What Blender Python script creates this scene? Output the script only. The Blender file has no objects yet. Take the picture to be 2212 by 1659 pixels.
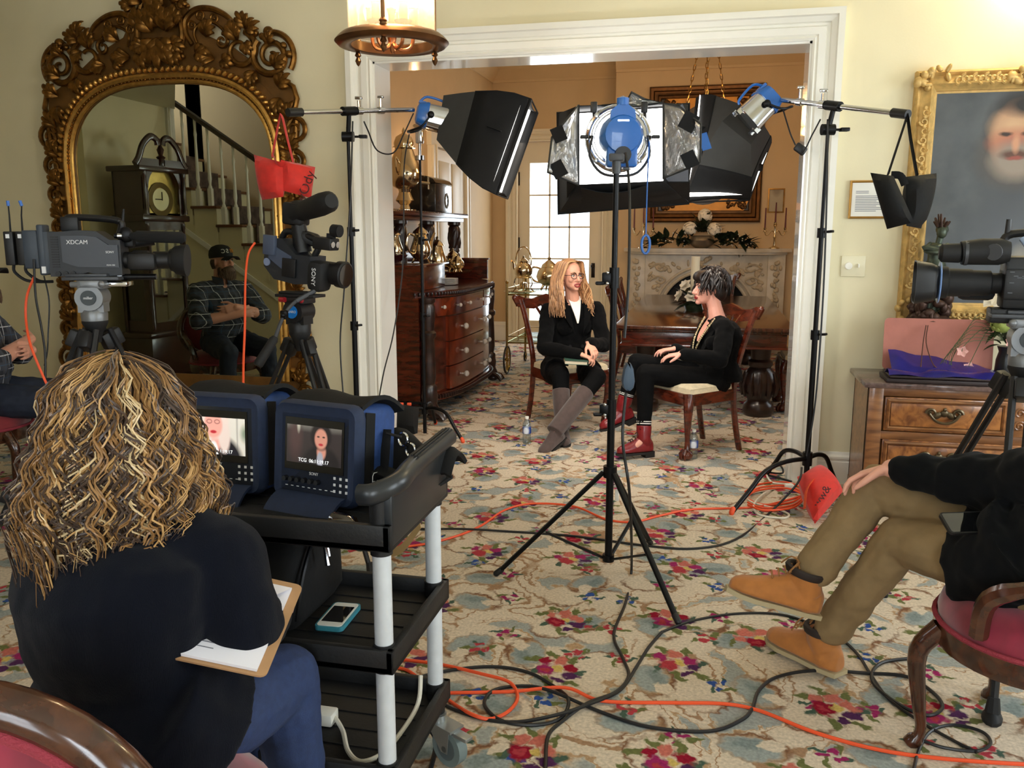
import bpy, bmesh, math, random
from mathutils import Vector as V, Matrix as M4, Quaternion
import numpy as np
PI = math.pi
sc = bpy.context.scene
# ------------------------------------------------------------------ camera, world, lights, exposure
FPX, PITCH, YAW, CAMH, CAMD = 1840.0, math.radians(10.1), math.radians(13.0), 1.52, 5.388
cam = bpy.data.objects.new('camera', bpy.data.cameras.new('camera'))
sc.collection.objects.link(cam)
cam.location = (0, -CAMD, CAMH)
cam.rotation_euler = (PI / 2 - PITCH, 0, YAW)
cam.data.sensor_width = 36.0
cam.data.lens = 36.0 * FPX / 2212.0
cam.data.clip_start = 0.05
sc.camera = cam
sc.view_settings.view_transform = 'Standard'
sc.view_settings.look = 'None'
sc.view_settings.gamma = 1.0
sc.view_settings.use_curve_mapping = False
sc.view_settings.exposure = 0.0
w = bpy.data.worlds.new('sky'); sc.world = w; w.use_nodes = True
w.node_tree.nodes['Background'].inputs[0].default_value = (0.86, 0.93, 1.0, 1)
w.node_tree.nodes['Background'].inputs[1].default_value = 4.0
def area(name, loc, aim, sx, sy, power, col, spread=PI):
    l = bpy.data.lights.new(name, 'AREA'); l.shape = 'RECTANGLE'; l.size = sx; l.size_y = sy
    l.energy = power; l.color = col; l.spread = spread
    o = bpy.data.objects.new(name, l); sc.collection.objects.link(o); o.location = loc
    o.rotation_euler = (V(aim) - V(loc)).to_track_quat('-Z', 'Z').to_euler()
    return o
DAY = (0.86, 0.93, 1.0)
# daylight through the two windows of the right wall, the two of the back wall and the french door of the dining room
area('window_light', (3.56, -1.75, 1.75), (2.0, -1.75, 1.55), 1.3, 2.2, 118, DAY)
area('window_light', (3.56, -4.3, 1.75), (2.0, -4.3, 1.55), 1.3, 2.2, 130, DAY)
area('window_light', (1.2, -8.36, 1.75), (1.1, -7.0, 1.5), 1.3, 2.2, 110, DAY)
area('window_light', (-1.6, -8.36, 1.75), (-1.6, -7.0, 1.5), 1.3, 2.2, 55, DAY)
area('window_light', (-1.98, 6.75, 1.45), (-1.7, 5.0, 1.0), 0.95, 2.3, 30, DAY)
area('window_light', (-6.25, -6.1, 1.75), (-5.0, -6.1, 1.55), 1.3, 2.2, 70, DAY)  # lamp of the added west window, brightens the stair hall in the mirror
area('window_light', (3.3, 2.6, 1.8), (2.0, 2.5, 1.5), 1.2, 2.0, 3, DAY)
# ------------------------------------------------------------------ measuring helpers: photo pixel -> point in the room
RX = V((math.cos(YAW), math.sin(YAW), 0))
FW = V((-math.sin(YAW) * math.cos(PITCH), math.cos(YAW) * math.cos(PITCH), -math.sin(PITCH)))
UP = V((-math.sin(YAW) * math.sin(PITCH), math.cos(YAW) * math.sin(PITCH), math.cos(PITCH)))
CAM = V((0, -CAMD, CAMH))
def ray(x, y): return FW + RX * ((x - 1106) / FPX) - UP * ((y - 829.5) / FPX)
def G(x, y, z=0.0): d = ray(x, y); return CAM + d * ((z - CAMH) / d.z)          # on a level plane
def WY(x, y, Y=0.0): d = ray(x, y); return CAM + d * ((Y + CAMD) / d.y)          # on a plane facing the camera side
def WX(x, y, X): d = ray(x, y); return CAM + d * (X / d.x)
def P(x, y, k): return CAM + ray(x, y) * k                                       # at a distance
# ------------------------------------------------------------------ materials
MATS = {}
def lin(c):
    return tuple(((x / 255.0) / 12.92 if x <= 10 else (((x / 255.0) + 0.055) / 1.055) ** 2.4) for x in c)
def nt(name):
    m = bpy.data.materials.new(name); m.use_nodes = True
    t = m.node_tree; b = t.nodes['Principled BSDF']
    return m, t, b
def nd(t, typ, **kw):
    n = t.nodes.new(typ)
    for k, v in kw.items():
        if k.startswith('i_'): n.inputs[k[2:].replace('_', ' ')].default_value = v
        elif k.startswith('n_'): n.inputs[int(k[2:])].default_value = v
        else: setattr(n, k, v)
    return n
def mat(name, col, rough=0.5, metal=0.0, var=0.0, vscale=20.0, bump=0.0, bscale=200.0, emit=None, estr=0.0, coat=0.0, trans=0.0, sheen=0.0, spec=0.5, alpha=1.0, stretch=None):
    """a plain surface with a little procedural variation and grain; col is sRGB 0-255"""
    if name in MATS: return MATS[name]
    m, t, b = nt(name); L = t.links
    c = lin(col) + (1,)
    b.inputs['Base Color'].default_value = c
    b.inputs['Roughness'].default_value = rough; b.inputs['Metallic'].default_value = metal
    b.inputs['Coat Weight'].default_value = coat; b.inputs['Transmission Weight'].default_value = trans
    b.inputs['Sheen Weight'].default_value = sheen; b.inputs['Specular IOR Level'].default_value = spec
    b.inputs['Alpha'].default_value = alpha
    tc = nd(t, 'ShaderNodeTexCoord'); src = tc.outputs['Object']
    if stretch:
        mp = nd(t, 'ShaderNodeMapping'); mp.inputs['Scale'].default_value = stretch
        L.new(src, mp.inputs[0]); src = mp.outputs[0]
    if var > 0:
        n = nd(t, 'ShaderNodeTexNoise', i_Scale=vscale, i_Detail=5.0)
        r = nd(t, 'ShaderNodeMapRange', n_1=0.3, n_2=0.7, n_3=1 - var, n_4=1 + var)
        mx = nd(t, 'ShaderNodeVectorMath', operation='SCALE'); mx.inputs[0].default_value = c[:3]
        L.new(src, n.inputs['Vector']); L.new(n.outputs['Fac'], r.inputs[0]); L.new(r.outputs[0], mx.inputs['Scale'])
        L.new(mx.outputs[0], b.inputs['Base Color'])
    if bump > 0:
        n2 = nd(t, 'ShaderNodeTexNoise', i_Scale=bscale, i_Detail=4.0)
        bp = nd(t, 'ShaderNodeBump', i_Strength=bump, i_Distance=0.01)
        L.new(src, n2.inputs['Vector']); L.new(n2.outputs['Fac'], bp.inputs['Height']); L.new(bp.outputs[0], b.inputs['Normal'])
    if emit:
        b.inputs['Emission Color'].default_value = lin(emit) + (1,); b.inputs['Emission Strength'].default_value = estr
    MATS[name] = m; return m
def wood(name, dark, light, rough=0.25, coat=0.5, scale=6.0, axis=(1, 8, 8), burl=0.0):
    if name in MATS: return MATS[name]
    m, t, b = nt(name); L = t.links
    tc = nd(t, 'ShaderNodeTexCoord'); mp = nd(t, 'ShaderNodeMapping'); mp.inputs['Scale'].default_value = axis
    n = nd(t, 'ShaderNodeTexNoise', i_Scale=scale, i_Detail=8.0, i_Distortion=0.6 + burl * 3)
    r = nd(t, 'ShaderNodeValToRGB'); e = r.color_ramp.elements
    e[0].position = 0.32; e[0].color = lin(dark) + (1,); e[1].position = 0.7; e[1].color = lin(light) + (1,)
    L.new(tc.outputs['Object'], mp.inputs[0]); L.new(mp.outputs[0], n.inputs['Vector']); L.new(n.outputs['Fac'], r.inputs[0])
    L.new(r.outputs[0], b.inputs['Base Color'])
    b.inputs['Roughness'].default_value = rough; b.inputs['Coat Weight'].default_value = coat; b.inputs['Coat Roughness'].default_value = 0.12
    MATS[name] = m; return m
def paint_shapes(name, base, shapes, rough=0.6, emit=0.0, vary=0.0, warp=0.0, wscale=8.0, vcol=None):
    """flat picture: ellipses (cx, cz, rx, rz, softness, colour) laid over one another in object X,Z"""
    m, t, b = nt(name); L = t.links
    tc = nd(t, 'ShaderNodeTexCoord'); src = tc.outputs['Object']
    if warp:
        n = nd(t, 'ShaderNodeTexNoise', i_Scale=wscale, i_Detail=3.0)
        ma = nd(t, 'ShaderNodeVectorMath', operation='MULTIPLY_ADD'); ma.inputs[1].default_value = (warp, warp, warp)
        L.new(src, n.inputs['Vector']); L.new(n.outputs['Color'], ma.inputs[0]); L.new(src, ma.inputs[2]); src = ma.outputs[0]
        off = nd(t, 'ShaderNodeVectorMath', operation='SUBTRACT'); off.inputs[1].default_value = (warp / 2,) * 3
        L.new(src, off.inputs[0]); src = off.outputs[0]
    rgb = nd(t, 'ShaderNodeRGB'); rgb.outputs[0].default_value = lin(base) + (1,); cur = rgb.outputs[0]
    if vary:
        n = nd(t, 'ShaderNodeTexNoise', i_Scale=5.0, i_Detail=6.0)
        r = nd(t, 'ShaderNodeMapRange', n_1=0.3, n_2=0.7, n_3=0.0, n_4=vary)
        mx = nd(t, 'ShaderNodeMix', data_type='RGBA'); mx.inputs[7].default_value = lin(vcol or (140, 150, 160)) + (1,)
        L.new(tc.outputs['Object'], n.inputs['Vector']); L.new(n.outputs['Fac'], r.inputs[0]); L.new(r.outputs[0], mx.inputs[0]); L.new(cur, mx.inputs[6]); cur = mx.outputs[2]
    for (cx, cz, rx, rz, soft, col) in shapes:
        s = nd(t, 'ShaderNodeVectorMath', operation='SUBTRACT'); s.inputs[1].default_value = (cx, 0, cz)
        k = nd(t, 'ShaderNodeVectorMath', operation='MULTIPLY'); k.inputs[1].default_value = (1 / rx, 0, 1 / rz)
        ln = nd(t, 'ShaderNodeVectorMath', operation='LENGTH')
        r = nd(t, 'ShaderNodeMapRange', n_1=1.0 + soft, n_2=1.0 - soft, n_3=0.0, n_4=1.0)
        mx = nd(t, 'ShaderNodeMix', data_type='RGBA'); mx.inputs[7].default_value = lin(col) + (1,)
        L.new(src, s.inputs[0]); L.new(s.outputs[0], k.inputs[0]); L.new(k.outputs[0], ln.inputs[0]); L.new(ln.outputs['Value'], r.inputs[0])
        L.new(r.outputs[0], mx.inputs[0]); L.new(cur, mx.inputs[6]); cur = mx.outputs[2]
    L.new(cur, b.inputs['Base Color']); b.inputs['Roughness'].default_value = rough
    if emit:
        L.new(cur, b.inputs['Emission Color']); b.inputs['Emission Strength'].default_value = emit
    MATS[name] = m; return m
# ------------------------------------------------------------------ mesh builder
MW = {}
def frame_z(d, hint=(0, 0, 1)):
    """rotation whose Z is d"""
    z = V(d).normalized(); h = V(hint)
    if abs(z.dot(h.normalized())) > 0.98: h = V((1, 0, 0)) if abs(z.x) < 0.9 else V((0, 1, 0))
    x = h.cross(z).normalized(); y = z.cross(x)
    return M4((x, y, z)).transposed().to_4x4()
def frame_x(xd, up=(0, 0, 1), loc=(0, 0, 0)):
    """frame at loc: local x along xd, local z near up"""
    x = V(xd).normalized(); y = V(up).cross(x).normalized(); z = x.cross(y)
    m = M4((x, y, z)).transposed().to_4x4(); m.translation = V(loc); return m
def rotm(rx=0, ry=0, rz=0, loc=(0, 0, 0)):
    from mathutils import Euler
    m = Euler((rx, ry, rz)).to_matrix().to_4x4(); m.translation = V(loc); return m
class MB:
    def __init__(s, T=None): s.v = []; s.f = []; s.m = []; s.T = T; s.mi = 0
    def add(s, vs, fs, T=None):
        o = len(s.v); X = s.T
        if T is not None: X = (X @ T) if X is not None else T
        s.v += [X @ V(p) for p in vs] if X is not None else [V(p) for p in vs]
        s.f += [tuple(o + i for i in f) for f in fs]; s.m += [s.mi] * len(fs); return s
    def box(s, c, size, bev=0.0, R=None):
        hx, hy, hz = [d / 2 for d in size]; b = min(bev, hx * .95, hy * .95, hz * .95)
        vs, fs = [], []
        if b <= 0:
            for x in (-hx, hx):
                for y in (-hy, hy):
                    for z in (-hz, hz): vs.append((x, y, z))
            fs = [(0, 1, 3, 2), (4, 6, 7, 5), (0, 4, 5, 1), (2, 3, 7, 6), (0, 2, 6, 4), (1, 5, 7, 3)]
        else:
            bm = bmesh.new(); bmesh.ops.create_cube(bm, size=1.0)
            bmesh.ops.scale(bm, vec=(2 * hx, 2 * hy, 2 * hz), verts=bm.verts)
            bmesh.ops.bevel(bm, geom=list(bm.edges), offset=b, segments=2, profile=0.5, affect='EDGES')
            bm.verts.ensure_lookup_table(); vs = [tuple(v.co) for v in bm.verts]
            bm.verts.index_update(); fs = [tuple(v.index for v in f.verts) for f in bm.faces]; bm.free()
        T = M4.Translation(V(c)); T = T @ R if R is not None else T
        return s.add(vs, fs, T)
    def bx(s, x0, x1, y0, y1, z0, z1, bev=0.0):
        return s.box(((x0 + x1) / 2, (y0 + y1) / 2, (z0 + z1) / 2), (abs(x1 - x0), abs(y1 - y0), abs(z1 - z0)), bev)
    def loft(s, rings, caps=True, closed=False, T=None):
        n = len(rings[0]); vs = [p for r in rings for p in r]; fs = []
        for i in range(len(rings) - (0 if closed else 1)):
            a, b = i * n, ((i + 1) % len(rings)) * n
            for j in range(n):
                k = (j + 1) % n; fs.append((a + j, a + k, b + k, b + j))
        if caps and not closed:
            fs.append(tuple(range(n - 1, -1, -1))); fs.append(tuple(range((len(rings) - 1) * n, len(rings) * n)))
        return s.add(vs, fs, T)
    def tube(s, pts, r, n=8, closed=False, ends=True, sq=1.0, hint=(0, 0, 1), T=None, rot0=0.0):
        """pipe along pts; r number, list, or list of (ra, rb)"""
        pts = [V(p) for p in pts]; N = len(pts)
        rr = [r] * N if not isinstance(r, (list, tuple)) else list(r)
        rings = []; prev = None
        for i in range(N):
            if closed: d = pts[(i + 1) % N] - pts[i - 1]
            else: d = pts[min(i + 1, N - 1)] - pts[max(i - 1, 0)]
            if d.length < 1e-9: d = pd if i else V((0, 0, 1))
            d.normalize(); pd = d.copy()
            if prev is None:
                h = V(hint)
                if abs(d.dot(h)) > 0.98: h = V((1, 0, 0)) if abs(d.x) < .9 else V((0, 1, 0))
                x = h.cross(d).normalized()
            else:
                x = prev - d * prev.dot(d)
                x = x.normalized() if x.length > 1e-6 else V(hint).cross(d).normalized()
            prev = x; y = d.cross(x)
            q = rr[i]; ra, rb = (q, q * sq) if not isinstance(q, (tuple, list)) else q
            rings.append([pts[i] + x * (ra * math.cos(rot0 + 2 * PI * j / n)) + y * (rb * math.sin(rot0 + 2 * PI * j / n)) for j in range(n)])
        return s.loft(rings, caps=ends, closed=closed, T=T)
    def cap(s, a, b, r0, r1=None, n=10, T=None):
        """capsule with rounded ends"""
        a, b = V(a), V(b); r1 = r0 if r1 is None else r1; d = (b - a)
        if d.length < 1e-6: return s.ell(a, (r0, r0, r0), T=T)
        d.normalize(); pts, rs = [], []
        for k in range(5):
            t = PI / 2 * k / 4; pts.append(a - d * r0 * math.cos(t)); rs.append(max(1e-4, r0 * math.sin(t)))
        for k in range(5):
            t = PI / 2 * k / 4; pts.append(b + d * r1 * math.sin(t)); rs.append(max(1e-4, r1 * math.cos(t)))
        return s.tube(pts, rs, n, T=T)
    def lathe(s, prof, c=(0, 0, 0), n=20, T=None, sx=1.0, sy=1.0, caps=True):
        rings = [[(max(r, 1e-4) * sx * math.cos(2 * PI * j / n), max(r, 1e-4) * sy * math.sin(2 * PI * j / n), z) for j in range(n)] for r, z in prof]
        X = M4.Translation(V(c)); X = X @ T if T is not None else X
        return s.loft(rings, caps=caps, T=X)
    def cyl(s, a, b, r, n=14, r1=None):
        return s.tube([a, b], [r, r if r1 is None else r1], n)
    def ell(s, c, r, R=None, n=14, m=9, T=None):
        rings = []
        for i in range(m):
            t = PI * i / (m - 1); z = -math.cos(t); q = max(1e-3, math.sin(t))
            rings.append([(r[0] * q * math.cos(2 * PI * j / n), r[1] * q * math.sin(2 * PI * j / n), r[2] * z) for j in range(n)])
        X = M4.Translation(V(c)); X = X @ R if R is not None else X
        if T is not None: X = T @ X
        return s.loft(rings, T=X)
    def prism(s, poly, d, T=None, z0=0.0, taper=1.0):
        """polygon in local XY extruded along local Z by d"""
        n = len(poly); cx = sum(p[0] for p in poly) / n; cy = sum(p[1] for p in poly) / n
        a = [(p[0], p[1], z0) for p in poly]; b = [(cx + (p[0] - cx) * taper, cy + (p[1] - cy) * taper, z0 + d) for p in poly]
        return s.loft([a, b], T=T)
    def sheet(s, fn, nu, nv, th=0.0, T=None):
        vs = [fn(i / nu, j / nv) for i in range(nu + 1) for j in range(nv + 1)]
        fs = [(i * (nv + 1) + j, (i + 1) * (nv + 1) + j, (i + 1) * (nv + 1) + j + 1, i * (nv + 1) + j + 1) for i in range(nu) for j in range(nv)]
        if th:
            vs = [V(p) for p in vs]; N = len(vs); nr = [V((0, 0, 0)) for _ in vs]
            for f in fs:
                q = (vs[f[1]] - vs[f[0]]).cross(vs[f[3]] - vs[f[0]])
                for i in f: nr[i] += q
            vs2 = [p - (q.normalized() if q.length else V((0, 0, 1))) * th for p, q in zip(vs, nr)]
            fs2 = [tuple(N + i for i in reversed(f)) for f in fs]
            W = nv + 1
            rim = [(i * W) for i in range(nu + 1)] + [nu * W + j for j in range(1, nv + 1)] + [i * W + nv for i in range(nu - 1, -1, -1)] + [j for j in range(nv - 1, 0, -1)]
            side = [(rim[(k + 1) % len(rim)], rim[k], N + rim[k], N + rim[(k + 1) % len(rim)]) for k in range(len(rim))]
            vs = vs + vs2; fs = fs + fs2 + side
        return s.add(vs, fs, T)
    def text(s, txt, size, T, depth=0.0008, align='CENTER', font=None):
        cu = bpy.data.curves.new('lettering', 'FONT'); cu.body = txt; cu.size = size; cu.align_x = align; cu.align_y = 'CENTER'; cu.extrude = depth
        ob = bpy.data.objects.new('lettering', cu); sc.collection.objects.link(ob)
        dg = bpy.context.evaluated_depsgraph_get(); me = bpy.data.meshes.new_from_object(ob.evaluated_get(dg))
        s.add([tuple(v.co) for v in me.vertices], [tuple(p.vertices) for p in me.polygons], T)
        bpy.data.objects.remove(ob); bpy.data.meshes.remove(me); bpy.data.curves.remove(cu); return s
    def build(s, name, mats, parent=None, world=False, smooth=True, angle=40.0, **props):
        mats = mats if isinstance(mats, (list, tuple)) else [mats]
        vs = s.v
        W = MW.get(parent.name, M4.Identity(4)) if parent is not None else M4.Identity(4)
        loc = None
        if parent is not None:
            if world: I = W.inverted(); vs = [I @ p for p in vs]
        elif vs:
            xs = [p.x for p in vs]; ys = [p.y for p in vs]; zs = [p.z for p in vs]
            loc = V(((min(xs) + max(xs)) / 2, (min(ys) + max(ys)) / 2, min(zs))); vs = [p - loc for p in vs]
        me = bpy.data.meshes.new(name); me.from_pydata([tuple(p) for p in vs], [], s.f)
        for m in mats: me.materials.append(m)
        if len(mats) > 1: me.polygons.foreach_set('material_index', s.m)
        me.update()
        if smooth:
            me.polygons.foreach_set('use_smooth', [True] * len(me.polygons))
            me.set_sharp_from_angle(angle=math.radians(angle))
        o = bpy.data.objects.new(name, me); sc.collection.objects.link(o)
        if parent is not None: o.parent = parent; MW[o.name] = W
        else:
            o.location = loc if loc is not None else (0, 0, 0); MW[o.name] = M4.Translation(o.location)
        for k, v in props.items(): o[k] = v
        return o
def bake(o, *mods):
    """apply modifiers (name, type, settings) for good"""
    for typ, kw in mods:
        md = o.modifiers.new(typ, typ)
        for k, v in kw.items(): setattr(md, k, v)
    par, o.parent = o.parent, None
    dg = bpy.context.evaluated_depsgraph_get(); me = bpy.data.meshes.new_from_object(o.evaluated_get(dg))
    o.modifiers.clear(); old = o.data; mats = list(old.materials); o.data = me; nm = old.name; bpy.data.meshes.remove(old); me.name = nm
    me.materials.clear()
    for m in mats: me.materials.append(m)
    me.polygons.foreach_set('use_smooth', [True] * len(me.polygons)); me.update()
    o.parent = par
    return o
FOLD = bpy.data.textures.new('cloth_folds', 'CLOUDS'); FOLD.noise_scale = .075; FOLD.noise_depth = 1
def fuse(o, vox=0.005, it=4, fac=0.5, fold=0.0):
    md = [('REMESH', dict(mode='VOXEL', voxel_size=vox, adaptivity=0.0)), ('SMOOTH', dict(iterations=it, factor=fac))]
    if fold: md.append(('DISPLACE', dict(texture=FOLD, strength=fold, mid_level=.5)))
    return bake(o, *md)
def tag(o, label, cat, group=None, kind=None):
    o['label'] = label; o['category'] = cat
    if group: o['group'] = group
    if kind: o['kind'] = kind
    return o
def thing(name, label, cat, loc=(0, 0, 0), rotz=0.0, group=None, X=None):
    o = bpy.data.objects.new(name, None); sc.collection.objects.link(o); o.empty_display_size = 0.1
    if X is None: X = M4.Translation(V(loc)) @ M4.Rotation(rotz, 4, 'Z')
    o.matrix_basis = X; MW[o.name] = X.copy()
    return tag(o, label, cat, group)
def dup(root, loc, rotz=0.0, label=None, group=None, X=None):
    r = root.copy(); sc.collection.objects.link(r)
    if X is None: X = M4.Translation(V(loc)) @ M4.Rotation(rotz, 4, 'Z')
    r.matrix_basis = X; MW[r.name] = X.copy()
    if label: r['label'] = label
    if group: r['group'] = group
    for ch in list(root.children):
        c = ch.copy(); sc.collection.objects.link(c); c.parent = r; MW[c.name] = X.copy()
        for g in list(ch.children):
            d = g.copy(); sc.collection.objects.link(d); d.parent = c; MW[d.name] = X.copy()
    return r
def structure(mb, name, m, **kw):
    o = mb.build(name, m, **kw); o['kind'] = 'structure'; return o
def smooth_path(pts, k=6, closed=False):
    """Catmull-Rom through pts"""
    pts = [V(p) for p in pts]; N = len(pts); out = []
    for i in range(N if closed else N - 1):
        if closed: p0, p1, p2, p3 = pts[i - 1], pts[i], pts[(i + 1) % N], pts[(i + 2) % N]
        else: p0, p1, p2, p3 = pts[max(i - 1, 0)], pts[i], pts[i + 1], pts[min(i + 2, N - 1)]
        for j in range(k):
            t = j / k
            out.append(0.5 * ((2 * p1) + (p2 - p0) * t + (2 * p0 - 5 * p1 + 4 * p2 - p3) * t * t + (3 * p1 - p0 - 3 * p2 + p3) * t ** 3))
    if not closed: out.append(pts[-1])
    return out
def rrect(w, h, r, n=4):
    out = []
    for cx, cy, a0 in ((w / 2 - r, h / 2 - r, 0), (-w / 2 + r, h / 2 - r, PI / 2), (-w / 2 + r, -h / 2 + r, PI), (w / 2 - r, -h / 2 + r, 1.5 * PI)):
        for k in range(n + 1):
            a = a0 + PI / 2 * k / n; out.append((cx + r * math.cos(a), cy + r * math.sin(a)))
    return out
# ------------------------------------------------------------------ surfaces of the two rooms
def carpet_material():
    m, t, b = nt('floral_carpet'); L = t.links; R = random.Random(11)
    g = nd(t, 'ShaderNodeNewGeometry')
    def mth(op, a, bv=None, c=None):
        n = nd(t, 'ShaderNodeMath', operation=op)
        for i, q in enumerate((a, bv, c)):
            if q is None: continue
            if hasattr(q, 'links'): L.new(q, n.inputs[i])
            else: n.inputs[i].default_value = q
        return n.outputs[0]
    def vmul(a, k, add):
        n = nd(t, 'ShaderNodeVectorMath', operation='MULTIPLY_ADD'); n.inputs[1].default_value = (k, k, 0); L.new(a, n.inputs[0])
        if hasattr(add, 'links'): L.new(add, n.inputs[2])
        else: n.inputs[2].default_value = add
        return n.outputs[0]
    nz = nd(t, 'ShaderNodeTexNoise', i_Scale=30.0, i_Detail=2.0, noise_dimensions='2D'); L.new(g.outputs['Position'], nz.inputs['Vector'])
    base = vmul(nz.outputs['Color'], .045, g.outputs['Position'])
    cream, grey, grey2, brown, tan = (208, 192, 170), (150, 156, 152), (126, 136, 134), (122, 86, 62), (176, 144, 110)
    red, red2, salmon, mag, pur, yel = (140, 22, 44), (168, 58, 66), (190, 106, 92), (150, 40, 92), (78, 40, 80), (200, 172, 96)
    grn, grn2, blu = (104, 108, 64), (72, 92, 78), (50, 78, 142)
    def colour(c):
        if hasattr(c, 'links'): return c
        return lin(c) + (1,)
    rgb = nd(t, 'ShaderNodeRGB'); rgb.outputs[0].default_value = lin(cream) + (1,); S = {'cur': rgb.outputs[0], 'n': 0}
    def over(fac, col):
        mx = nd(t, 'ShaderNodeMix', data_type='RGBA'); L.new(fac, mx.inputs[0]); L.new(S['cur'], mx.inputs[6])
        if hasattr(col, 'links'): L.new(col, mx.inputs[7])
        else: mx.inputs[7].default_value = lin(col) + (1,)
        S['cur'] = mx.outputs[2]
    def shape(src, cx, cy, rx, ry, rot, soft, col):
        mp = nd(t, 'ShaderNodeMapping', vector_type='TEXTURE'); mp.inputs['Location'].default_value = (cx, cy, 0); mp.inputs['Rotation'].default_value = (0, 0, rot); mp.inputs['Scale'].default_value = (rx, ry, 1)
        ln = nd(t, 'ShaderNodeVectorMath', operation='LENGTH'); r = nd(t, 'ShaderNodeMapRange', n_1=1 + soft, n_2=1 - soft, n_3=0.0, n_4=1.0)
        L.new(src, mp.inputs[0]); L.new(mp.outputs[0], ln.inputs[0]); L.new(ln.outputs['Value'], r.inputs[0]); over(r.outputs[0], col)
    def cells(scale, rnd, shift, spin=6.283):
        """one motif per cell of an irregular grid: local coordinates turned at random, and the cell's random number"""
        p = vmul(base, scale, shift); ch = nd(t, 'ShaderNodeVectorMath', operation='MULTIPLY_ADD'); ch.inputs[1].default_value = (1e-7,) * 3
        L.new(S['cur'], ch.inputs[0]); L.new(p, ch.inputs[2]); p = ch.outputs[0]
        vo = nd(t, 'ShaderNodeTexVoronoi', voronoi_dimensions='2D', i_Scale=1.0, i_Randomness=rnd); L.new(p, vo.inputs['Vector'])
        d = nd(t, 'ShaderNodeVectorMath', operation='SUBTRACT'); L.new(p, d.inputs[0]); L.new(vo.outputs['Position'], d.inputs[1])
        sp = nd(t, 'ShaderNodeSeparateColor'); L.new(vo.outputs['Color'], sp.inputs[0])
        f = nd(t, 'ShaderNodeVectorMath', operation='MULTIPLY'); f.inputs[1].default_value = (1, 1, 0); L.new(d.outputs[0], f.inputs[0])
        k = nd(t, 'ShaderNodeVectorRotate', rotation_type='Z_AXIS'); L.new(f.outputs[0], k.inputs['Vector']); L.new(mth('MULTIPLY', sp.outputs[0], spin), k.inputs['Angle'])
        return k.outputs[0], sp.outputs[1]
    def pick(r, c0, c1, c2=None):
        n = nd(t, 'ShaderNodeValToRGB'); n.color_ramp.interpolation = 'CONSTANT'; e = n.color_ramp.elements
        e[0].color = lin(c0) + (1,); e[1].position = .5 if c2 is None else .36; e[1].color = lin(c1) + (1,)
        if c2 is not None: q = e.new(.7); q.color = lin(c2) + (1,)
        L.new(r, n.inputs[0]); return n.outputs[0]
    # soft grey-green grounds and thin curling brown lines
    n1 = nd(t, 'ShaderNodeTexNoise', i_Scale=3.1, i_Detail=1.0, i_Distortion=1.2, noise_dimensions='2D'); L.new(base, n1.inputs['Vector'])
    r1 = nd(t, 'ShaderNodeMapRange', n_1=.57, n_2=.60, n_3=0.0, n_4=1.0); L.new(n1.outputs['Fac'], r1.inputs[0]); over(r1.outputs[0], (156, 158, 152))
    a1 = mth('ABSOLUTE', mth('SUBTRACT', n1.outputs['Fac'], .565))
    r2 = nd(t, 'ShaderNodeMapRange', n_1=.020, n_2=.008, n_3=0.0, n_4=1.0); L.new(a1, r2.inputs[0]); over(r2.outputs[0], tan)
    a2 = mth('ABSOLUTE', mth('SUBTRACT', n1.outputs['Fac'], .43))
    r3 = nd(t, 'ShaderNodeMapRange', n_1=.022, n_2=.008, n_3=0.0, n_4=1.0); L.new(a2, r3.inputs[0]); over(r3.outputs[0], (160, 126, 96))
    # units below are cell widths
    q, r = cells(3.3, .7, (.3, .1, 0)); shape(q, 0, 0, .36, .29, 0, .06, brown); shape(q, .045, .03, .36, .295, 0, .08, cream)
    q, r = cells(2.75, .65, (.77, .37, 0))
    shape(q, 0, 0, .30, .20, 0, .10, brown); shape(q, .02, .03, .275, .18, 0, .1, tan); shape(q, .035, .035, .25, .16, 0, .14, grey); shape(q, .06, -.02, .15, .07, .3, .35, grey2); shape(q, -.14, -.07, .11, .08, .5, .12, cream)
    q, r = cells(3.6, .7, (.11, .63, 0)); c = pick(r, mag, blu, red2)
    for a, s in ((.4, 1), (2.2, .8), (3.9, 1), (5.3, .9)): shape(q, .17 * s * math.cos(a), .15 * s * math.sin(a), .10, .035, a + .5, .2, grn if s == 1 else grn2)
    for x, y, s in ((.04, .05, .075), (-.09, .0, .06), (.05, -.10, .055)): shape(q, x, y, s, s * .72, x * 9, .2, c)
    q, r = cells(2.15, .55, (.45, .85, 0), 1.2); c1, c2 = pick(r, red, mag, red2), pick(r, salmon, red, mag)
    for a, s in ((.1, 1.1), (.9, .9), (1.9, 1.1), (2.8, 1), (3.7, 1.1), (4.6, .9), (5.5, 1.1)): shape(q, .21 * s * math.cos(a), .17 * s * math.sin(a), .085, .03, a + .6, .2, grn if s > .95 else grn2)
    for x, y, s, k in ((-.10, .08, .075, salmon), (.13, .06, .065, pur), (.16, -.05, .05, pur), (-.14, -.03, .06, c2), (.03, .11, .07, c2), (-.01, -.07, .095, c1), (.01, .02, .045, yel), (-.01, -.075, .04, red2)): shape(q, x, y, s, s * .75, x * 7, .2, k)
    cur = S['cur']
    n2 = nd(t, 'ShaderNodeTexNoise', i_Scale=90.0, i_Detail=2.0); L.new(g.outputs['Position'], n2.inputs['Vector'])
    rr = nd(t, 'ShaderNodeMapRange', n_1=.25, n_2=.75, n_3=.74, n_4=1.16); L.new(n2.outputs['Fac'], rr.inputs[0])
    sc_ = nd(t, 'ShaderNodeVectorMath', operation='SCALE'); L.new(cur, sc_.inputs[0]); L.new(rr.outputs[0], sc_.inputs['Scale'])
    L.new(sc_.outputs[0], b.inputs['Base Color']); b.inputs['Roughness'].default_value = 0.95; b.inputs['Specular IOR Level'].default_value = 0.1
    return m
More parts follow.
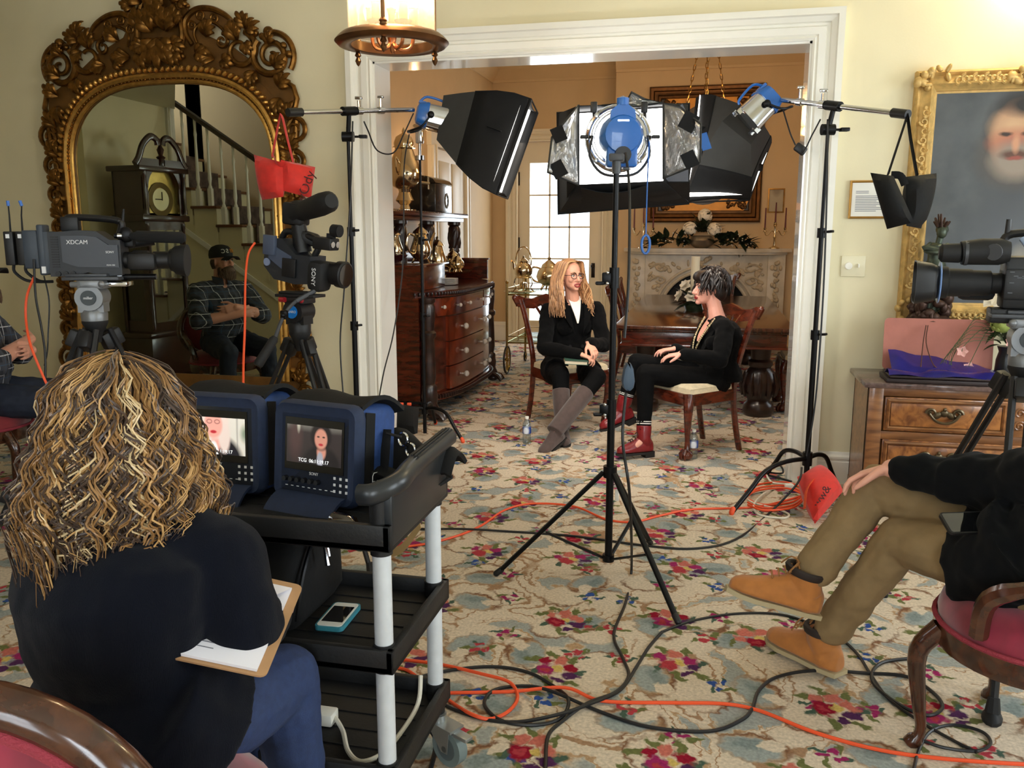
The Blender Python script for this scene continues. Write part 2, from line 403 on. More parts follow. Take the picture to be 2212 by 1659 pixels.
def thin_glass(name='window_glass', tint=(250, 252, 252), refl=.08):
    if name in MATS: return MATS[name]
    m, t, b = nt(name); t.nodes.remove(b); o = t.nodes['Material Output']
    a = nd(t, 'ShaderNodeBsdfTransparent'); a.inputs[0].default_value = lin(tint) + (1,)
    g = nd(t, 'ShaderNodeBsdfGlossy', i_Roughness=.02); mx = nd(t, 'ShaderNodeMixShader', n_0=refl)
    t.links.new(a.outputs[0], mx.inputs[1]); t.links.new(g.outputs[0], mx.inputs[2]); t.links.new(mx.outputs[0], o.inputs[0])
    MATS[name] = m; return m
carpet = carpet_material()
wallp = mat('cream_wall_paint', (229, 219, 184), .62, var=.03, vscale=3, bump=.04, bscale=90)
dwall = mat('tungsten_tinted_cream_paint', (204, 174, 130), .6, var=.04, vscale=3, bump=.04, bscale=90)  # front room cream with the warm tungsten light put into its colour
white = mat('white_trim_paint', (238, 235, 224), .3, var=.02, vscale=6)
gloss = mat('glossy_white_paint', (240, 238, 230), .12, coat=.6)
ceilp = mat('ceiling_paint', (226, 222, 204), .75)
glass = thin_glass()
# ------------------------------------------------------------------ shell
XL, XR, YB, ZC = -5.7, 3.4, -8.2, 3.75
DL, DR, DB = -3.0, 2.95, 6.4
OX0, OX1, OZ, WT = -2.16, 0.517, 2.595, 0.27
structure(MB().bx(-7.6, 3.6, -8.4, 6.6, -.12, 0), 'floor', carpet)
structure(MB().bx(-6.2, 3.6, -8.4, 6.6, ZC, ZC + .1), 'ceiling', ceilp)
structure(MB().bx(-6.2, OX0, 0, WT, 0, ZC).bx(OX1, 3.6, 0, WT, 0, ZC).bx(OX0, OX1, 0, WT, OZ, ZC), 'wall_north', [wallp])
structure(MB().bx(-6.15, -5.95, -1.72, 0, 0, ZC).bx(-6.15, XL, -1.9, -1.72, 0, ZC).bx(XL - .2, XL, -3.0, -1.9, 0, ZC), 'wall_west', wallp)
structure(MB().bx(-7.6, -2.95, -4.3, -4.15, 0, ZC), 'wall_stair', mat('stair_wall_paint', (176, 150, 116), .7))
def wall_with_holes(name, m, fixed, t, a0, a1, z0, z1, holes, axis):
    """wall along an axis with rectangular openings (a0,a1,z0,z1)"""
    mb = MB(); cuts = sorted({a0, a1} | {h[0] for h in holes} | {h[1] for h in holes})
    for p, q in zip(cuts[:-1], cuts[1:]):
        hs = [h for h in holes if h[0] <= p and h[1] >= q]
        spans = [(z0, z1)] if not hs else [(z0, hs[0][2]), (hs[0][3], z1)]
        for s0, s1 in spans:
            if s1 - s0 < 1e-4: continue
            if axis == 'y': mb.bx(fixed, fixed + t, p, q, s0, s1)
            else: mb.bx(p, q, fixed, fixed + t, s0, s1)
    return structure(mb, name, m)
EW = [(-2.4, -1.1, .65, 2.85), (-4.95, -3.65, .65, 2.85)]
wall_with_holes('wall_east', wallp, XR, .2, YB, 0, 0, ZC, EW, 'y')
SW = [(.55, 1.85, .65, 2.85), (-2.25, -.95, .65, 2.85)]
wall_with_holes('wall_south', wallp, YB - .2, .2, -6.2, 3.6, 0, ZC, SW, 'x')
structure(MB().bx(DL - .2, DL, WT, DB + .2, 0, ZC), 'wall_dining_west', dwall)
FD = (-2.64, -1.46, 0.0, 2.74)
wall_with_holes('wall_dining_north', dwall, DB, .2, DL, DR + .2, 0, ZC, [FD], 'x')
wall_with_holes('wall_dining_east', dwall, DR, .2, WT, DB, 0, ZC, [(2.0, 3.2, .7, 2.8)], 'y')
structure(MB().bx(-1.262, 1.30, 5.98, DB, 0, ZC), 'wall_chimney_breast', dwall)
def window(n, plane, c, z0, z1, wid, axis, inward):
    """double-hung sash window with its glass; c centre along the wall"""
    def X(a0, a1, d0, d1, s0, s1, mb):
        if axis == 'y': mb.bx(plane + d0 * inward, plane + d1 * inward, a0, a1, s0, s1)
        else: mb.bx(a0, a1, plane + d0 * inward, plane + d1 * inward, s0, s1)
    a0, a1 = c - wid / 2, c + wid / 2; f = MB(); zm = (z0 + z1) / 2
    for p in ((a0 - .12, a0), (a1, a1 + .12)): X(p[0], p[1], 0, .03, z0 - .1, z1 + .12, f)
    X(a0, a1, 0, .03, z1, z1 + .12, f); X(a0 - .14, a1 + .14, 0, .07, z0 - .05, z0, f)
    for p in ((a0, a0 + .05), (a1 - .05, a1)): X(p[0], p[1], -.13, -.06, z0, z1, f)
    for s in (z0, zm - .03, z1 - .06): X(a0 + .05, a1 - .05, -.13, -.06, s, s + .06, f)
    for k in (1, 2): q = a0 + wid * k / 3; X(q - .012, q + .012, -.11, -.07, z0 + .06, z1 - .06, f)
    for k in (.25, .75): s = z0 + (z1 - z0) * k; X(a0 + .05, a1 - .05, -.11, -.07, s - .012, s + .012, f)
    o = structure(f, 'window_%d' % n, white)
    g = MB(); X(a0 + .05, a1 - .05, -.098, -.093, z0 + .05, z1 - .05, g); g.build('pane', glass, o, world=True)
wall_with_holes('wall_west_south', wallp, -6.2, .2, YB, -4.15, 0, ZC, [(-6.75, -5.45, .65, 2.85)], 'y')
window(6, -6.0, -6.1, .65, 2.85, 1.3, 'y', 1)  # unseen window, added with its lamp to brighten the mirrored stair hall
window(1, XR, -1.75, .65, 2.85, 1.3, 'y', -1); window(2, XR, -4.3, .65, 2.85, 1.3, 'y', -1)
window(3, YB, 1.2, .65, 2.85, 1.3, 'x', 1); window(4, YB, -1.6, .65, 2.85, 1.3, 'x', 1)
window(5, DR, 2.6, .7, 2.8, 1.2, 'y', -1)
# ------------------------------------------------------------------ cased opening between the rooms
PROF = [(0, 0), (0, .018), (.012, .026), (.026, .018), (.032, .028), (.070, .034), (.078, .020), (.092, .020), (.098, .034), (.125, .044), (.131, .060), (.166, .060), (.166, 0)]
def casing(x0, x1, zt, yf, sgn, prof=PROF, base=0.0, wide=1.0):
    mb = MB(); pr = [(o * wide, d) for o, d in prof]
    rings = [[(x0 - o, yf + sgn * d, base) for o, d in pr], [(x0 - o, yf + sgn * d, zt + o) for o, d in pr], [(x1 + o, yf + sgn * d, zt + o) for o, d in pr], [(x1 + o, yf + sgn * d, base) for o, d in pr]]
    if sgn > 0: rings = [r[::-1] for r in rings]
    return mb.loft(rings)
structure(casing(OX0, OX1, OZ, 0.0, -1), 'trim_1', white, angle=20)
structure(casing(OX0, OX1, OZ, WT, 1), 'trim_2', white, angle=20)
structure(MB().bx(OX0, OX0 + .012, 0, WT, 0, OZ).bx(OX1 - .012, OX1, 0, WT, 0, OZ).bx(OX0, OX1, 0, WT, OZ - .012, OZ), 'trim_3', gloss)
BB = [(0, 0), (.022, 0), (.022, .135), (.018, .14), (.018, .15), (.024, .156), (.024, .168), (.012, .18), (.008, .196), (0, .196)]
def baseboard(name, a, bb, nrm, h=1.0, m=white):
    a, bb, nrm = V(a), V(bb), V(nrm)
    r = lambda p: [p + nrm * d + V((0, 0, z * h)) for d, z in BB]
    mb = MB(); mb.loft([r(a), r(bb)]); structure(mb, name, m, angle=25)
baseboard('baseboard_north', (OX1 + .166, 0, 0), (3.4, 0, 0), (0, -1, 0)); baseboard('baseboard_northwest', (-5.95, 0, 0), (OX0 - .166, 0, 0), (0, -1, 0))
baseboard('baseboard_west', (XL, -1.9, 0), (XL, -3.0, 0), (1, 0, 0))
baseboard('baseboard_dining_north', (DL, DB, 0), (FD[0] - .16, DB, 0), (0, -1, 0), 1.35, white)
baseboard('baseboard_dining_west', (DL, WT, 0), (DL, 3.45, 0), (1, 0, 0), 1.35, white)
baseboard('baseboard_dining_right', (FD[1] + .16, DB, 0), (-1.262, DB, 0), (0, -1, 0), 1.35, white)
def cornice(name, a, bb, nrm, m=dwall, z=3.52):
    pr = [(0, 0), (.02, 0), (.03, .03), (.05, .05), (.11, .12), (.14, .15), (.14, ZC - z), (0, ZC - z)]
    a, bb, nrm = V(a), V(bb), V(nrm); r = lambda p: [p + nrm * d + V((0, 0, z + h)) for d, h in pr]
    structure(MB().loft([r(a), r(bb)]), name, m, angle=25)
cornice('trim_4', (DL, DB, 0), (-1.262, DB, 0), (0, -1, 0)); cornice('trim_5', (DL, WT, 0), (DL, DB, 0), (1, 0, 0)); cornice('trim_6', (-1.262, 5.98, 0), (1.3, 5.98, 0), (0, -1, 0))
# corner post of the stair hall and the lowered soffit beside it
structure(MB().bx(XL - .2, XL + .03, -3.12, -3.0, 0, 2.9, .008), 'trim_7', white)
sof = MB(); sof.prism([(-5.95, -.9), (-4.3, -.9), (-4.55, -1.5), (-5.66, -3.12), (-5.95, -3.12)], .5, z0=2.82)
structure(sof, 'ceiling_soffit', mat('soffit_paint', (222, 216, 190), .7))
# ------------------------------------------------------------------ french door of the dining room
doorp = mat('door_cream_paint', (226, 214, 186), .4, var=.02, vscale=5)
brass = mat('old_brass', (150, 112, 58), .28, 1.0, var=.15, vscale=30)
iron = mat('dark_iron', (40, 32, 26), .45, .8)
fd = structure(casing(FD[0], FD[1], FD[3], DB, -1, wide=.95), 'trim_8', doorp, angle=20)
y0 = DB + .06
lf = MB(); gx0, gx1, gz0, gz1 = -2.482, -1.642, .285, 2.46
lf.bx(FD[0] + .004, gx0, y0, y0 + .045, .01, FD[3] - .004).bx(gx1, FD[1] - .004, y0, y0 + .045, .01, FD[3] - .004).bx(gx0, gx1, y0, y0 + .045, .01, gz0).bx(gx0, gx1, y0, y0 + .045, gz1, FD[3] - .004)
for k in (1, 2): q = gx0 + (gx1 - gx0) * k / 3; lf.bx(q - .011, q + .011, y0 + .006, y0 + .04, gz0, gz1)
for k in range(1, 5): q = gz0 + (gz1 - gz0) * k / 5; lf.bx(gx0, gx1, y0 + .006, y0 + .04, q - .011, q + .011)
d1 = structure(lf, 'door_1', doorp)
MB().bx(gx0, gx1, y0 + .02, y0 + .025, gz0, gz1).build('pane', glass, d1, world=True)
for z in (2.25, 1.36, .56): MB().cyl((FD[0] + .004, y0 - .008, z - .09), (FD[0] + .004, y0 - .008, z + .09), .014).build('hinge', iron, d1, world=True)
kb = MB(); kb.box((gx1 + .06, y0 - .004, 1.0), (.05, .008, .2), .003); kb.cyl((gx1 + .06, y0, 1.06), (gx1 + .06, y0 - .05, 1.06), .012); kb.ell((gx1 + .06, y0 - .06, 1.06), (.03, .022, .03)); kb.build('handle', iron, d1, world=True)
# panelled door in the dining room's left wall
d2 = MB(); d2.bx(DL, DL + .03, 3.75, 4.85, .01, 2.42)
for a, bq in ((3.86, 4.24), (4.36, 4.74)):
    for z0, z1 in ((.2, .95), (1.1, 2.3)):
        d2.bx(DL + .03, DL + .042, a, bq, z0, z1, .01)
d2o = structure(d2, 'door_2', doorp)
MB().ell((DL + .08, 4.78, 1.02), (.03, .03, .03)).cyl((DL + .03, 4.78, 1.02), (DL + .08, 4.78, 1.02), .011).build('handle', brass, d2o, world=True)
c2 = MB()
for a, bq in ((3.58, 3.73), (4.87, 5.02)): c2.bx(DL, DL + .05, a, bq, 0, 2.5).bx(DL + .05, DL + .065, a + .02, bq - .05, 0, 2.44).bx(DL + .05, DL + .075, a + .11, bq - .01, 0, 2.46)
c2.bx(DL, DL + .055, 3.56, 5.04, 2.44, 2.62).bx(DL, DL + .08, 3.54, 5.06, 2.60, 2.66)
structure(c2, 'trim_9', doorp)
# ------------------------------------------------------------------ dining room furniture
mahog = wood('mahogany', (34, 12, 8), (92, 34, 18), .22, .6, 5, (1.2, 1.2, 6))
mahog_h = wood('mahogany_drawer', (58, 18, 8), (120, 46, 20), .2, .7, 5, (6, 1, 1.2))
darkw = wood('dark_carved_wood', (20, 10, 8), (50, 26, 18), .35, .3, 9, (1, 1, 3))
chairw = wood('chair_mahogany', (52, 18, 10), (104, 42, 22), .25, .5, 6, (2, 2, 5))
tablew = wood('table_mahogany', (46, 22, 14), (84, 44, 28), .18, .6, 5, (7, 1, 1))
silver = mat('polished_silver', (226, 210, 178), .14, 1.0)
crystal = mat('crystal_knob', (214, 204, 190), .08, trans=.5)
creamf = mat('cream_damask', (222, 206, 172), .8, var=.1, vscale=45)
black = mat('black_plastic', (16, 16, 18), .45)
def scallop(mb, c, r, n, h, T=None):
    for i in range(n):
        a = 2 * PI * i / n; mb.ell((c[0] + r * math.cos(a), c[1] + r * math.sin(a), c[2]), (h, h, h), n=8, m=5, T=T)
# sideboard along the left wall, bowed front
sb = thing('sideboard', 'large carved dark mahogany sideboard with bowed drawers and crystal knobs', 'sideboard', (-2.98, 2.1, 0))
Y0, Y1 = 1.08, 3.14
def bow(t, bulge=.13, x=-2.2):     # front face of the bowed centre
    y = Y0 + .14 + (Y1 - Y0 - .28) * t; k = 1 - (2 * t - 1) ** 4
    return x + bulge * k, y
def bowed(mb, z0, z1, bulge=.13, x=-2.2, t0=0, t1=1, back=-2.5, n=16):
    pts = [bow(t0 + (t1 - t0) * i / n, bulge, x) for i in range(n + 1)]
    poly = pts + [(back, pts[-1][1]), (back, pts[0][1])]
    mb.prism(poly[::-1], z1 - z0, z0=z0)
c = MB(); c.bx(-2.97, -2.26, Y0, Y0 + .03, .16, 1.0).bx(-2.97, -2.26, Y1 - .03, Y1, .16, 1.0).bx(-2.97, -2.93, Y0, Y1, .16, 1.0).bx(-2.97, -2.3, Y0, Y1, .16, .2); bowed(c, .14, .2, .15); bowed(c, .2, .99, .095, -2.21)
c.build('carcass', mahog, sb, world=True)
for k in range(2):
    yy = Y0 + .05 + k * (Y1 - Y0 - .1)
    MB().lathe([(.0, 1.0), (.062, 1.0), (.062, .97), (.05, .955), (.06, .93), (.058, .84), (.048, .74), (.066, .72), (.066, .69), (.05, .67), (.056, .5), (.06, .36), (.05, .3), (.066, .28), (.066, .24), (.075, .2), (.06, .16), (.055, .15)], (-2.2, yy, 0), 14).build('column', darkw, sb, world=True)
    ft = MB(); ft.tube([(-2.2, yy, .19), (-2.19, yy, .12), (-2.15, yy, .06)], [.075, .06, .05], 10)
    for a in (-.55, -.18, .18, .55): ft.tube([(-2.18, yy + .04 * a, .09), (-2.10 + .01 * math.cos(a), yy + .09 * a, .05), (-2.06, yy + .11 * a, .015)], [.028, .026, .014], 7)
    ft.ell((-2.16, yy, .035), (.06, .055, .035)); ft.build('foot', darkw, sb, world=True)
    MB().box((-2.92, yy, .08), (.08, .08, .16)).build('foot', darkw, sb, world=True)
tp = MB(); bowed(tp, 1.0, 1.05, .16, -2.19, -.07, 1.07, -2.98); o = tp.build('top', mahog, sb, world=True)
rp = MB()
for i in range(70):
    x, y = bow(-.07 + 1.14 * i / 69, .165, -2.185); rp.ell((x, y, 1.025), (.012, .013, .018), n=6, m=5)
rp.build('rope_edge', darkw, o, world=True)
lr = MB()
for i in range(60):
    x, y = bow(i / 59, .165, -2.2); lr.ell((x, y, .17), (.014, .014, .02), n=6, m=5)
lr.build('rope_edge', darkw, sb, world=True)
def knob(x, y, z, par, s=1.0):
    MB().tube([(x, y, z), (x + .018 * s, y, z)], .008, 8).ell((x + .034 * s, y, z), (.02 * s, .022 * s, .022 * s), n=8, m=6).build('knob', crystal, par, world=True)
for (t0, t1, z0, z1, ks) in ((.0, .64, .84, .985, (.06, .2, .34, .58)), (.65, 1.0, .84, .985, (.74, .93))):
    d = MB(); bowed(d, z0, z1, .135, -2.2, t0 + .005, t1 - .005); dr = d.build('drawer', mahog_h, sb, world=True)
    for t in ks: x, y = bow(t, .135); knob(x, y, (z0 + z1) / 2, dr, .8)
for z0, z1 in ((.62, .825), (.41, .61), (.21, .40)):
    d = MB(); bowed(d, z0, z1, .125, -2.2, .12, .66); dr = d.build('drawer', mahog_h, sb, world=True)
    for t in (.26, .6): x, y = bow(t, .125); knob(x, y, (z0 + z1) / 2, dr, 1.25)
d = MB(); bowed(d, .21, .825, .115, -2.2, .68, .98); dr = d.build('door', mahog, sb, world=True)
for z in (.72, .5, .3): x, y = bow(.74, .115); knob(x, y, z, dr, 1.1)
g = MB(); g.bx(-2.98, -2.22, Y1 - .035, Y1, 1.05, 1.25).bx(-2.98, -2.22, Y0, Y0 + .035, 1.05, 1.25).bx(-2.98, -2.945, Y0, Y1, 1.05, 1.32).bx(-2.985, -2.205, Y1 - .05, Y1 + .015, 1.245, 1.262).bx(-2.985, -2.205, Y0 - .015, Y0 + .05, 1.245, 1.262)
g.build('gallery', mahog, sb, world=True)
COL = [(.0, 1.62), (.066, 1.62), (.066, 1.595), (.05, 1.58), (.06, 1.56), (.062, 1.5), (.054, 1.42), (.048, 1.36), (.055, 1.33), (.045, 1.315), (.06, 1.3), (.06, 1.262), (.0, 1.255)]
for (x, y, z) in ((-2.56, Y1 - .06, 0), (-2.62, 2.42, 0), (-2.62, 1.66, 0), (-2.56, Y0 + .06, 0)):
    q = MB(); q.lathe(COL, (x, y, 0), 14)
    if y < 3 and y > 1.2: q.bx(x - .05, x + .05, y - .05, y + .05, 1.05, 1.26)
    for k in range(5):   # carved spiral leaves
        q.tube([(x + .056 * math.cos(k * 1.257 + a), y + .056 * math.sin(k * 1.257 + a), 1.36 + .2 * a / 1.6) for a in (0, .4, .8, 1.2, 1.6)], [.008, .014, .015, .012, .006], 6)
    q.build('column', darkw, sb, world=True)
us = MB(); us.bx(-2.98, -2.48, Y0 - .02, Y1 + .02, 1.62, 1.66, .01).bx(-2.98, -2.44, Y0 - .05, Y1 + .05, 1.66, 1.70, .012); o = us.build('shelf', mahog, sb, world=True)
sc_ = MB()
for i in range(46): sc_.ell((-2.45, Y0 - .04 + (Y1 - Y0 + .08) * i / 45, 1.69), (.012, .018, .014), n=6, m=5)
sc_.build('beaded_edge', darkw, o, world=True)
MB().bx(-2.965, -2.955, 1.72, 2.36, 1.34, 1.60).build('mirror', mat('mirror_glass', (225, 228, 222), .02, 1.0), sb, world=True)
# silver on the sideboard
def pot(name, label, cat, loc, rz, s, prof, lid, spout=True, handle=True, feet=True, X=None, group=None):
    t = thing(name, label, cat, loc, rz, group)
    mb = MB(); mb.lathe([(r * s, z * s) for r, z in prof], n=18)
    if feet:
        for k in range(4): a = PI / 4 + k * PI / 2; mb.tube([(.05 * s * math.cos(a), .05 * s * math.sin(a), .04 * s), (.075 * s * math.cos(a), .075 * s * math.sin(a), .0)], [.012 * s, .008 * s], 6)
    mb.build('body', silver, t)
    zt = prof[-1][1] * s
    MB().lathe([(r * s, zt + z * s) for r, z in lid], n=16).build('lid', silver, t)
    if spout:
        z = zt * .45; MB().tube(smooth_path([(.08 * s, 0, z * .8), (.13 * s, 0, z), (.15 * s, 0, zt * .8), (.19 * s, 0, zt * 1.02)], 4), [.02 * s] * 5 + [.015 * s] * 4 + [.011 * s] * 4, 8).build('spout', silver, t)
    if handle:
        MB().tube(smooth_path([(-.07 * s, 0, zt * .9), (-.15 * s, 0, zt * .98), (-.18 * s, 0, zt * .65), (-.14 * s, 0, zt * .38), (-.08 * s, 0, zt * .32)], 4), .009 * s, 7).build('handle', silver, t)
    return t
TEA = [(.0, .035), (.05, .035), (.095, .07), (.11, .11), (.095, .16), (.065, .19)]
LID = [(.068, 0), (.06, .02), (.03, .045), (.012, .06), (.016, .075), (.0, .09)]
POTP = [(.0, .03), (.05, .03), (.085, .07), (.09, .12), (.065, .19), (.05, .25)]
tr = MB(); tr.lathe([(0, .0), (.3, .0), (.34, .022), (.345, .022), (.32, .008), (0, .008)], (-2.5, 2.52, 1.135), 32, sx=.75, sy=1.25)
tr.lathe([(.0, -.08), (.1, -.08), (.09, -.06), (.02, -.04), (.03, 0), (0, .002)], (-2.5, 2.52, 1.134), 14)
tag(tr.build('serving_tray', silver), 'oval silver tray on foot holding a tea service on the sideboard', 'tray')
pot('coffee_pot', 'tall silver coffee pot in the middle of the sideboard tray', 'coffee pot', (-2.53, 2.42, 1.145), 1.8, 1.0, POTP, LID)
pot('sugar_bowl', 'lidded silver sugar bowl at the far end of the sideboard tray', 'sugar bowl', (-2.48, 2.76, 1.145), .4, .8, TEA, LID, spout=False)
pot('cream_jug', 'small low silver jug at the front of the sideboard tray', 'jug', (-2.38, 2.58, 1.145), 2.2, .62, TEA, LID)
pot('teapot', 'silver teapot on the near end of the sideboard behind the black light stand', 'teapot', (-2.42, 1.62, 1.26), 1.2, 1.0, POTP, LID)
pot('cream_jug', 'silver lidded jug beside the teapot on the near end of the sideboard', 'jug', (-2.62, 1.5, 1.26), 2.0, .95, POTP, LID)
bx_ = MB().bx(-2.8, -2.28, 1.26, 1.86, 1.05, 1.25, .01).bx(-2.83, -2.25, 1.23, 1.89, 1.245, 1.262, .006)
tag(bx_.build('wooden_case', mahog), 'low mahogany case on the near end of the sideboard under silver pots', 'box')
gd = MB(); gd.lathe([(0, .0), (.06, .0), (.05, .02), (.1, .06), (.11, .075), (.09, .065), (.0, .03)], (-2.55, 1.34, 1.262), 16)
tag(gd.build('glass_bowl', mat('ruby_glass', (70, 26, 30), .1, trans=.5)), 'dark red glass bowl on the near end of the sideboard', 'bowl')
for k in range(5):
    MB_ = MB().lathe([(0, 0), (.06, 0), (.1, .01), (.1, .013), (.06, .005), (0, .004)], (-2.32, 2.05, 1.05 + k * .012), 18)
    tag(MB_.build('plate', mat('white_china', (220, 214, 204), .2)), 'small white plate in the stack on the sideboard counter', 'plate', 'stack of plates on the sideboard')
ut = thing('silver_urn', 'tall silver hot water urn on top of the sideboard', 'urn', (-2.69, 2.0, 1.70))
MB().lathe([(0, .17), (.05, .17), (.06, .2), (.1, .22), (.145, .28), (.155, .34), (.13, .42), (.095, .5), (.08, .55), (.09, .56)], n=24).build('body', silver, ut)
MB().lathe([(.1, .555), (.1, .565), (.085, .57), (.09, .6), (.07, .65), (.03, .675), (.012, .685), (.018, .7), (.012, .715), (0, .735)], n=20).build('lid', silver, ut)
MB().lathe([(0, 0), (.1, 0), (.1, .02), (.05, .03), (.04, .06), (.085, .1), (.06, .15), (.055, .17), (0, .17)], n=20).build('base', silver, ut)
MB().tube([(.12, .05, .26), (.2, .1, .25)], .014, 8).tube([(.19, .095, .2), (.19, .095, .31)], .01, 8).build('tap', silver, ut)
for k in (0, 1):
    a = PI / 2 + k * PI; MB().tube(smooth_path([(.13 * math.cos(a), .13 * math.sin(a), .42), (.21 * math.cos(a), .21 * math.sin(a), .46), (.2 * math.cos(a), .2 * math.sin(a), .36), (.15 * math.cos(a), .15 * math.sin(a), .32)], 4), .009, 7).build('handle', silver, ut)
ch = thing('tea_caddy', 'black painted chest with domed lid and gold flowers on top of the sideboard', 'chest', (-2.66, 2.62, 1.70))
MB().bx(-.14, .14, -.26, .26, 0, .27, .008).build('body', mat('black_lacquer', (22, 18, 16), .25, coat=.4), ch)
MB().prism([(-.145, 0), (.145, 0), (.12, .035), (.06, .06), (0, .068), (-.06, .06), (-.12, .035)], .54, T=M4.Translation((0, .27, .275)) @ M4.Rotation(PI / 2, 4, 'X')).build('lid', MATS['black_lacquer'], ch)
fl_ = MB()
for i in range(9):
    a = i * .7; fl_.ell((.142, .09 + .05 * math.cos(a), .12 + .06 * math.sin(a)), (.003, .016, .024), M4.Rotation(a, 4, 'X'), n=8, m=5)
fl_.build('gold_flowers', mat('faded_gilding', (96, 84, 58), .5, .3), ch)
# ------------------------------------------------------------------ brass tea cart
brassc = mat('cart_brass', (190, 160, 96), .2, 1.0)
tc = thing('tea_cart', 'brass tea cart with glass shelves and big spoked wheels by the french door', 'tea cart', (-1.85, 4.0, 0))
x0, x1, ya, yb = -2.12, -1.62, 3.55, 4.5
for (x, y) in ((x0, ya), (x1, ya), (x0, yb), (x1, yb)): MB().cyl((x, y, .04), (x, y, .98), .013, 8).ell((x, y, .99), (.02, .02, .02), n=8, m=5).build('post', brassc, tc, world=True)
for z in (.86, .34):
    r_ = MB()
    for a, bq in (((x0, ya), (x1, ya)), ((x1, ya), (x1, yb)), ((x1, yb), (x0, yb)), ((x0, yb), (x0, ya))):
        r_.cyl((a[0], a[1], z), (bq[0], bq[1], z), .008, 8); r_.cyl((a[0], a[1], z + .07), (bq[0], bq[1], z + .07), .005, 6)
    r_.build('rail', brassc, tc, world=True)
    MB().bx(x0, x1, ya, yb, z + .004, z + .012).build('shelf', thin_glass('shelf_glass', (226, 236, 226), .14), tc, world=True)
for (x, y, r) in ((x0, ya, .145), (x1, ya, .145), (x0, yb, .05), (x1, yb, .05)):
    o = MB().tube([(x, y + r * math.cos(a * PI / 12), r + .008 + r * math.sin(a * PI / 12)) for a in range(24)], .011, 6, closed=True).build('wheel', black, tc, world=True)
    s_ = MB(); s_.cyl((x - .02, y, r + .008), (x + .02, y, r + .008), .018)
    s_.tube([(x, y + (r - .012) * math.cos(a * PI / 12), r + .008 + (r - .012) * math.sin(a * PI / 12)) for a in range(24)], .006, 6, closed=True)
    for a in range(14): s_.cyl((x, y, r + .008), (x, y + (r - .01) * math.cos(a * PI / 7), r + .008 + (r - .01) * math.sin(a * PI / 7)), .002, 4)
    s_.build('spokes', brassc, o, world=True)
kt = thing('spirit_kettle', 'silver kettle with arched handle on a burner stand on the tea cart', 'kettle', (-1.98, 3.74, .875), 2.6)
MB().lathe([(0, .16), (.06, .16), (.095, .2), (.1, .25), (.075, .3), (.05, .32), (.055, .335), (.03, .36), (.012, .37), (.014, .39), (0, .4)], n=18).build('body', silver, kt)
MB().tube(smooth_path([(.09, 0, .22), (.14, 0, .25), (.15, 0, .31), (.18, 0, .34)], 4), .013, 7).build('spout', silver, kt)
MB().tube([(.115 * math.cos(a), 0, .34 + .15 * math.sin(a)) for a in [PI * (i / 14 * 1.2 - .1) for i in range(15)]], .008, 7).build('handle', silver, kt)
st = MB()
for k in range(4): a = PI / 4 + k * PI / 2; st.tube(smooth_path([(.075 * math.cos(a), .075 * math.sin(a), .17), (.1 * math.cos(a), .1 * math.sin(a), .1), (.08 * math.cos(a), .08 * math.sin(a), .05), (.12 * math.cos(a), .12 * math.sin(a), .0)], 3), .008, 6)
st.tube([(.085 * math.cos(a * PI / 8), .085 * math.sin(a * PI / 8), .16) for a in range(16)], .007, 6, closed=True); st.build('stand', silver, kt)
MB().lathe([(0, .05), (.045, .05), (.045, .1), (.02, .11), (0, .11)], n=14).build('burner', silver, kt)
pot('teapot', 'silver teapot with tall lid on the tea cart by the french door', 'teapot', (-1.78, 4.2, .875), -.25, 1.35, TEA, LID)
MB_ = MB().lathe([(0, 0), (.09, 0), (.13, .012), (.13, .016), (.08, .006), (0, .005)], (-2.0, 3.66, .876), 20, sx=1.4, sy=.6); tag(MB_.build('silver_dish', silver), 'flat silver dish on the corner of the tea cart', 'dish')
# ------------------------------------------------------------------ dining table
tb = thing('dining_table', 'long dark mahogany dining table in front of the marble fireplace', 'table', (-.04, 3.4, 0))
t0, t1, s0, s1 = -.755, .68, 1.62, 5.2
MB().bx(t0, t1, s0, s1, .735, .77, .012).bx(t0 + .03, t1 - .03, s0 + .03, s1 - .03, .715, .737, .008).build('tabletop', tablew, tb, world=True)
MB().bx(t0 + .06, t1 - .06, s0 + .06, s1 - .06, .60, .716, .006).bx(t0 + .045, t1 - .045, s0 + .045, s1 - .045, .59, .61, .006).build('apron', mahog, tb, world=True)
LEG = [(0, 0), (.11, 0), (.13, .04), (.12, .1), (.09, .13), (.1, .15), (.135, .22), (.14, .3), (.12, .37), (.085, .41), (.1, .43), (.1, .46), (.075, .48), (.085, .56), (.09, .6), (0, .6)]
for (x, y) in ((t0 + .24, s0 + .32), (t1 - .24, s0 + .32), (t0 + .24, s1 - .32), (t1 - .24, s1 - .32)):
    q = MB().lathe(LEG, (x, y, 0), 18)
    for k in range(12): a = k * PI / 6; q.tube([(x + .135 * math.cos(a), y + .135 * math.sin(a), .17), (x + .148 * math.cos(a), y + .148 * math.sin(a), .26), (x + .12 * math.cos(a), y + .12 * math.sin(a), .37)], [.012, .022, .01], 6)
    q.build('leg', darkw, tb, world=True)
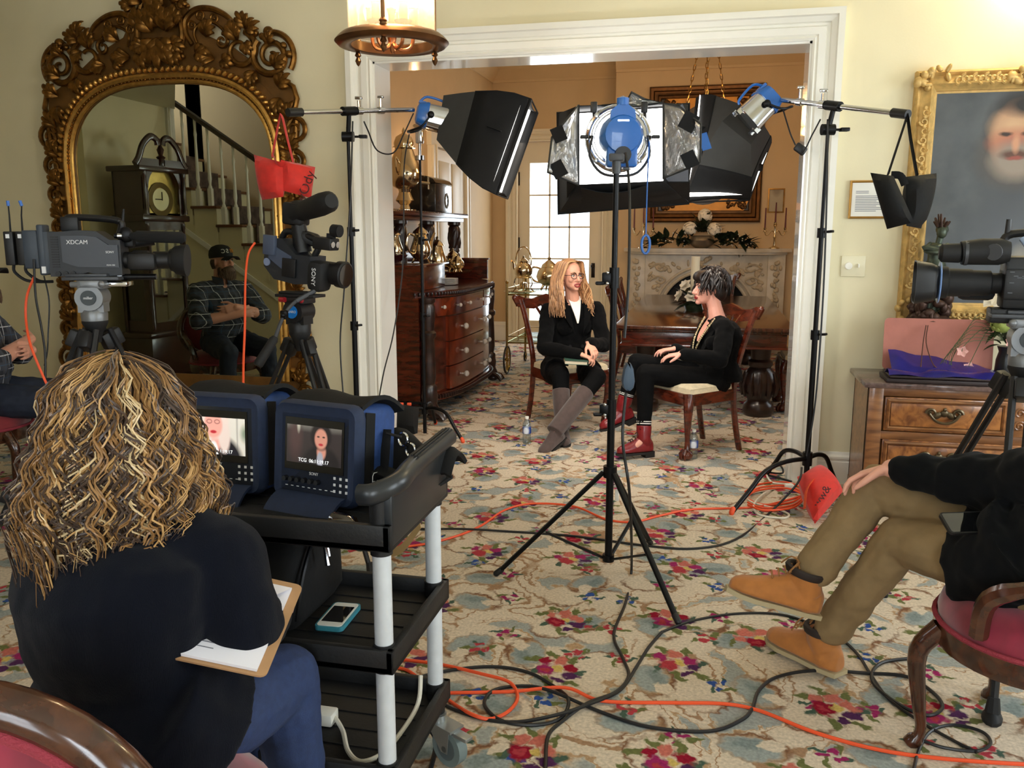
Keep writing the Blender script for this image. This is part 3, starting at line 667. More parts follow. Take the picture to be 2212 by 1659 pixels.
# ------------------------------------------------------------------ dining chairs
def make_chair(name, label, X):
    t = thing(name, label, 'chair', X=X, group='carved mahogany dining chairs with cream seats')
    st_ = MB(); st_.prism([(-.2, -.2), (.215, -.245), (.215, .245), (-.2, .2)], .05, z0=.435, taper=.97); st_.prism([(-.195, -.195), (.21, -.24), (.21, .24), (-.195, .195)], .02, z0=.484, taper=.86); st_.build('seat', creamf, t)
    fr = MB(); fr.bx(.2, .235, -.25, .25, .37, .45, .006)
    for s in (-1, 1): fr.prism([(-.23, s * .2), (.21, s * .245), (.21, s * .215), (-.23, s * .17)][::s], .08, z0=.37)
    fr.bx(-.235, -.2, -.2, .2, .37, .46); fr.build('seat_frame', chairw, t)
    for s in (-1, 1):
        l = MB(); p = smooth_path([(.2, s * .215, .44), (.222, s * .238, .36), (.218, s * .232, .24), (.2, s * .215, .12), (.205, s * .22, .055)], 4)
        l.tube(p, [.042 - .024 * min(1, i / 11) if i < 12 else .018 + .006 * (i - 12) / 4 for i in range(len(p))], 9, sq=1.0)
        l.ell((.212, s * .228, .034), (.044, .04, .034), n=10, m=7)
        for a in (-.6, 0, .6): l.tube([(.21 + .02 * math.cos(a), s * .222 + .02 * math.sin(a), .07), (.21 + .048 * math.cos(a), s * .226 + .044 * math.sin(a), .04), (.21 + .046 * math.cos(a), s * .226 + .042 * math.sin(a), .008)], [.012, .011, .008], 6)
        l.build('leg', chairw, t)
        b_ = MB(); p = smooth_path([(-.30, s * .19, 0), (-.255, s * .185, .2), (-.225, s * .185, .44), (-.25, s * .19, .62), (-.31, s * .215, .86), (-.345, s * .24, .985)], 4)
        b_.tube(p, [(.024, .019)] * len(p), 8, rot0=PI / 4, hint=(1, 0, 0)); b_.build('leg', chairw, t)
    rail = MB(); ys = [-.275, -.25, -.2, -.12, -.05, 0, .05, .12, .2, .25, .275]; zs = [1.0, 1.005, .985, .975, 1.0, 1.012, 1.0, .975, .985, 1.005, 1.0]
    rail.loft([[(-.335, y, z + .012), (-.36, y, z + .012), (-.352, y, z - .07), (-.325, y, z - .07)] for y, z in zip(ys, zs)])
    for s in (-1, 1): rail.cap((-.345, s * .265, .955), (-.35, s * .285, 1.0), .02, .024, 8)
    rail.build('top_rail', chairw, t)
    sp = MB()
    for i, y in enumerate((-.06, -.022, .022, .06)):
        s = 1 if y > 0 else -1
        p = smooth_path([(-.232, y * .8, .45), (-.245, y * 1.0, .56), (-.27, y * 1.5, .70), (-.29, y * .7, .80), (-.335, y * 1.9, .95)], 4)
        sp.tube(p, [(.012, .008)] * len(p), 6, rot0=PI / 4)
    for z, x, yw in ((.52, -.24, .065), (.68, -.267, .09), (.8, -.29, .05)): sp.box((x, 0, z), (.014, yw * 2, .026), .004)
    sp.build('splat', chairw, t)
    return t
def cx(x, y, a): return M4.Translation((x, y, 0)) @ M4.Rotation(math.radians(a), 4, 'Z')
ch0 = make_chair('dining_chair', 'carved dining chair under the blonde woman in the black coat', cx(-1.08, 1.27, -47))
dup(ch0, 0, label='carved dining chair under the dark haired woman in red boots', X=cx(-.10, .64, -138))
dup(ch0, 0, label='empty dining chair at the left side of the table, just behind the blonde woman', X=cx(-.62, 3.0, 6))
dup(ch0, 0, label='empty dining chair at the left side of the long table, second along towards the fireplace', X=cx(-.66, 4.1, -4))
dup(ch0, 0, label='empty dining chair at the far end of the long table, back to the fireplace', X=cx(.07, 5.32, -90))
dup(ch0, 0, label='dining chair at the right side of the long table beside the door casing', X=cx(.86, 2.35, 180))
# ------------------------------------------------------------------ table centrepiece, with a candle of its own
leafm = mat('magnolia_leaf', (34, 44, 28), .35, var=.25, vscale=20)
leafl = mat('light_leaf', (70, 84, 42), .45, var=.2, vscale=20)
petal = mat('white_petal', (232, 222, 202), .6)
def leaf(mb, c, d, ln, wd, bend=.25, up=(0, 0, 1)):
    X = frame_x(d, up, c)
    def f(u, v):
        k = math.sin(PI * min(.999, u ** .85)) * wd; q = v * 2 - 1
        return (u * ln, q * k, -bend * ln * u * u + abs(q) * k * .3)
    mb.sheet(f, 6, 4, T=X)
def blossom(mb, c, r, n, rnd, d=(0, 0, 1), layers=3):
    X = frame_z(d); X.translation = V(c)
    for L_ in range(layers):
        for i in range(n):
            a = 2 * PI * (i + .5 * L_) / n + rnd.uniform(-.1, .1); e = .25 + .5 * L_ / max(1, layers - 1) * 1.3
            dv = X.to_3x3() @ V((math.cos(a) * math.cos(e), math.sin(a) * math.cos(e), math.sin(e)))
            leaf(mb, V(c), dv, r * (1 - .13 * L_), r * .42, -.1 + .3 * rnd.random(), up=X.to_3x3() @ V((0, 0, 1)))
rnd = random.Random(5)
cp = thing('floral_centrepiece', 'greenery centrepiece with white magnolias around a pillar candle on the dining table', 'flowers', (-.12, 3.1, .77))
q = MB(); q.lathe([(0, 0), (.1, 0), (.12, .05), (.09, .09), (0, .09)])
for i in range(60):
    a = rnd.uniform(0, 6.28); e = rnd.uniform(-.1, 1.3); leaf(q, (.04 * math.cos(a), .04 * math.sin(a), .07), (math.cos(a) * math.cos(e), math.sin(a) * math.cos(e), math.sin(e)), rnd.uniform(.14, .27), .035, .3)
q.build('foliage', leafm, cp)
for (x, y, z) in ((-.1, -.1, .24), (-.15, -.06, .14), (.1, -.1, .2), (-.04, -.14, .14)):
    q = MB(); blossom(q, (x, y, z), .075, 6, rnd, (x, y, .1), 2); q.build('flower', petal, cp)
MB().cyl((-.02, .02, .06), (-.02, .02, .52), .042, 18).build('candle', mat('ivory_wax', (236, 222, 190), .5), cp)
# ------------------------------------------------------------------ marble fireplace
marble = mat('veined_marble', (196, 184, 162), .35, var=.14, vscale=9)
marbled = mat('carved_marble', (184, 168, 142), .5, var=.12, vscale=14)
soot = mat('sooty_iron', (16, 14, 13), .7)
fp = thing('fireplace', 'carved marble fireplace with arched opening against the far wall', 'fireplace', (-.06, 5.9, 0))
YF = 5.98; fc = -.06
sh = MB(); n = 24; pts = []
for i in range(n + 1):
    t = i / n; x = fc - 1.04 + 2.08 * t; k = 1 - abs(2 * t - 1) ** 6; pts.append((x, YF - .16 - .16 * k))
sh.prism([(fc + 1.04, YF)] + [(fc - 1.04, YF)] + pts, .045, z0=1.275); sh.prism([(fc + .98, YF)] + [(fc - .98, YF)] + [(fc + (x - fc) * .95, y + .02) for x, y in pts], .03, z0=1.245)
sh.build('mantel_shelf', marble, fp, world=True)
N = 28; arch = []
ax, az, ar = fc, .30, .56
def archp(r, sx=1.0): return [(ax + r * sx * math.cos(a), az + .12 + r * 1.05 * math.sin(a)) for a in [PI * i / N for i in range(N + 1)]]
su = MB(); fy = YF - .15
inner = [(ax + ar, .05)] + archp(ar) + [(ax - ar, .05)]
outer = []
for (x, z) in inner:    # surround plate from arch to rectangle
    if z <= .06: outer.append((fc + (.78 if x > fc else -.78), .05)); continue
    a = math.atan2(z - az - .12, x - ax); ex, ez = abs(math.cos(a)), abs(math.sin(a)); k = min(.78 / max(ex, 1e-3), .80 / max(ez, 1e-3)); outer.append((ax + k * math.cos(a), az + .12 + k * math.sin(a)))
vs = [(x, fy, z) for x, z in inner] + [(x, fy, z) for x, z in outer]; nn = len(inner)
su.add(vs, [(i, nn + i, nn + i + 1, i + 1) for i in range(nn - 1)])
su.bx(fc - .97, fc - .76, fy - .02, YF, 0, 1.245, .006).bx(fc + .76, fc + .97, fy - .02, YF, 0, 1.245, .006).bx(fc - .78, fc + .78, fy - .004, YF - .1, 1.20, 1.245)
for k in (0, 1):
    r = ar + .02 + k * .06; su.tube([(x, fy - .01 - .012 * k, z) for x, z in archp(r)], .022 - .005 * k, 7)
su.build('surround', marble, fp, world=True)
cv = MB(); rnd = random.Random(3)
for s in (-1, 1):
    for i in range(16):     # fruit and leaf drops on the pilasters
        z = .12 + i * .068; w_ = .035 + .018 * math.sin(i * 1.9)
        for k in range(3): cv.ell((fc + s * .865 + rnd.uniform(-w_, w_), fy - .035, z + rnd.uniform(-.02, .02)), (rnd.uniform(.016, .032), .02, rnd.uniform(.018, .036)), n=8, m=6)
    for i in range(46):     # scrolls in the spandrels
        u, v = rnd.random(), rnd.random(); x = fc + s * (.18 + .54 * u); z = .78 + .36 * v
        if math.hypot((x - ax), (z - az - .12) / 1.05) < ar + .13: continue
        cv.ell((x, fy - .006, z), (rnd.uniform(.02, .05), .018, rnd.uniform(.016, .035)), M4.Rotation(rnd.uniform(0, 3), 4, 'Y'), n=8, m=6)
    for z0 in (.9, 1.06):
        cv.tube(smooth_path([(fc + s * .7, fy - .01, z0), (fc + s * .6, fy - .015, z0 + .06), (fc + s * .5, fy - .015, z0 + .02), (fc + s * .55, fy - .015, z0 - .03), (fc + s * .62, fy - .01, z0)], 4), .014, 6)
for i in range(12): cv.ell((fc + rnd.uniform(-.07, .07), fy - .04, 1.0 + .2 * i / 11), (rnd.uniform(.02, .04), .03, rnd.uniform(.02, .035)), n=8, m=6)
cv.build('carving', marbled, fp, world=True)
fb = MB(); fb.bx(fc - .62, fc + .62, YF - .03, YF - .02, .05, 1.1); fb.build('firebox', soot, fp, world=True)
MB().bx(fc - .76, fc + .76, YF - .22, YF - .02, 0, .02, .004).build('hearth', marble, fp, world=True)
# ------------------------------------------------------------------ on the mantel
redwax = mat('burgundy_wax', (92, 22, 18), .4)
def candelabra(label, x, y, rz):
    t = thing('candelabra', label, 'candelabra', (x, y, 1.32), rz, 'silver candelabra with red candles')
    MB().lathe([(0, 0), (.07, 0), (.065, .012), (.03, .025), (.014, .04), (.012, .12), (.022, .14), (.012, .16), (.012, .27), (.02, .285), (.028, .30), (.0, .30)], n=14).build('stem', silver, t)
    for dx, zt in ((0, .30), (-.12, .235), (.12, .235)):
        if dx:
            s = 1 if dx > 0 else -1
            MB().tube(smooth_path([(0, 0, .19), (s * .04, 0, .22), (s * .075, 0, .17), (s * .105, 0, .165), (dx, 0, .2)], 4), .006, 6).build('arm', silver, t)
        MB().lathe([(0, zt - .035), (.026, zt - .03), (.03, zt - .025), (.01, zt - .02), (.016, zt), (.02, zt + .02), (0, zt + .02)], (dx, 0, 0), 12).build('candle_cup', silver, t)
        MB().tube([(dx, 0, zt + .012), (dx, 0, zt + .26)], [.011, .008], 10).build('candle', redwax, t)
    return t
candelabra('silver candelabra with red candles at the left end of the mantel', -.85, 5.76, .0)
candelabra('silver candelabra with red candles at the right end of the mantel', .76, 5.76, .0)
mf = thing('flower_arrangement', 'white hydrangeas in a round silver bowl with magnolia leaves on the mantel', 'flowers', (-.12, 5.76, 1.32))
MB().lathe([(0, 0), (.07, 0), (.14, .05), (.155, .1), (.13, .15), (.11, .16)], n=20).build('bowl', mat('dull_silver_bowl', (150, 138, 120), .35, .8), mf)
for (x, y, z) in ((-.15, -.06, .24), (.03, -.05, .40), (.15, -.06, .23)):
    q = MB(); rr = random.Random(int(x * 100) + 50)
    for i in range(70):
        a, e = rr.uniform(0, 6.28), rr.uniform(-.6, 1.57); d = V((math.cos(a) * math.cos(e), math.sin(a) * math.cos(e), math.sin(e)))
        q.ell(V((x, y, z)) + d * .085, (.022, .022, .007), frame_z(d), n=6, m=4)
    q.ell((x, y, z), (.075, .075, .07)); q.build('flower', petal, mf)
q = MB(); rr = random.Random(8)
for i in range(120):
    a = rr.uniform(-1, 1); x = (.12 + abs(a) ** .8 * .5) * (1 if a > 0 else -1); d = V((rr.uniform(-.3, 1) * (1 if x > 0 else -1), rr.uniform(-.8, .1), rr.uniform(-.25, .9)))
    leaf(q, (x, rr.uniform(-.1, .02), .03 + rr.uniform(0, .14) * (1 - abs(a) * .7)), d, rr.uniform(.11, .19), rr.uniform(.03, .05), .2)
for i in range(22):
    d = V((rr.uniform(-1, 1), rr.uniform(-.7, .1), rr.uniform(.3, 1))); leaf(q, (rr.uniform(-.06, .06), -.02, .2), d, rr.uniform(.16, .3), .045, .2)
q.build('foliage', leafm, mf)
q = MB()
for i in range(34): q.ell((rr.uniform(.28, .62) if i > 8 else rr.uniform(-.55, -.2), rr.uniform(-.15, -.08), rr.uniform(.02, .2)), (.009, .009, .009), n=6, m=4)
q.build('berries', mat('pearl_berry', (220, 214, 200), .3), mf)
gold = mat('gilded_wood', (150, 108, 48), .38, .75, var=.3, vscale=18)
goldl = mat('pale_gilded_wood', (206, 170, 104), .5, .25, var=.22, vscale=25)
def frame_loft(x0, x1, z0, z1, y, prof):
    """picture frame: profile (inward offset, projection towards -y) swept round the rectangle"""
    mb = MB(); cs = [(x0, z0, 1, 1), (x0, z1, 1, -1), (x1, z1, -1, -1), (x1, z0, -1, 1)]
    rings = [[(x + sx * o, y - d, z + sz * o) for o, d in prof] for x, z, sx, sz in cs]
    return mb.loft(rings[::-1], caps=False, closed=True)
sf = thing('picture_frame', 'small thin gold frame holding a pale print beside the right candelabra', 'picture', (.77, 5.98, 1.91))
frame_loft(.67, .87, 1.76, 2.06, 5.98, [(0, 0), (0, .015), (.014, .018), (.018, .008), (.018, 0)]).build('frame', gold, sf, world=True)
MB().bx(.685, .855, 5.972, 5.976, 1.775, 2.045).build('print', paint_shapes('pale_print', (170, 158, 134), [(0, .13, .05, .07, .4, (140, 126, 104))], .6), sf, world=True)
om = thing('wall_painting', 'large dark painting with an oval mat and ornate gold frame above the mantel', 'painting', (-.12, 5.98, 2.48))
darkgold = mat('dark_gilded_wood', (84, 54, 22), .4, .7, var=.3, vscale=16)
fx0, fx1, fz0, fz1 = -.83, .585, 1.645, 3.32
frame_loft(fx0, fx1, fz0, fz1, 5.98, [(0, 0), (0, .05), (.02, .075), (.05, .06), (.07, .085), (.1, .07), (.115, .04), (.14, .04), (.15, .02), (.15, 0)]).build('frame', darkgold, om, world=True)
mm = MB(); cxm, czm = (fx0 + fx1) / 2, (fz0 + fz1) / 2; ow, oh = .47, .62; hw, hh = (fx1 - fx0) / 2 - .145, (fz1 - fz0) / 2 - .145; k = 40; ins, outs = [], []
for i in range(k):
    a = 2 * PI * i / k; ins.append((cxm + ow * math.cos(a), 5.955, czm + oh * math.sin(a))); c_, s_ = math.cos(a), math.sin(a); q_ = min(hw / max(abs(c_), 1e-4), hh / max(abs(s_), 1e-4)); outs.append((cxm + q_ * c_, 5.955, czm + q_ * s_))
mm.add(ins + outs, [(i, k + i, k + (i + 1) % k, (i + 1) % k) for i in range(k)]); mm.build('oval_mat', mat('gilt_mat', (206, 142, 60), .5, .3, var=.12, vscale=9), om, world=True)
MB().bx(cxm - hw, cxm + hw, 5.965, 5.972, czm - hh, czm + hh).build('canvas', paint_shapes('dim_landscape', (44, 34, 26), [(0, .45, .5, .3, .5, (70, 58, 44)), (.1, .3, .3, .2, .6, (52, 44, 30))], .4), om, world=True)
oc = MB(); rr = random.Random(4)
for sx in (-1, 1):
    for sz in (-1, 1):
        for i in range(26): oc.ell((cxm + sx * (hw - .03 - abs(rr.gauss(0, .09))), 5.95, czm + sz * (hh - .03 - abs(rr.gauss(0, .07)))), (rr.uniform(.012, .035), .012, rr.uniform(.01, .03)), M4.Rotation(rr.uniform(0, 3), 4, 'Y'), n=8, m=5)
oc.build('corner_scroll', darkgold, om, world=True)
# ------------------------------------------------------------------ chandelier over the table: bowl on chains, with its bulbs
cl = thing('chandelier', 'brass bowl chandelier hung on chains over the dining table, behind the black softbox', 'chandelier', (-.1, 3.4, 2.2))
WARM = (1.0, .62, .30)
bulbm = mat('lit_bulb', (255, 220, 160), .4, emit=(255, 196, 120), estr=30)
cc = V((-.1, 3.4, 0))
MB().cyl(cc + V((0, 0, 3.55)), cc + V((0, 0, ZC)), .06).build('ceiling_rose', brass, cl, world=True)
for k, (ax_, ay_) in enumerate(((-.16, -.05), (-.01, -.17), (.15, -.06), (.0, .16))):
    lk = MB(); a = cc + V((ax_ * .25, ay_ * .25, 3.55)); bq = cc + V((ax_ * 1.4, ay_ * 1.4, 2.5)); m_ = int((a - bq).length / .05)
    for i in range(m_):
        p = a.lerp(bq, (i + .5) / m_); d = (bq - a).normalized(); X = frame_z(d) @ M4.Rotation((i % 2) * PI / 2, 4, 'Z'); X.translation = p
        lk.tube([X @ V((.011 * math.cos(q_), 0, .033 * math.sin(q_))) for q_ in [2 * PI * j / 8 for j in range(8)]], .0045, 5, closed=True)
    lk.build('chain', brass, cl, world=True)
MB().lathe([(.0, 2.16), (.02, 2.17), (.05, 2.22), (.16, 2.26), (.24, 2.36), (.26, 2.48), (.27, 2.5), (.26, 2.5), (.23, 2.38), (.0, 2.28)], cc, 24).build('bowl', brass, cl, world=True)
for k in range(6):
    a = k * PI / 3 + .25; e = cc + V((.46 * math.cos(a), .46 * math.sin(a), 2.32))
    MB().tube(smooth_path([cc + V((.24 * math.cos(a), .24 * math.sin(a), 2.36)), cc + V((.34 * math.cos(a), .34 * math.sin(a), 2.24)), e + V((0, 0, -.06)), e], 4), .008, 6).build('arm', brass, cl, world=True)
    o = MB().lathe([(0, 0), (.03, .0), (.035, .01), (.014, .015), (.014, .07), (0, .07)], e, 10).build('candle_cup', brass, cl, world=True)
    MB().lathe([(0, .07), (.012, .075), (.02, .1), (.012, .13), (0, .15)], e, 10).build('bulb', bulbm, o, world=True)
def lamp(name, loc, power, col, r=.05):
    l = bpy.data.lights.new(name, 'POINT'); l.energy = power; l.color = col; l.shadow_soft_size = r
    o = bpy.data.objects.new(name, l); sc.collection.objects.link(o); o.location = loc; return o
lamp('chandelier_light', (-.1, 3.4, 2.62), 58, WARM, .3)
# sconces: left dining wall above the sideboard, and the front room wall above the portrait (just out of frame)
def sconce(label, X, power, col=WARM):
    t = thing('wall_sconce', label, 'lamp', X=X)
    MB().lathe([(0, 0), (.05, 0), (.055, .01), (.03, .02), (0, .025)], n=14, T=M4.Rotation(PI / 2, 4, 'Y')).build('backplate', brass, t)
    MB().tube(smooth_path([(.02, 0, 0), (.08, 0, -.04), (.12, 0, 0), (.12, 0, .03)], 4), .008, 7).build('arm', brass, t)
    MB().lathe([(.0, .03), (.03, .03), (.03, .04), (.012, .04), (.012, .12), (0, .12)], (.12, 0, 0), 10).build('candle_tube', mat('ivory_sleeve', (236, 226, 200), .5), t)
    MB().lathe([(0, .12), (.012, .125), (.02, .15), (.01, .18), (0, .2)], (.12, 0, 0), 10).build('bulb', bulbm, t)
    lamp('sconce_light', X @ V((.12, 0, .24)), power, col, .04)
sconce('brass wall sconce on the dining room wall above the sideboard', M4.Translation((DL, 2.86, 1.95)), 6)
# ------------------------------------------------------------------ front room: mirror, clock, stairs, portrait wall, dresser
agold = mat('aged_gilding', (120, 82, 34), .36, .85, var=.45, vscale=24)
bgold = mat('bright_gilding', (206, 158, 82), .3, .85, var=.2, vscale=30)
ochre = mat('ochre_gesso', (112, 76, 30), .5, .35, var=.25, vscale=12)
XM = -3.645; ZS, ZT, HW = 1.95, 2.505, .765
def outl(off, n=44, z0=.5):
    """outline of the glass pushed out by off: up the left side, over the arch, down the right"""
    w_, h = HW + off, ZT - ZS + off; pts = [(XM - w_, z0), (XM - w_, (z0 + ZS) / 2)]
    for i in range(n + 1):
        a = PI - PI * i / n; c, s = math.cos(a), math.sin(a); pts.append((XM + w_ * math.copysign(abs(c) ** .72, c), ZS + h * abs(s) ** .80))
    return pts + [(XM + w_, (z0 + ZS) / 2), (XM + w_, z0)]
mi = thing('mirror', 'tall arched mirror in an ornate carved gilt frame on the left wall', 'mirror', (XM, 0, .1))
MB().prism(outl(.01), .004, T=M4(((1, 0, 0, 0), (0, 0, -1, -.026), (0, 1, 0, 0), (0, 0, 0, 1)))).build('glass', mat('silvered_glass', (196, 200, 184), .012, 1.0), mi, world=True)
def plate(p0, p1, y0, y1, mb):
    rings = [[(a[0], y0, a[1]), (b[0], y0, b[1]), (b[0], y1, b[1]), (a[0], y1, a[1])] for a, b in zip(p0, p1)]; mb.loft(rings)
m_ = MB(); plate(outl(.0), outl(.15), -.04, -.002, m_); m_.build('backing', ochre, mi, world=True)
m_ = MB(); m_.tube([(x, -.045, z) for x, z in outl(.018)], [(.016, .018)] * len(outl(.0)), 8, hint=(0, 1, 0)); m_.tube([(x, -.05, z) for x, z in outl(.055)], [(.022, .026)] * 49, 8, hint=(0, 1, 0)); m_.build('inner_moulding', bgold, mi, world=True)
m_ = MB(); pts = smooth_path([(x, -.05, z) for x, z in outl(.098)], 6); acc = 0; last = pts[0]
for a, b in zip(pts[:-1], pts[1:]):
    acc += (b - a).length
    if acc > .040: acc = 0; d = (b - a).normalized(); m_.ell(a, (.030, .026, .017), frame_x(d, (0, 1, 0)) @ M4.Rotation(.6, 4, 'Z') @ M4.Rotation(PI / 2, 4, 'Y'), n=8, m=6)
m_.build('rope_moulding', bgold, mi, world=True)
m_ = MB(); acc = 0; pts = smooth_path([(x, -.062, z) for x, z in outl(.034)], 6)
for a, b in zip(pts[:-1], pts[1:]):
    acc += (b - a).length
    if acc > .022: acc = 0; m_.ell(a, (.007, .007, .007), n=6, m=4)
m_.build('bead_moulding', agold, mi, world=True)
def rel(px, py): p = WY(px, py, 0); return p.x - XM - .0, p.z
def spiral(c, r, a0, turns, sgn, n=26, shrink=.25):
    return [(c[0] + r * (1 - (1 - shrink) * i / n) * math.cos(a0 + sgn * turns * 2 * PI * i / n), c[1] + r * (1 - (1 - shrink) * i / n) * math.sin(a0 + sgn * turns * 2 * PI * i / n)) for i in range(n + 1)]
def taper(n, r0, r1, mid_=1.0): return [r0 + (r1 - r0) * i / (n - 1) + (mid_ - 1) * r0 * math.sin(PI * i / (n - 1)) for i in range(n)]
def lobed(mb, c, d, ln, wd, y=-.05, curl=.5):
    """carved acanthus leaf standing proud of the frame"""
    dx, dz = d; L_ = math.hypot(dx, dz); dx, dz = dx / L_, dz / L_
    for k in range(5):
        a = (k - 2) * .38; ex, ez = dx * math.cos(a) - dz * math.sin(a), dx * math.sin(a) + dz * math.cos(a); l = ln * (1 - .17 * abs(k - 2))
        mb.tube(smooth_path([(c[0], y, c[1]), (c[0] + ex * l * .45, y - .035, c[1] + ez * l * .45), (c[0] + ex * l * .85, y - .04, c[1] + ez * l * .85), (c[0] + ex * l, y - .015 , c[1] + ez * l)], 3), [wd * .5, wd * .75, wd, wd * 1.05, wd, wd * .95, wd * .8, wd * .55, wd * .4, wd * .2], 7, sq=.6, hint=(0, 1, 0))
sc_ = MB(); lf = MB(); pl = MB(); bd = MB()
for s in (-1, 1):
    def Q(px, py): x, z = rel(px, py); return (XM + s * x, z)
    def T3(pts, y): return [(p[0], y, p[1]) for p in pts]
    # big C scroll of the crest with its broad band and roundels
    o = [Q(*p) for p in ((424, 100), (410, 75), (410, 45), (432, 24), (462, 22), (490, 33), (508, 48), (515, 62))]; i_ = [Q(*p) for p in ((434, 96), (428, 78), (432, 62), (450, 50), (468, 52), (486, 64), (494, 76), (498, 80))]
    po, pi = smooth_path(T3(o, -.045), 4), smooth_path(T3(i_, -.045), 4)
    plate([(p.x, p.z) for p in pi], [(p.x, p.z) for p in po], -.04, -.005, pl); sc_.tube(po, taper(len(po), .018, .012, 1.3), 8); sc_.tube(pi, .010, 7)
    e = Q(488, 92); sp = spiral(e, .05, 1.4, 1.2, -s); sc_.tube(T3(sp, -.05), taper(len(sp), .016, .008), 7)
    for p in ((441, 37), (471, 43), (423, 58)): c = Q(*p); sc_.tube([(c[0] + .026 * math.cos(a), -.046, c[1] + .026 * math.sin(a)) for a in [2 * PI * k / 14 for k in range(14)]], .007, 6, closed=True); bd.ell((c[0], -.046, c[1]), (.011, .01, .011), n=8, m=5)
    # middle and outer ring scrolls
    for c, r, a0, t_, g_ in (((527, 112), .125, 1.2, 1.05, -1), ((594, 124), .135, 2.3, 1.9, 1)):
        c = Q(*c); a0 = a0 if s > 0 else PI - a0; sp = spiral(c, r, a0, t_, s * g_, 40, .35 if t_ < 1.5 else .12); sc_.tube(T3(sp, -.05), taper(len(sp), .026, .012), 8)
    c = Q(594, 124); sc_.tube(T3([(c[0] + .15 * math.cos(a), c[1] + .15 * math.sin(a)) for a in [(-.6 + 2.4 * k / 14) if s > 0 else PI - (-.6 + 2.4 * k / 14) for k in range(15)]], -.03), .02, 8)
    for p, d, l, w_ in (((520, 90), (-.2, 1), .13, .022), ((545, 62), (-.6, .8), .12, .018), ((540, 70), (.9, .4), .12, .018), ((600, 148), (.8, .6), .12, .018), ((560, 158), (-.3, -.8), .11, .02), ((490, 132), (.9, -.4), .10, .02), ((470, 130), (-1, .2), .12, .017), ((452, 80), (.6, .7), .12, .022), ((432, 118), (1, -.1), .12, .02), ((540, 95), (.5, -1), .10, .018), ((588, 100), (.4, .9), .09, .014), ((610, 190), (.6, .5), .12, .02), ((612, 215), (-.2, -1), .12, .02)):
        lobed(lf, Q(*p), (s * d[0], d[1]), l, w_)
    c = Q(588, 72); bd.ell((c[0], -.05, c[1]), (.034, .034, .034)); bd.ell((c[0], -.05, c[1] - .045), (.022, .022, .018)); c = Q(548, 65); bd.ell((c[0], -.05, c[1]), (.024, .024, .024))
    for p in ((620, 102), (632, 120), (560, 75), (575, 82)): c = Q(*p); bd.ell((c[0], -.05, c[1]), (.024, .022, .024))
    # side runs of leaf scrolls down to the foot
    x0 = HW + .15
    for (z, r) in ((2.18, .085), (1.98, .07), (1.78, .06), (1.55, .055), (1.3, .05), (1.05, .05), (.82, .06), (.6, .09), (.42, .11)):
        X_ = XM + s * (x0 + r * .35); sp = spiral((X_, z), r, PI / 2, 1.3, -s, 22, .3); sc_.tube(T3(sp, -.045), taper(len(sp), .019, .009), 7); lobed(lf, (XM + s * (x0 - .02), z + .07), (s * .5, 1), .13, .016, -.04); lobed(lf, (XM + s * (x0 - .03), z - .02), (s * .4, -1), .09, .015, -.04)
    sc_.tube(T3([(XM + s * (x0 + .02 + .02 * math.sin(z * 9)), z) for z in [.35 + 1.95 * k / 40 for k in range(41)]], -.03), .022, 8)
    sc_.tube(T3([Q(*p) for p in ((618, 176), (640, 190), (648, 215), (640, 250), (628, 275))], -.04), .018, 8)
    # straps framing the centre crest
    sc_.tube(smooth_path(T3([Q(*p) for p in ((368, -22), (385, 5), (398, 40), (405, 80), (400, 118))], -.06), 4), .02, 8); sc_.tube(smooth_path(T3([Q(*p) for p in ((352, 5), (368, 28), (375, 48))], -.06), 4), .024, 8)
    for p, d, l, w_ in (((372, 70), (.5, 1), .15, .028), ((360, 98), (.7, -.7), .17, .03), ((350, 90), (.15, -1), .20, .03), ((392, 60), (.2, 1), .13, .024), ((385, 100), (.8, -.2), .12, .02), ((356, 60), (.3, 1), .16, .03), ((345, 30), (.5, 1), .16, .028), ((385, 8), (.6, .5), .12, .02), ((400, 14), (1, .2), .1, .018), ((345, 5), (.2, 1), .18, .03), ((398, 112), (-.3, -1), .12, .022)):
        lobed(lf, Q(*p), (s * d[0], d[1]), l, w_, -.075)
    for p in ((396, 92), (402, 100), (398, 108), (404, 116), (408, 126), (372, 112), (379, 120), (412, 12), (418, 18)): c = Q(*p); bd.ell((c[0], -.07, c[1]), (.018, .02, .018), n=8, m=6)
top = [(XM + x, z) for x, z in [(-.95, 2.3), (-.93, 2.46), (-.72, 2.58), (-.52, 2.72), (-.3, 2.82), (-.17, 3.02), (0, 3.1), (.17, 3.02), (.3, 2.82), (.52, 2.72), (.72, 2.58), (.93, 2.46), (.95, 2.3)]]
arc = [p for p in outl(.12)]; ai = arc[2:-2]; ai = [ai[round(k * (len(ai) - 1) / 12)] for k in range(13)]
plate(ai, top, -.035, -.002, pl); pl.bx(XM - HW - .14, XM + HW + .14, -.04, -.002, .12, .52)
pl.build('crest_plate', ochre, mi, world=True); sc_.build('scrollwork', agold, mi, world=True); lf.build('leafwork', agold, mi, world=True); bd.build('finial_beads', agold, mi, world=True)
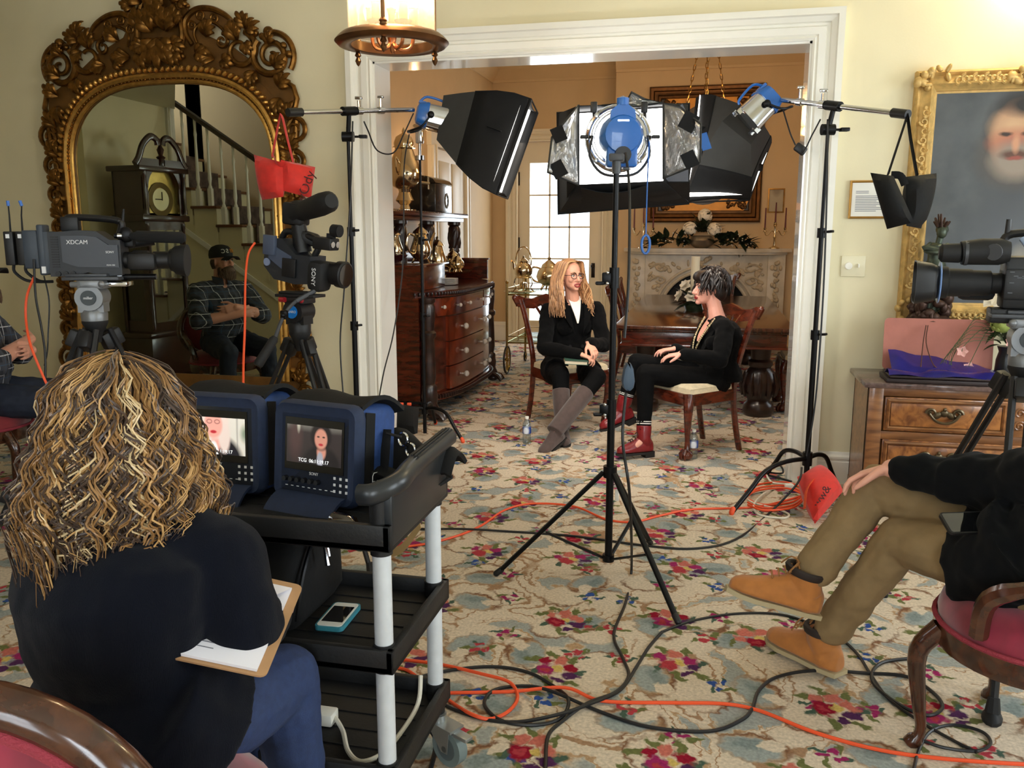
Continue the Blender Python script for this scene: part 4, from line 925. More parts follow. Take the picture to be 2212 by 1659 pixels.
# ------------------------------------------------------------------ staircase seen in the mirror
tread = wood('oak_tread', (86, 48, 24), (136, 84, 46), .4, .3, 6, (1, 6, 6)); handr = wood('handrail_wood', (34, 20, 12), (60, 36, 22), .3, .5, 6, (1, 6, 6))
runner = mat('floral_runner', (92, 74, 66), .95, var=.6, vscale=14)
stw = MB(); tr_ = MB(); rn = MB(); steps = []
for k in range(-5, 10):
    xn, z = -5.122 + .288 * k, 1.796 - .195 * k
    if z < .05: break
    steps.append((xn, z)); stw.bx(xn - .288, xn - .02, -4.12, -2.97, max(0, z - .195 - .2), z - .03); tr_.bx(xn - .30, xn + .015, -4.12, -2.92, z - .03, z, .008)
    rn.bx(xn - .29, xn + .02, -3.9, -3.2, z, z + .012); rn.bx(xn + .016, xn + .028, -3.9, -3.2, z - .19, z + .01)
st = structure(stw, 'staircase', wallp); tr_.build('tread', tread, st, world=True); rn.build('runner', runner, st, world=True)
rail = lambda x: 2.851 - .655 * (x + 5.541)
hr = MB(); hr.loft([[(x, y, rail(x) + dz) for y, dz in ((-2.93, -.03), (-2.93, .02), (-2.96, .035), (-2.99, .02), (-2.99, -.03))] for x in (-6.5, -2.75)]); hr.build('handrail', handr, st, world=True)
for xn, z in steps:
    for dx in (-.21, -.07):
        x = xn + dx; zt = rail(x) - .02; h = zt - z; b_ = MB()
        if h < .3 or x > -2.7: continue
        b_.box((x, -2.96, z + .09), (.044, .044, .18)); b_.lathe([(.02, .18), (.022, .19), (.012, .22), (.021, .28), (.018, .33), (.012, h - .2), (.018, h - .16), (.011, h - .12), (.016, h)], (x, -2.96, z), 8); b_.build('baluster', white, st, world=True)
sg = MB(); sg.loft([[(x, -2.975, 1.796 - .195 - .677 * (x + 5.122) + d) for d in (-.36, -.30)] + [(x, -2.955, 1.796 - .195 - .677 * (x + 5.122) + d) for d in (-.30, -.36)] for x in (-6.2, -2.85)]); sg.build('stringer_trim', white, st, world=True)
structure(MB().loft([[(-6.4, -2.98, 0), (-6.4, -2.98, 2.3), (-6.4, -3.02, 2.3), (-6.4, -3.02, 0)], [(-2.75, -2.98, 0), (-2.75, -2.98, .05), (-2.75, -3.02, .05), (-2.75, -3.02, 0)]]), 'wall_understair', wallp)
structure(MB().loft([[(x, -4.14, rail(x) + .35 + d) for d in (0, .14)] + [(x, -4.11, rail(x) + .35 + d) for d in (.14, 0)] for x in (-6.0, -3.0)]), 'trim_10', handr)
# ------------------------------------------------------------------ longcase clock (seen in the mirror)
clockw = wood('clock_mahogany', (30, 10, 9), (62, 22, 18), .22, .6, 7, (5, 5, 1))
XK = M4.Translation((-5.30, -2.08, 0)) @ M4.Rotation(math.radians(8), 4, 'Z')
ck = thing('longcase_clock', 'dark longcase clock with brass dial and swan neck top, seen in the mirror', 'clock', X=XK)
MB().bx(-.2, .22, -.33, .33, 0, .12, .01).bx(-.18, .19, -.30, .30, .12, .52, .008).bx(-.2, .215, -.33, .33, .52, .57, .012).build('base', clockw, ck)
c = MB()
for s in (-1, 1): c.bx(.10, .17, s * .20, s * .26, .57, 1.62); c.bx(-.17, -.13, s * .20, s * .26, .57, 1.62); c.bx(-.13, .10, s * .235, s * .25, .57, .68).bx(-.13, .10, s * .235, s * .25, 1.5, 1.62)
c.bx(-.17, -.15, -.26, .26, .57, 1.62).bx(.12, .17, -.2, .2, .57, .66).bx(.12, .17, -.2, .2, 1.54, 1.62); c.build('trunk', clockw, ck)
for s in (-1, 1): MB().lathe([(0, .6), (.026, .6), (.026, .64), (.02, .66), (.02, 1.54), (.026, 1.56), (.026, 1.6), (0, 1.6)], (.165, s * .235, 0), 10).build('column', clockw, ck); MB().bx(-.12, .09, s * .24, s * .244, .68, 1.5).build('side_glass', thin_glass('clock_glass', (200, 190, 180), .10), ck)
MB().bx(.155, .16, -.2, .2, .66, 1.54).build('door_glass', thin_glass('clock_front', (170, 178, 172), .42), ck)
MB().cyl((.06, 0, .95), (.06, 0, 1.5), .006).lathe([(0, -.01), (.1, -.01), (.11, 0), (.1, .01), (0, .012)], (.06, 0, .9), 20, T=M4.Rotation(PI / 2, 4, 'Y')).build('pendulum', brassc, ck)
for s in (-.09, 0, .09): MB().cyl((.08, s, 1.2), (.08, s, 1.46), .028).build('weight', brassc, ck)
h = MB(); h.bx(-.19, .20, -.31, .31, 1.62, 1.68, .012)
for s in (-1, 1): h.bx(.12, .18, s * .2, s * .28, 1.68, 2.1); h.bx(-.17, .12, s * .26, s * .28, 1.68, 2.1)
h.bx(-.17, -.15, -.28, .28, 1.68, 2.1); h.bx(-.2, .21, -.32, .32, 2.08, 2.13, .01)
arcp = [(.2 * math.cos(a), 1.93 + .2 * math.sin(a)) for a in [PI * i / 16 for i in range(17)]]; Tz = M4(((0, 0, 1, .12), (1, 0, 0, 0), (0, 1, 0, 0), (0, 0, 0, 1)))
h.loft([[(x_, y, z) for x_, y, z in ((.12, p[0], p[1]), (.185, p[0], p[1]), (.185, q_[0], q_[1]), (.12, q_[0], q_[1]))] for p, q_ in zip(arcp, [(.3 * max(-1, min(1, p[0] / .2 * 1.0)), 2.14) for p in arcp])]); h.build('hood', clockw, ck)
for s in (-1, 1): MB().lathe([(0, 1.69), (.026, 1.69), (.026, 1.73), (.02, 1.75), (.02, 2.02), (.026, 2.04), (.026, 2.08), (0, 2.08)], (.19, s * .255, 0), 10).build('column', clockw, ck)
MB().bx(.125, .13, -.2, .2, 1.70, 1.95).prism(arcp, .005, T=Tz).build('dial_plate', mat('dial_brass', (196, 170, 96), .3, .9, var=.15, vscale=20), ck)
d_ = MB().lathe([(.11, 0), (.16, 0), (.16, .006), (.11, .006)], n=32, caps=False, T=M4.Translation((.131, 0, 1.83)) @ M4.Rotation(PI / 2, 4, 'Y')).build('chapter_ring', mat('dark_numerals', (96, 78, 40), .4, .8), ck)
MB().lathe([(0, 0), (.105, 0), (.105, .006), (0, .006)], n=28, T=M4.Translation((.131, 0, 1.83)) @ M4.Rotation(PI / 2, 4, 'Y')).build('dial', mat('dial_silver', (222, 214, 170), .35, .4), ck)
MB().box((.140, .03, 1.83), (.003, .09, .01)).box((.140, -.015, 1.86), (.003, .01, .08)).build('hands', iron, ck)
sw = MB()
for s in (-1, 1): sw.tube(smooth_path([(.17, s * .33, 2.14), (.17, s * .28, 2.2), (.17, s * .22, 2.32), (.17, s * .12, 2.40), (.17, s * .045, 2.38), (.17, s * .03, 2.33)], 4), [.024] * 21, 8, sq=1.4); sw.bx(.14, .18, s * .04, s * .3, 2.13, 2.2)
sw.build('swan_neck', clockw, ck); MB().lathe([(0, 2.13), (.03, 2.14), (.03, 2.2), (.045, 2.22), (.02, 2.24), (.035, 2.29), (.015, 2.33), (.01, 2.38), (0, 2.4)], (.17, 0, 0), 12).build('finial', clockw, ck)
# ------------------------------------------------------------------ portrait wall
pt = thing('portrait_painting', 'large oil portrait of a bearded man in a carved gilt frame on the right wall', 'painting', (1.62, 0, 1.84))
ax0, ax1, az0, az1 = 1.075, 2.17, 1.0, 2.40
PR = [(0, 0), (0, .05), (.012, .065), (.03, .05), (.04, .055), (.075, .085), (.085, .07), (.10, .05), (.108, .045), (.108, .02), (.12, .02), (.12, 0)]
frame_loft(ax0, ax1, az0, az1, 0, PR).build('frame', goldl, pt, world=True)
hxm, hzm = (ax0 + ax1) / 2, (az0 + az1) / 2
cvm = paint_shapes('oil_portrait', (70, 74, 78), [(0.22, -0.25, 0.364, 0.42, 0.35, (58, 60, 64)), (0.15, -0.75, 0.42, 0.65, 0.25, (84, 88, 94)), (0.08, -0.62, 0.06, 0.16, 0.6, (190, 180, 160)), (0.02, 0.1, 0.2, 0.17, 0.3, (84, 78, 72)), (0.04, 0.245, 0.185, 0.2, 0.25, (52, 46, 42)), (0.01, 0.2, 0.135, 0.185, 0.16, (178, 134, 104)), (-0.02, 0.255, 0.09, 0.07, 0.7, (206, 166, 128)), (0.0, 0.17, 0.11, 0.06, 0.6, (184, 108, 82)), (0.01, 0.075, 0.125, 0.1, 0.35, (150, 136, 122)), (0.0, 0.105, 0.07, 0.025, 0.4, (96, 64, 50)), (0.0, 0.085, 0.04, 0.012, 0.4, (150, 76, 64)), (-0.055, 0.215, 0.03, 0.012, 0.4, (60, 44, 36)), (0.055, 0.215, 0.03, 0.012, 0.4, (60, 44, 36)), (0.0, 0.165, 0.018, 0.045, 0.5, (206, 150, 116)), (0.08, 0.37, 0.15, 0.06, 0.4, (44, 40, 38))], .55, vary=.8, warp=.02, wscale=14, vcol=(98, 102, 104))
MB().bx(ax0 + .11, ax1 - .11, -.016, -.010, az0 + .11, az1 - .11).build('canvas', cvm, pt, world=True)
cr = MB(); rr = random.Random(12)
def run(a, b, n, w_):
    a, b = V(a), V(b); d = (b - a); u = V((0, 0, 1)) if abs(d.x) > abs(d.z) else V((1, 0, 0))
    for i in range(n):
        p = a.lerp(b, (i + .5) / n); s = 1 if i % 2 else -1; q = spiral((0, 0), .024, PI / 2 * s, 1.15, s, 14, .3); cr.tube([p + d.normalized() * x + u * (z + s * .004) + V((0, -.078, 0)) for x, z in q], taper(15, .008, .004), 5)
        cr.ell(p + d / n * .5 + V((0, -.08, 0)), (.012, .010, .012), n=6, m=5)
o_ = .055; run((ax0 + o_, 0, az0 + .2), (ax0 + o_, 0, az1 - .2), 20, .03); run((ax0 + .2, 0, az1 - o_), (ax1 - .2, 0, az1 - o_), 24, .03); run((ax0 + .2, 0, az0 + o_), (ax1 - .2, 0, az0 + o_), 24, .03); run((ax1 - o_, 0, az0 + .2), (ax1 - o_, 0, az1 - .2), 20, .03)
for (x, z) in ((ax0, az1), (ax0, az0), (ax1, az1), (ax1, az0), (hxm, az1), (hxm, az0)):
    sx = 1 if x == ax0 else -1; sz = -1 if z == az1 else 1
    for i in range(16):
        if abs(x - hxm) < .3: X_, Z_ = x + rr.uniform(-.09, .09), z + sz * rr.uniform(-.01, .09)
        else: t = rr.uniform(0, .17); X_, Z_ = (x + sx * t, z + sz * rr.uniform(-.01, .09)) if i % 2 else (x + sx * rr.uniform(-.01, .09), z + sz * t)
        cr.ell((X_, -.08, Z_), (rr.uniform(.014, .032), .018, rr.uniform(.012, .026)), M4.Rotation(rr.uniform(0, 3), 4, 'Y'), n=8, m=6)
cr.build('carving', goldl, pt, world=True)
sconce('brass wall sconce above the portrait on the right wall', M4.Translation((1.72, 0, 2.72)) @ M4.Rotation(-PI / 2, 4, 'Z'), 26, (1.0, .86, .58))
df = thing('framed_document', 'small gold framed typed page on the wall between door casing and portrait', 'picture', (.88, 0, 1.6))
frame_loft(.772, .985, 1.598, 1.815, 0, [(0, 0), (0, .016), (.006, .02), (.013, .012), (.013, 0)]).build('frame', mat('thin_gold_frame', (176, 134, 66), .4, .6), df, world=True)
MB().bx(.784, .974, -.009, -.006, 1.61, 1.803).build('page', mat('white_page', (236, 234, 226), .6), df, world=True)
TW = M4(((1, 0, 0, 0), (0, 0, -1, 0), (0, 1, 0, 0), (0, 0, 0, 1)))
tx = MB()
for i in range(12): tx.bx(.806, .806 + (.07 if i in (0, 1) else .145 - .03 * (i % 3 == 2)), -.0100, -.0092, 1.752 - .0095 * i - (.008 if i > 1 else 0), 1.7555 - .0095 * i - (.008 if i > 1 else 0))
tx.build('typed_lines', mat('grey_print', (120, 122, 132), .7), df, world=True)
sw_ = thing('light_switch', 'ivory wall plate with round dimmer and toggle switch', 'switch', (.82, 0, 1.26))
ivory = mat('ivory_plastic', (232, 224, 192), .35)
MB().bx(.752, .886, -.008, 0, 1.262, 1.384, .003).build('plate', ivory, sw_, world=True); MB().lathe([(0, 0), (.022, 0), (.02, .016), (0, .018)], (.793, -.008, 1.325), 18, T=M4.Rotation(PI / 2, 4, 'X')).build('dimmer', white, sw_, world=True)
MB().box((.848, -.014, 1.327), (.009, .018, .022), .002).build('toggle', white, sw_, world=True)
# ------------------------------------------------------------------ burl dresser with marble top
burl = wood('burl_walnut', (112, 62, 26), (188, 122, 62), .3, .5, 5, (2, 2, 2), .6); oakm = wood('dresser_frame_wood', (104, 62, 30), (158, 104, 58), .35, .4, 6, (1, 5, 5))
pewter = mat('old_pewter', (96, 84, 66), .35, .9, var=.2, vscale=40)
DX0, DX1, DYF, DZT = .87, 2.35, -.50, .72
dr = thing('dresser', 'burl walnut dresser with marble top and ornate pewter pulls under the portrait', 'dresser', ((DX0 + DX1) / 2, DYF / 2, 0))
c = MB(); c.bx(DX0, DX0 + .025, DYF, -.03, .02, DZT - .03).bx(DX1 - .025, DX1, DYF, -.03, .02, DZT - .03).bx(DX0, DX1, -.05, -.03, .02, DZT - .03).bx(DX0, DX1, DYF + .01, -.03, .02, .06).bx(DX0, DX1, DYF + .03, DYF + .04, .06, DZT - .03)
for x in (DX0, DX1 - .075): c.bx(x, x + .075, DYF - .012, DYF + .03, .0, DZT - .03, .004)
for z in (DZT - .075, DZT - .315, DZT - .545): c.bx(DX0 + .07, DX1 - .07, DYF - .006, DYF + .03, z, z + .045, .003)
c.bx(DX0 - .005, DX1 + .005, DYF - .02, -.03, 0, .07, .006); c.build('carcass', oakm, dr, world=True)
MB().bx(DX0 - .03, DX1 + .03, DYF - .035, -.012, DZT - .03, DZT, .008).build('top', mat('brown_marble', (104, 84, 80), .12, var=.35, vscale=40), dr, world=True)
def pull(x, z, par):
    p = MB(); y = DYF - .035
    p.tube(smooth_path([(x - .075, y, z + .015), (x - .045, y - .012, z - .02), (x, y - .018, z - .032), (x + .045, y - .012, z - .02), (x + .075, y, z + .015)], 4), .0075, 7)
    for s in (-1, 1):
        sp = spiral((x + s * .065, z + .016), .026, 0 if s > 0 else PI, 1.3, s, 16, .3); p.tube([(a, y + .004, b) for a, b in sp], taper(17, .009, .004), 6)
        p.ell((x + s * .035, y + .006, z + .005), (.03, .006, .018), M4.Rotation(s * .5, 4, 'Y'), n=8, m=5)
    p.ell((x, y + .004, z + .018), (.022, .008, .02), n=8, m=6); p.ell((x, y + .002, z + .038), (.01, .006, .012), n=8, m=5); p.build('pull', pewter, par, world=True)
def drawer(x0, x1, z0, z1, pulls):
    d = MB(); y = DYF - .008; d.bx(x0, x1, y, DYF + .04, z0, z1, .003); d.bx(x0 + .03, x1 - .03, y - .012, y, z0 + .03, z1 - .03, .003)
    o = d.build('drawer', burl, dr, world=True); m_ = frame_loft(x0 + .008, x1 - .008, z0 + .008, z1 - .008, y, [(0, 0), (0, .012), (.01, .018), (.018, .01), (.018, 0)]); m_.build('moulding', oakm, o, world=True)
    for x in pulls: pull(x, (z0 + z1) / 2, o)
z1 = DZT - .08; drawer(DX0 + .085, 1.56, z1 - .185, z1, (1.25,)); drawer(1.68, DX1 - .085, z1 - .185, z1, (1.98,)); drawer(DX0 + .085, DX1 - .085, z1 - .43, z1 - .235, (1.24, 2.0)); drawer(DX0 + .085, DX1 - .085, .085, z1 - .47, (1.24, 2.0))
p = MB(); p.bx(1.575, 1.665, DYF - .012, DYF + .03, z1 - .19, z1, .003)
for z in (z1 - .06, z1 - .13): sp = spiral((1.62, z), .03, 0, 1.6, 1, 20, .2); p.tube([(a, DYF - .014, b) for a, b in sp], .006, 6)
p.build('carved_block', oakm, dr, world=True)
# on the dresser: folders with a blue gel, bronze statuette, flower arrangement, phones
def onD(px, py, dz=0.0): return G(px, py, DZT + dz)
fo = MB(); X = M4.Translation((1.255, -.40, DZT + .002)) @ M4.Rotation(-.03, 4, 'Z')
for k, (w_, cc_) in enumerate(((.60, 0), (.58, 0), (.585, 0), (.57, 0))): pass
fo = thing('expanding_folder', 'open pink brown folder standing on the dresser', 'folder', X=X)
MB().box((0, 0, .011), (.60, .26, .022), .004).box((0.005, -.004, .032), (.58, .25, .014), .004).build('body', mat('dark_folder', (38, 24, 26), .5), fo)
pk = MB(); pl_ = rrect(.56, .29, .025); pk.prism(pl_, .004, T=M4.Translation((-.01, .13, .18)) @ M4.Rotation(PI / 2 - .12, 4, 'X')); pk.build('flap', mat('pink_folder', (188, 118, 104), .6, var=.05), fo)
MB().tube(smooth_path([(-.08, .115, .29), (-.1, .05, .2), (-.115, -.02, .09), (-.12, -.05, .06)], 4), .003, 5).tube(smooth_path([(-.07, .115, .29), (-.085, .05, .2), (-.06, -.02, .1), (-.03, -.03, .07)], 4), .003, 5).build('cord', mat('brown_cord', (84, 50, 40), .8), fo)
gl = MB(); gl.sheet(lambda u, v: X @ V((-.27 + .57 * u, -.115 + .2 * v, .043 + v * (.10 * (1 - u) ** .8 + .01) + .006 * math.sin(u * 19) * v)), 16, 6, th=.002)
gl.sheet(lambda u, v: X @ V((-.29 + .58 * u, -.13 + .14 * v, .042 + .022 * math.sin(v * PI) + .006 * math.sin(u * 13 + v * 4))), 18, 6, th=.002)
tag(gl.build('lighting_gel', mat('blue_gel', (36, 34, 112), .15, var=.2, vscale=12)), 'creased deep blue lighting gel laid over the pink folder', 'gel')
X = M4.Translation((1.22, -.14, DZT)); su_ = thing('statuette', 'bronze statuette of a standing woman in a long robe on the dresser', 'statue', X=X)
bronze = mat('green_bronze', (70, 78, 66), .4, .6, var=.35, vscale=22); bronzd = mat('brown_bronze', (70, 50, 42), .45, .6, var=.3, vscale=26)
b_ = MB(); b_.lathe([(0, 0), (.15, 0), (.15, .02), (.12, .035), (.13, .06), (.1, .09), (.1, .30), (.12, .31), (.1, .34), (0, .34)], n=20); rr = random.Random(3)
for i in range(40): a = rr.uniform(0, 6.28); b_.ell((.085 * math.cos(a), .085 * math.sin(a), .33 + rr.uniform(0, .12)), (rr.uniform(.015, .04), rr.uniform(.015, .03), rr.uniform(.02, .045)), n=9, m=7)
b_.build('base', bronzd, su_, angle=85)
f = MB(); f.tube(smooth_path([(0, 0, .36), (.01, 0, .48), (.018, -.005, .58), (.012, 0, .66), (.02, 0, .74)], 4), [.05, .051, .052, .054, .055, .056, .057, .057, .056, .054, .05, .045, .042, .045, .05, .05, .035], 14)
for k in range(7): a = k * .9; f.tube([(.01 + .05 * math.cos(a), .05 * math.sin(a), .37), (.02 + .054 * math.cos(a + .2), .054 * math.sin(a + .2), .5), (.012 + .04 * math.cos(a + .3), .04 * math.sin(a + .3), .64)], .009, 6)
f.ell((.03, -.01, .80), (.028, .03, .036)); f.tube([(.02, 0, .74), (.028, -.005, .79)], .018, 8); f.ell((.035, .01, .815), (.034, .034, .03))
f.tube(smooth_path([(.06, 0, .735), (.075, -.03, .69), (.03, -.06, .70), (-.05, -.06, .715), (-.07, -.055, .71)], 4), .015, 8); f.tube(smooth_path([(-.02, 0, .735), (-.05, -.04, .70), (.0, -.07, .69), (.05, -.06, .70)], 4), .015, 8)
fig = f.build('figure', bronze, su_); hv = MB()
for k in range(7): a = k * .8 + .3; hv.tube([(.03 + .02 * math.cos(a), .02 * math.sin(a), .83), (.03 + .045 * math.cos(a), .04 * math.sin(a), .86 + .02 * (k % 3))], [.01, .005], 6)
hv.build('wreath', bronzd, su_)
X = M4.Translation((1.585, -.33, DZT)) @ M4.Scale(.74, 4); fa2 = thing('flower_arrangement', 'vase of green hydrangea, white lily and pink blooms on the dresser behind the tripod', 'flowers', X=X)
MB().lathe([(0, 0), (.06, 0), (.075, .05), (.07, .16), (.055, .22), (.07, .26), (.06, .26)], n=18).build('vase', mat('dark_vase', (26, 26, 28), .3), fa2)
rr = random.Random(21); q = MB()
for i in range(46): a = rr.uniform(0, 6.28); e = rr.uniform(-.5, 1.2); leaf(q, (.05 * math.cos(a), .05 * math.sin(a), .27 + rr.uniform(0, .16)), (math.cos(a) * math.cos(e), math.sin(a) * math.cos(e), math.sin(e)), rr.uniform(.09, .17), .028, .3)
q.build('foliage', mat('mixed_leaf', (58, 72, 40), .5, var=.4, vscale=9), fa2)
q = MB()
for i in range(60): a, e = rr.uniform(0, 6.28), rr.uniform(-.6, 1.5); d = V((math.cos(a) * math.cos(e), math.sin(a) * math.cos(e), math.sin(e))); q.ell(V((-.07, -.07, .43)) + d * .075, (.02, .02, .007), frame_z(d), n=6, m=4)
q.ell((-.07, -.07, .43), (.066,) * 3); q.build('hydrangea', mat('green_hydrangea', (150, 164, 84), .6, var=.15, vscale=30), fa2)
q = MB(); blossom(q, (-.12, -.06, .63), .12, 6, rr, (-.4, -.6, .3), 1); q.build('lily', petal, fa2); q = MB(); q.tube(smooth_path([(0, 0, .25), (-.04, -.03, .45), (-.11, -.05, .62)], 4), .004, 5)
for (x, y, z) in ((-.32, -.06, .22), (-.26, -.04, .10), (-.02, -.12, .30)): q.tube(smooth_path([(0, 0, .27), (x * .5, y * .5, .40), (x * .95, y, z + .05), (x, y, z)], 4), .003, 5)
for k in range(8): q.tube(smooth_path([(-.02, 0, .3), (-.2 - .02 * k, -.02 * k, .5 - .03 * k), (-.34 - .02 * k, -.05, .26 - .03 * k), (-.42 + .03 * k, -.06, .06)], 4), .0022, 5)
q.build('stems', mat('thin_stem', (84, 92, 58), .6), fa2)
q = MB()
for (x, y, z) in ((-.32, -.06, .22), (-.26, -.04, .10), (-.02, -.12, .30)): blossom(q, (x, y, z), .045, 5, rr, (0, -1, .2), 1)
q.build('pink_bloom', mat('pink_petal', (226, 168, 158), .6), fa2)
# ------------------------------------------------------------------ people
def skin(n, c): return mat(n, c, .5, var=.05, vscale=14, sheen=.1)
def tube_limb(mb, pts, rs, n=14, k=4):
    p = smooth_path(pts, k); N = len(pts) - 1; r = []
    for i in range(len(p)):
        t = i / (len(p) - 1) * N; j = min(int(t), N - 1); f = t - j; r.append(rs[j] * (1 - f) + rs[j + 1] * f)
    mb.tube(p, r, n)
    mb.ell(pts[0], (rs[0],) * 3, n=12, m=8); mb.ell(pts[-1], (rs[-1],) * 3, n=12, m=8)
def torso(mb, pel, neck, side, fwd, W, g=0.0, bust=0.0, belly=0.0, z0=0, z1=1.0):
    """W: half widths/depths along the trunk from pelvis to neck"""
    pel, neck, fwd = V(pel), V(neck), V(fwd); n = len(W); pts, rs = [], []
    for i, (t, a, b) in enumerate(W):
        if t < z0 - 1e-6 or t > z1 + 1e-6: continue
        p = pel.lerp(neck, t) + fwd * (belly * math.exp(-((t - .3) / .2) ** 2) - .015 * math.sin(PI * min(1, max(0, t)))); pts.append(p); rs.append((a + g, b + g))
    mb.tube(pts, rs, 20, hint=fwd)
    if bust:
        s = V(side)
        for q in (-1, 1): mb.ell(pel.lerp(neck, .62) + fwd * (.085 + g * .6) + s * (.075 * q), (bust + g * .5,) * 3, n=12, m=8)
def head(mb, X, jaw=.056, fem=True):
    """X: +x looks forward, +y the person's left, +z up; origin between the ears"""
    mb.ell((-.012, 0, .035), (.096, .075, .092), T=X, n=20, m=14)
    mb.ell((.034, 0, -.02), (.062, .064, .085), T=X, n=18, m=12)
    mb.ell((.052, 0, -.064), (.044, jaw * .82, .042), T=X, n=14, m=10)
    mb.ell((.078, 0, -.094), (.02, .022, .017), T=X)
    for s in (-1, 1):
        mb.ell((.066, s * .040, -.022), (.026, .022, .024), T=X); mb.ell((.082, s * .03, .026), (.014, .024, .009), T=X)
        mb.ell((-.006, s * .076, -.004), (.020, .009, .033), R=rotm(0, .15, s * .35), T=X)
        mb.ell((.095, s * .013, -.030), (.011, .009, .009), T=X)
    mb.tube([(.088, 0, .022), (.098, 0, .0), (.110, 0, -.018), (.116, 0, -.028), (.100, 0, -.040)], [.009, .010, .012, .0125, .008], 10, T=X)
    mb.ell((.092, 0, -.056), (.010, .022, .009), T=X)
def face_parts(root, X, iris, lipc, brow, open_=0.006, browt=.0035):
    for s in (-1, 1):
        e = MB(); e.ell((.0815, s * .031, .006), (.0118, .0148, .0066), T=X); o = e.build('eye', mat('eye_white', (232, 226, 218), .2), root, world=True)
        MB().ell((.0915, s * .031, .006), (.0040, .0056, .0054), T=X).build('iris', mat('iris_' + iris[0], iris[1], .15), o, world=True)
        MB().tube([X @ V(p) for p in ((.098, s * .012, .026), (.099, s * .030, .032), (.086, s * .052, .025))], [browt, browt * 1.2, browt * .5], 6).build('eyebrow', brow, root, world=True)
        MB().tube([X @ V(p) for p in ((.090, s * .0165, .009), (.0945, s * .031, .0155), (.083, s * .047, .009))], [.0018, .0026, .0018], 6).build('eyelid', brow, root, world=True)
    l = MB(); up = [(.094, .026, -.060), (.102, .010, -.0545), (.1015, 0, -.0565), (.102, -.010, -.0545), (.094, -.026, -.060)]; lo = [(.094, .025, -.062), (.100, .011, -.068 - open_), (.101, 0, -.069 - open_), (.100, -.011, -.068 - open_), (.094, -.025, -.062)]
    l.tube([X @ V(p) for p in smooth_path(up, 3)], .0040, 8); l.tube([X @ V(p) for p in smooth_path(lo, 3)], .0047, 8); l.build('lips', lipc, root, world=True)
def hand(mb, w_, d, nrm, thumb, curl=(.5, .6, .7), s=1.0, fan=.08):
    """w_ wrist, d towards the fingers, nrm out of the palm, thumb: side vector sign"""
    w_, d, nrm = V(w_), V(d).normalized(), V(nrm); sd = nrm.cross(d).normalized() * thumb; nrm = d.cross(sd).normalized() * thumb
    pts = [w_ - d * .02, w_ + d * .02 * s, w_ + d * .055 * s, w_ + d * .088 * s]; hw = [.024, .033, .039, .037]
    mb.tube(pts, [(a * s, (.019 - .002 * i) * s) for i, a in enumerate(hw)], 12, hint=nrm)
    for i, (o, L_) in enumerate(((.030, .074), (.010, .082), (-.010, .076), (-.029, .060))):
        p = w_ + d * (.086 - .006 * abs(i - 1)) * s + sd * o * s; dd = (d + sd * fan * (1.5 - i)).normalized(); a = 0; q = [p - dd * .02, p]
        for j, f in enumerate((.46, .30, .24)):
            a += curl[j] * (1 + .12 * i); v = dd * math.cos(a) + nrm * math.sin(a); q.append(q[-1] + v * L_ * f * s)
        mb.tube(q, [.0095 * s, .0095 * s, .0088 * s, .008 * s, .0058 * s], 8); mb.ell(q[-1], (.0062 * s,) * 3, n=8, m=5); mb.ell(p, (.0100 * s,) * 3, n=8, m=5)
    p = w_ + d * .022 * s + sd * .026 * s; v1 = (d * .62 + sd * .62 + nrm * .35).normalized(); v2 = (d * .85 + sd * .2 + nrm * .4).normalized()
    mb.tube([p - v1 * .01, p + v1 * .038 * s, p + v1 * .038 * s + v2 * .03 * s, p + v1 * .038 * s + v2 * .054 * s], [.015 * s, .0115 * s, .0102 * s, .007 * s], 8); mb.ell(p + v1 * .038 * s + v2 * .054 * s, (.0072 * s,) * 3, n=8, m=5)
WF = [(-.12, .13, .10), (-.04, .175, .125), (.08, .18, .13), (.3, .14, .105), (.5, .145, .11), (.68, .165, .115), (.83, .165, .095), (.92, .115, .075), (1.0, .055, .055)]
WM = [(-.12, .13, .10), (-.04, .165, .12), (.08, .17, .13), (.3, .165, .13), (.5, .175, .13), (.68, .20, .13), (.83, .195, .105), (.92, .13, .085), (1.0, .062, .062)]
def body(J, name, m, hands, fem=True, vox=.0045, shirt=None):
    """one continuous skin: trunk, neck, head, arms, hands, legs, feet"""
    mb = MB(); W = WF if fem else WM
    torso(mb, J['pel'], J['neck'], J['side'], J['fwd'], W, -.004)
    hx = J['head']; mb.tube([J['neck'] - V((0, 0, .03)), J['neck'].lerp(hx @ V((-.015, 0, -.05)), .5), hx @ V((-.012, 0, -.03))], [.062, .05 if fem else .06, .052 if fem else .06], 14)
    head(mb, hx, .056 if fem else .064, fem)
    a = 1.0 if fem else 1.15
    for s in 'LR':
        sh, el, wr = J['sh' + s], J['el' + s], J['wr' + s]
        mb.tube([J['neck'].lerp(J['pel'], .1), sh], [.06 * a, .05 * a], 12)
        tube_limb(mb, [sh, sh.lerp(el, .5), el], [.052 * a, .047 * a, .041 * a]); tube_limb(mb, [el, el.lerp(wr, .35), wr], [.041 * a, .041 * a, .026 * a])
        hp, kn, an = J['hip' + s], J['kn' + s], J['an' + s]
        tube_limb(mb, [hp, hp.lerp(kn, .5), kn], [.088, .075, .055]); tube_limb(mb, [kn, kn.lerp(an, .35), an], [.055, .052, .034])
        t = J['toe' + s]; mb.cap(an, an.lerp(t, .35) - V((0, 0, .02)), .032, .024)
    for h in hands: hand(mb, *h)
    o = mb.build('body', m, J['root'], world=True); return fuse(o, vox, 3, .4)
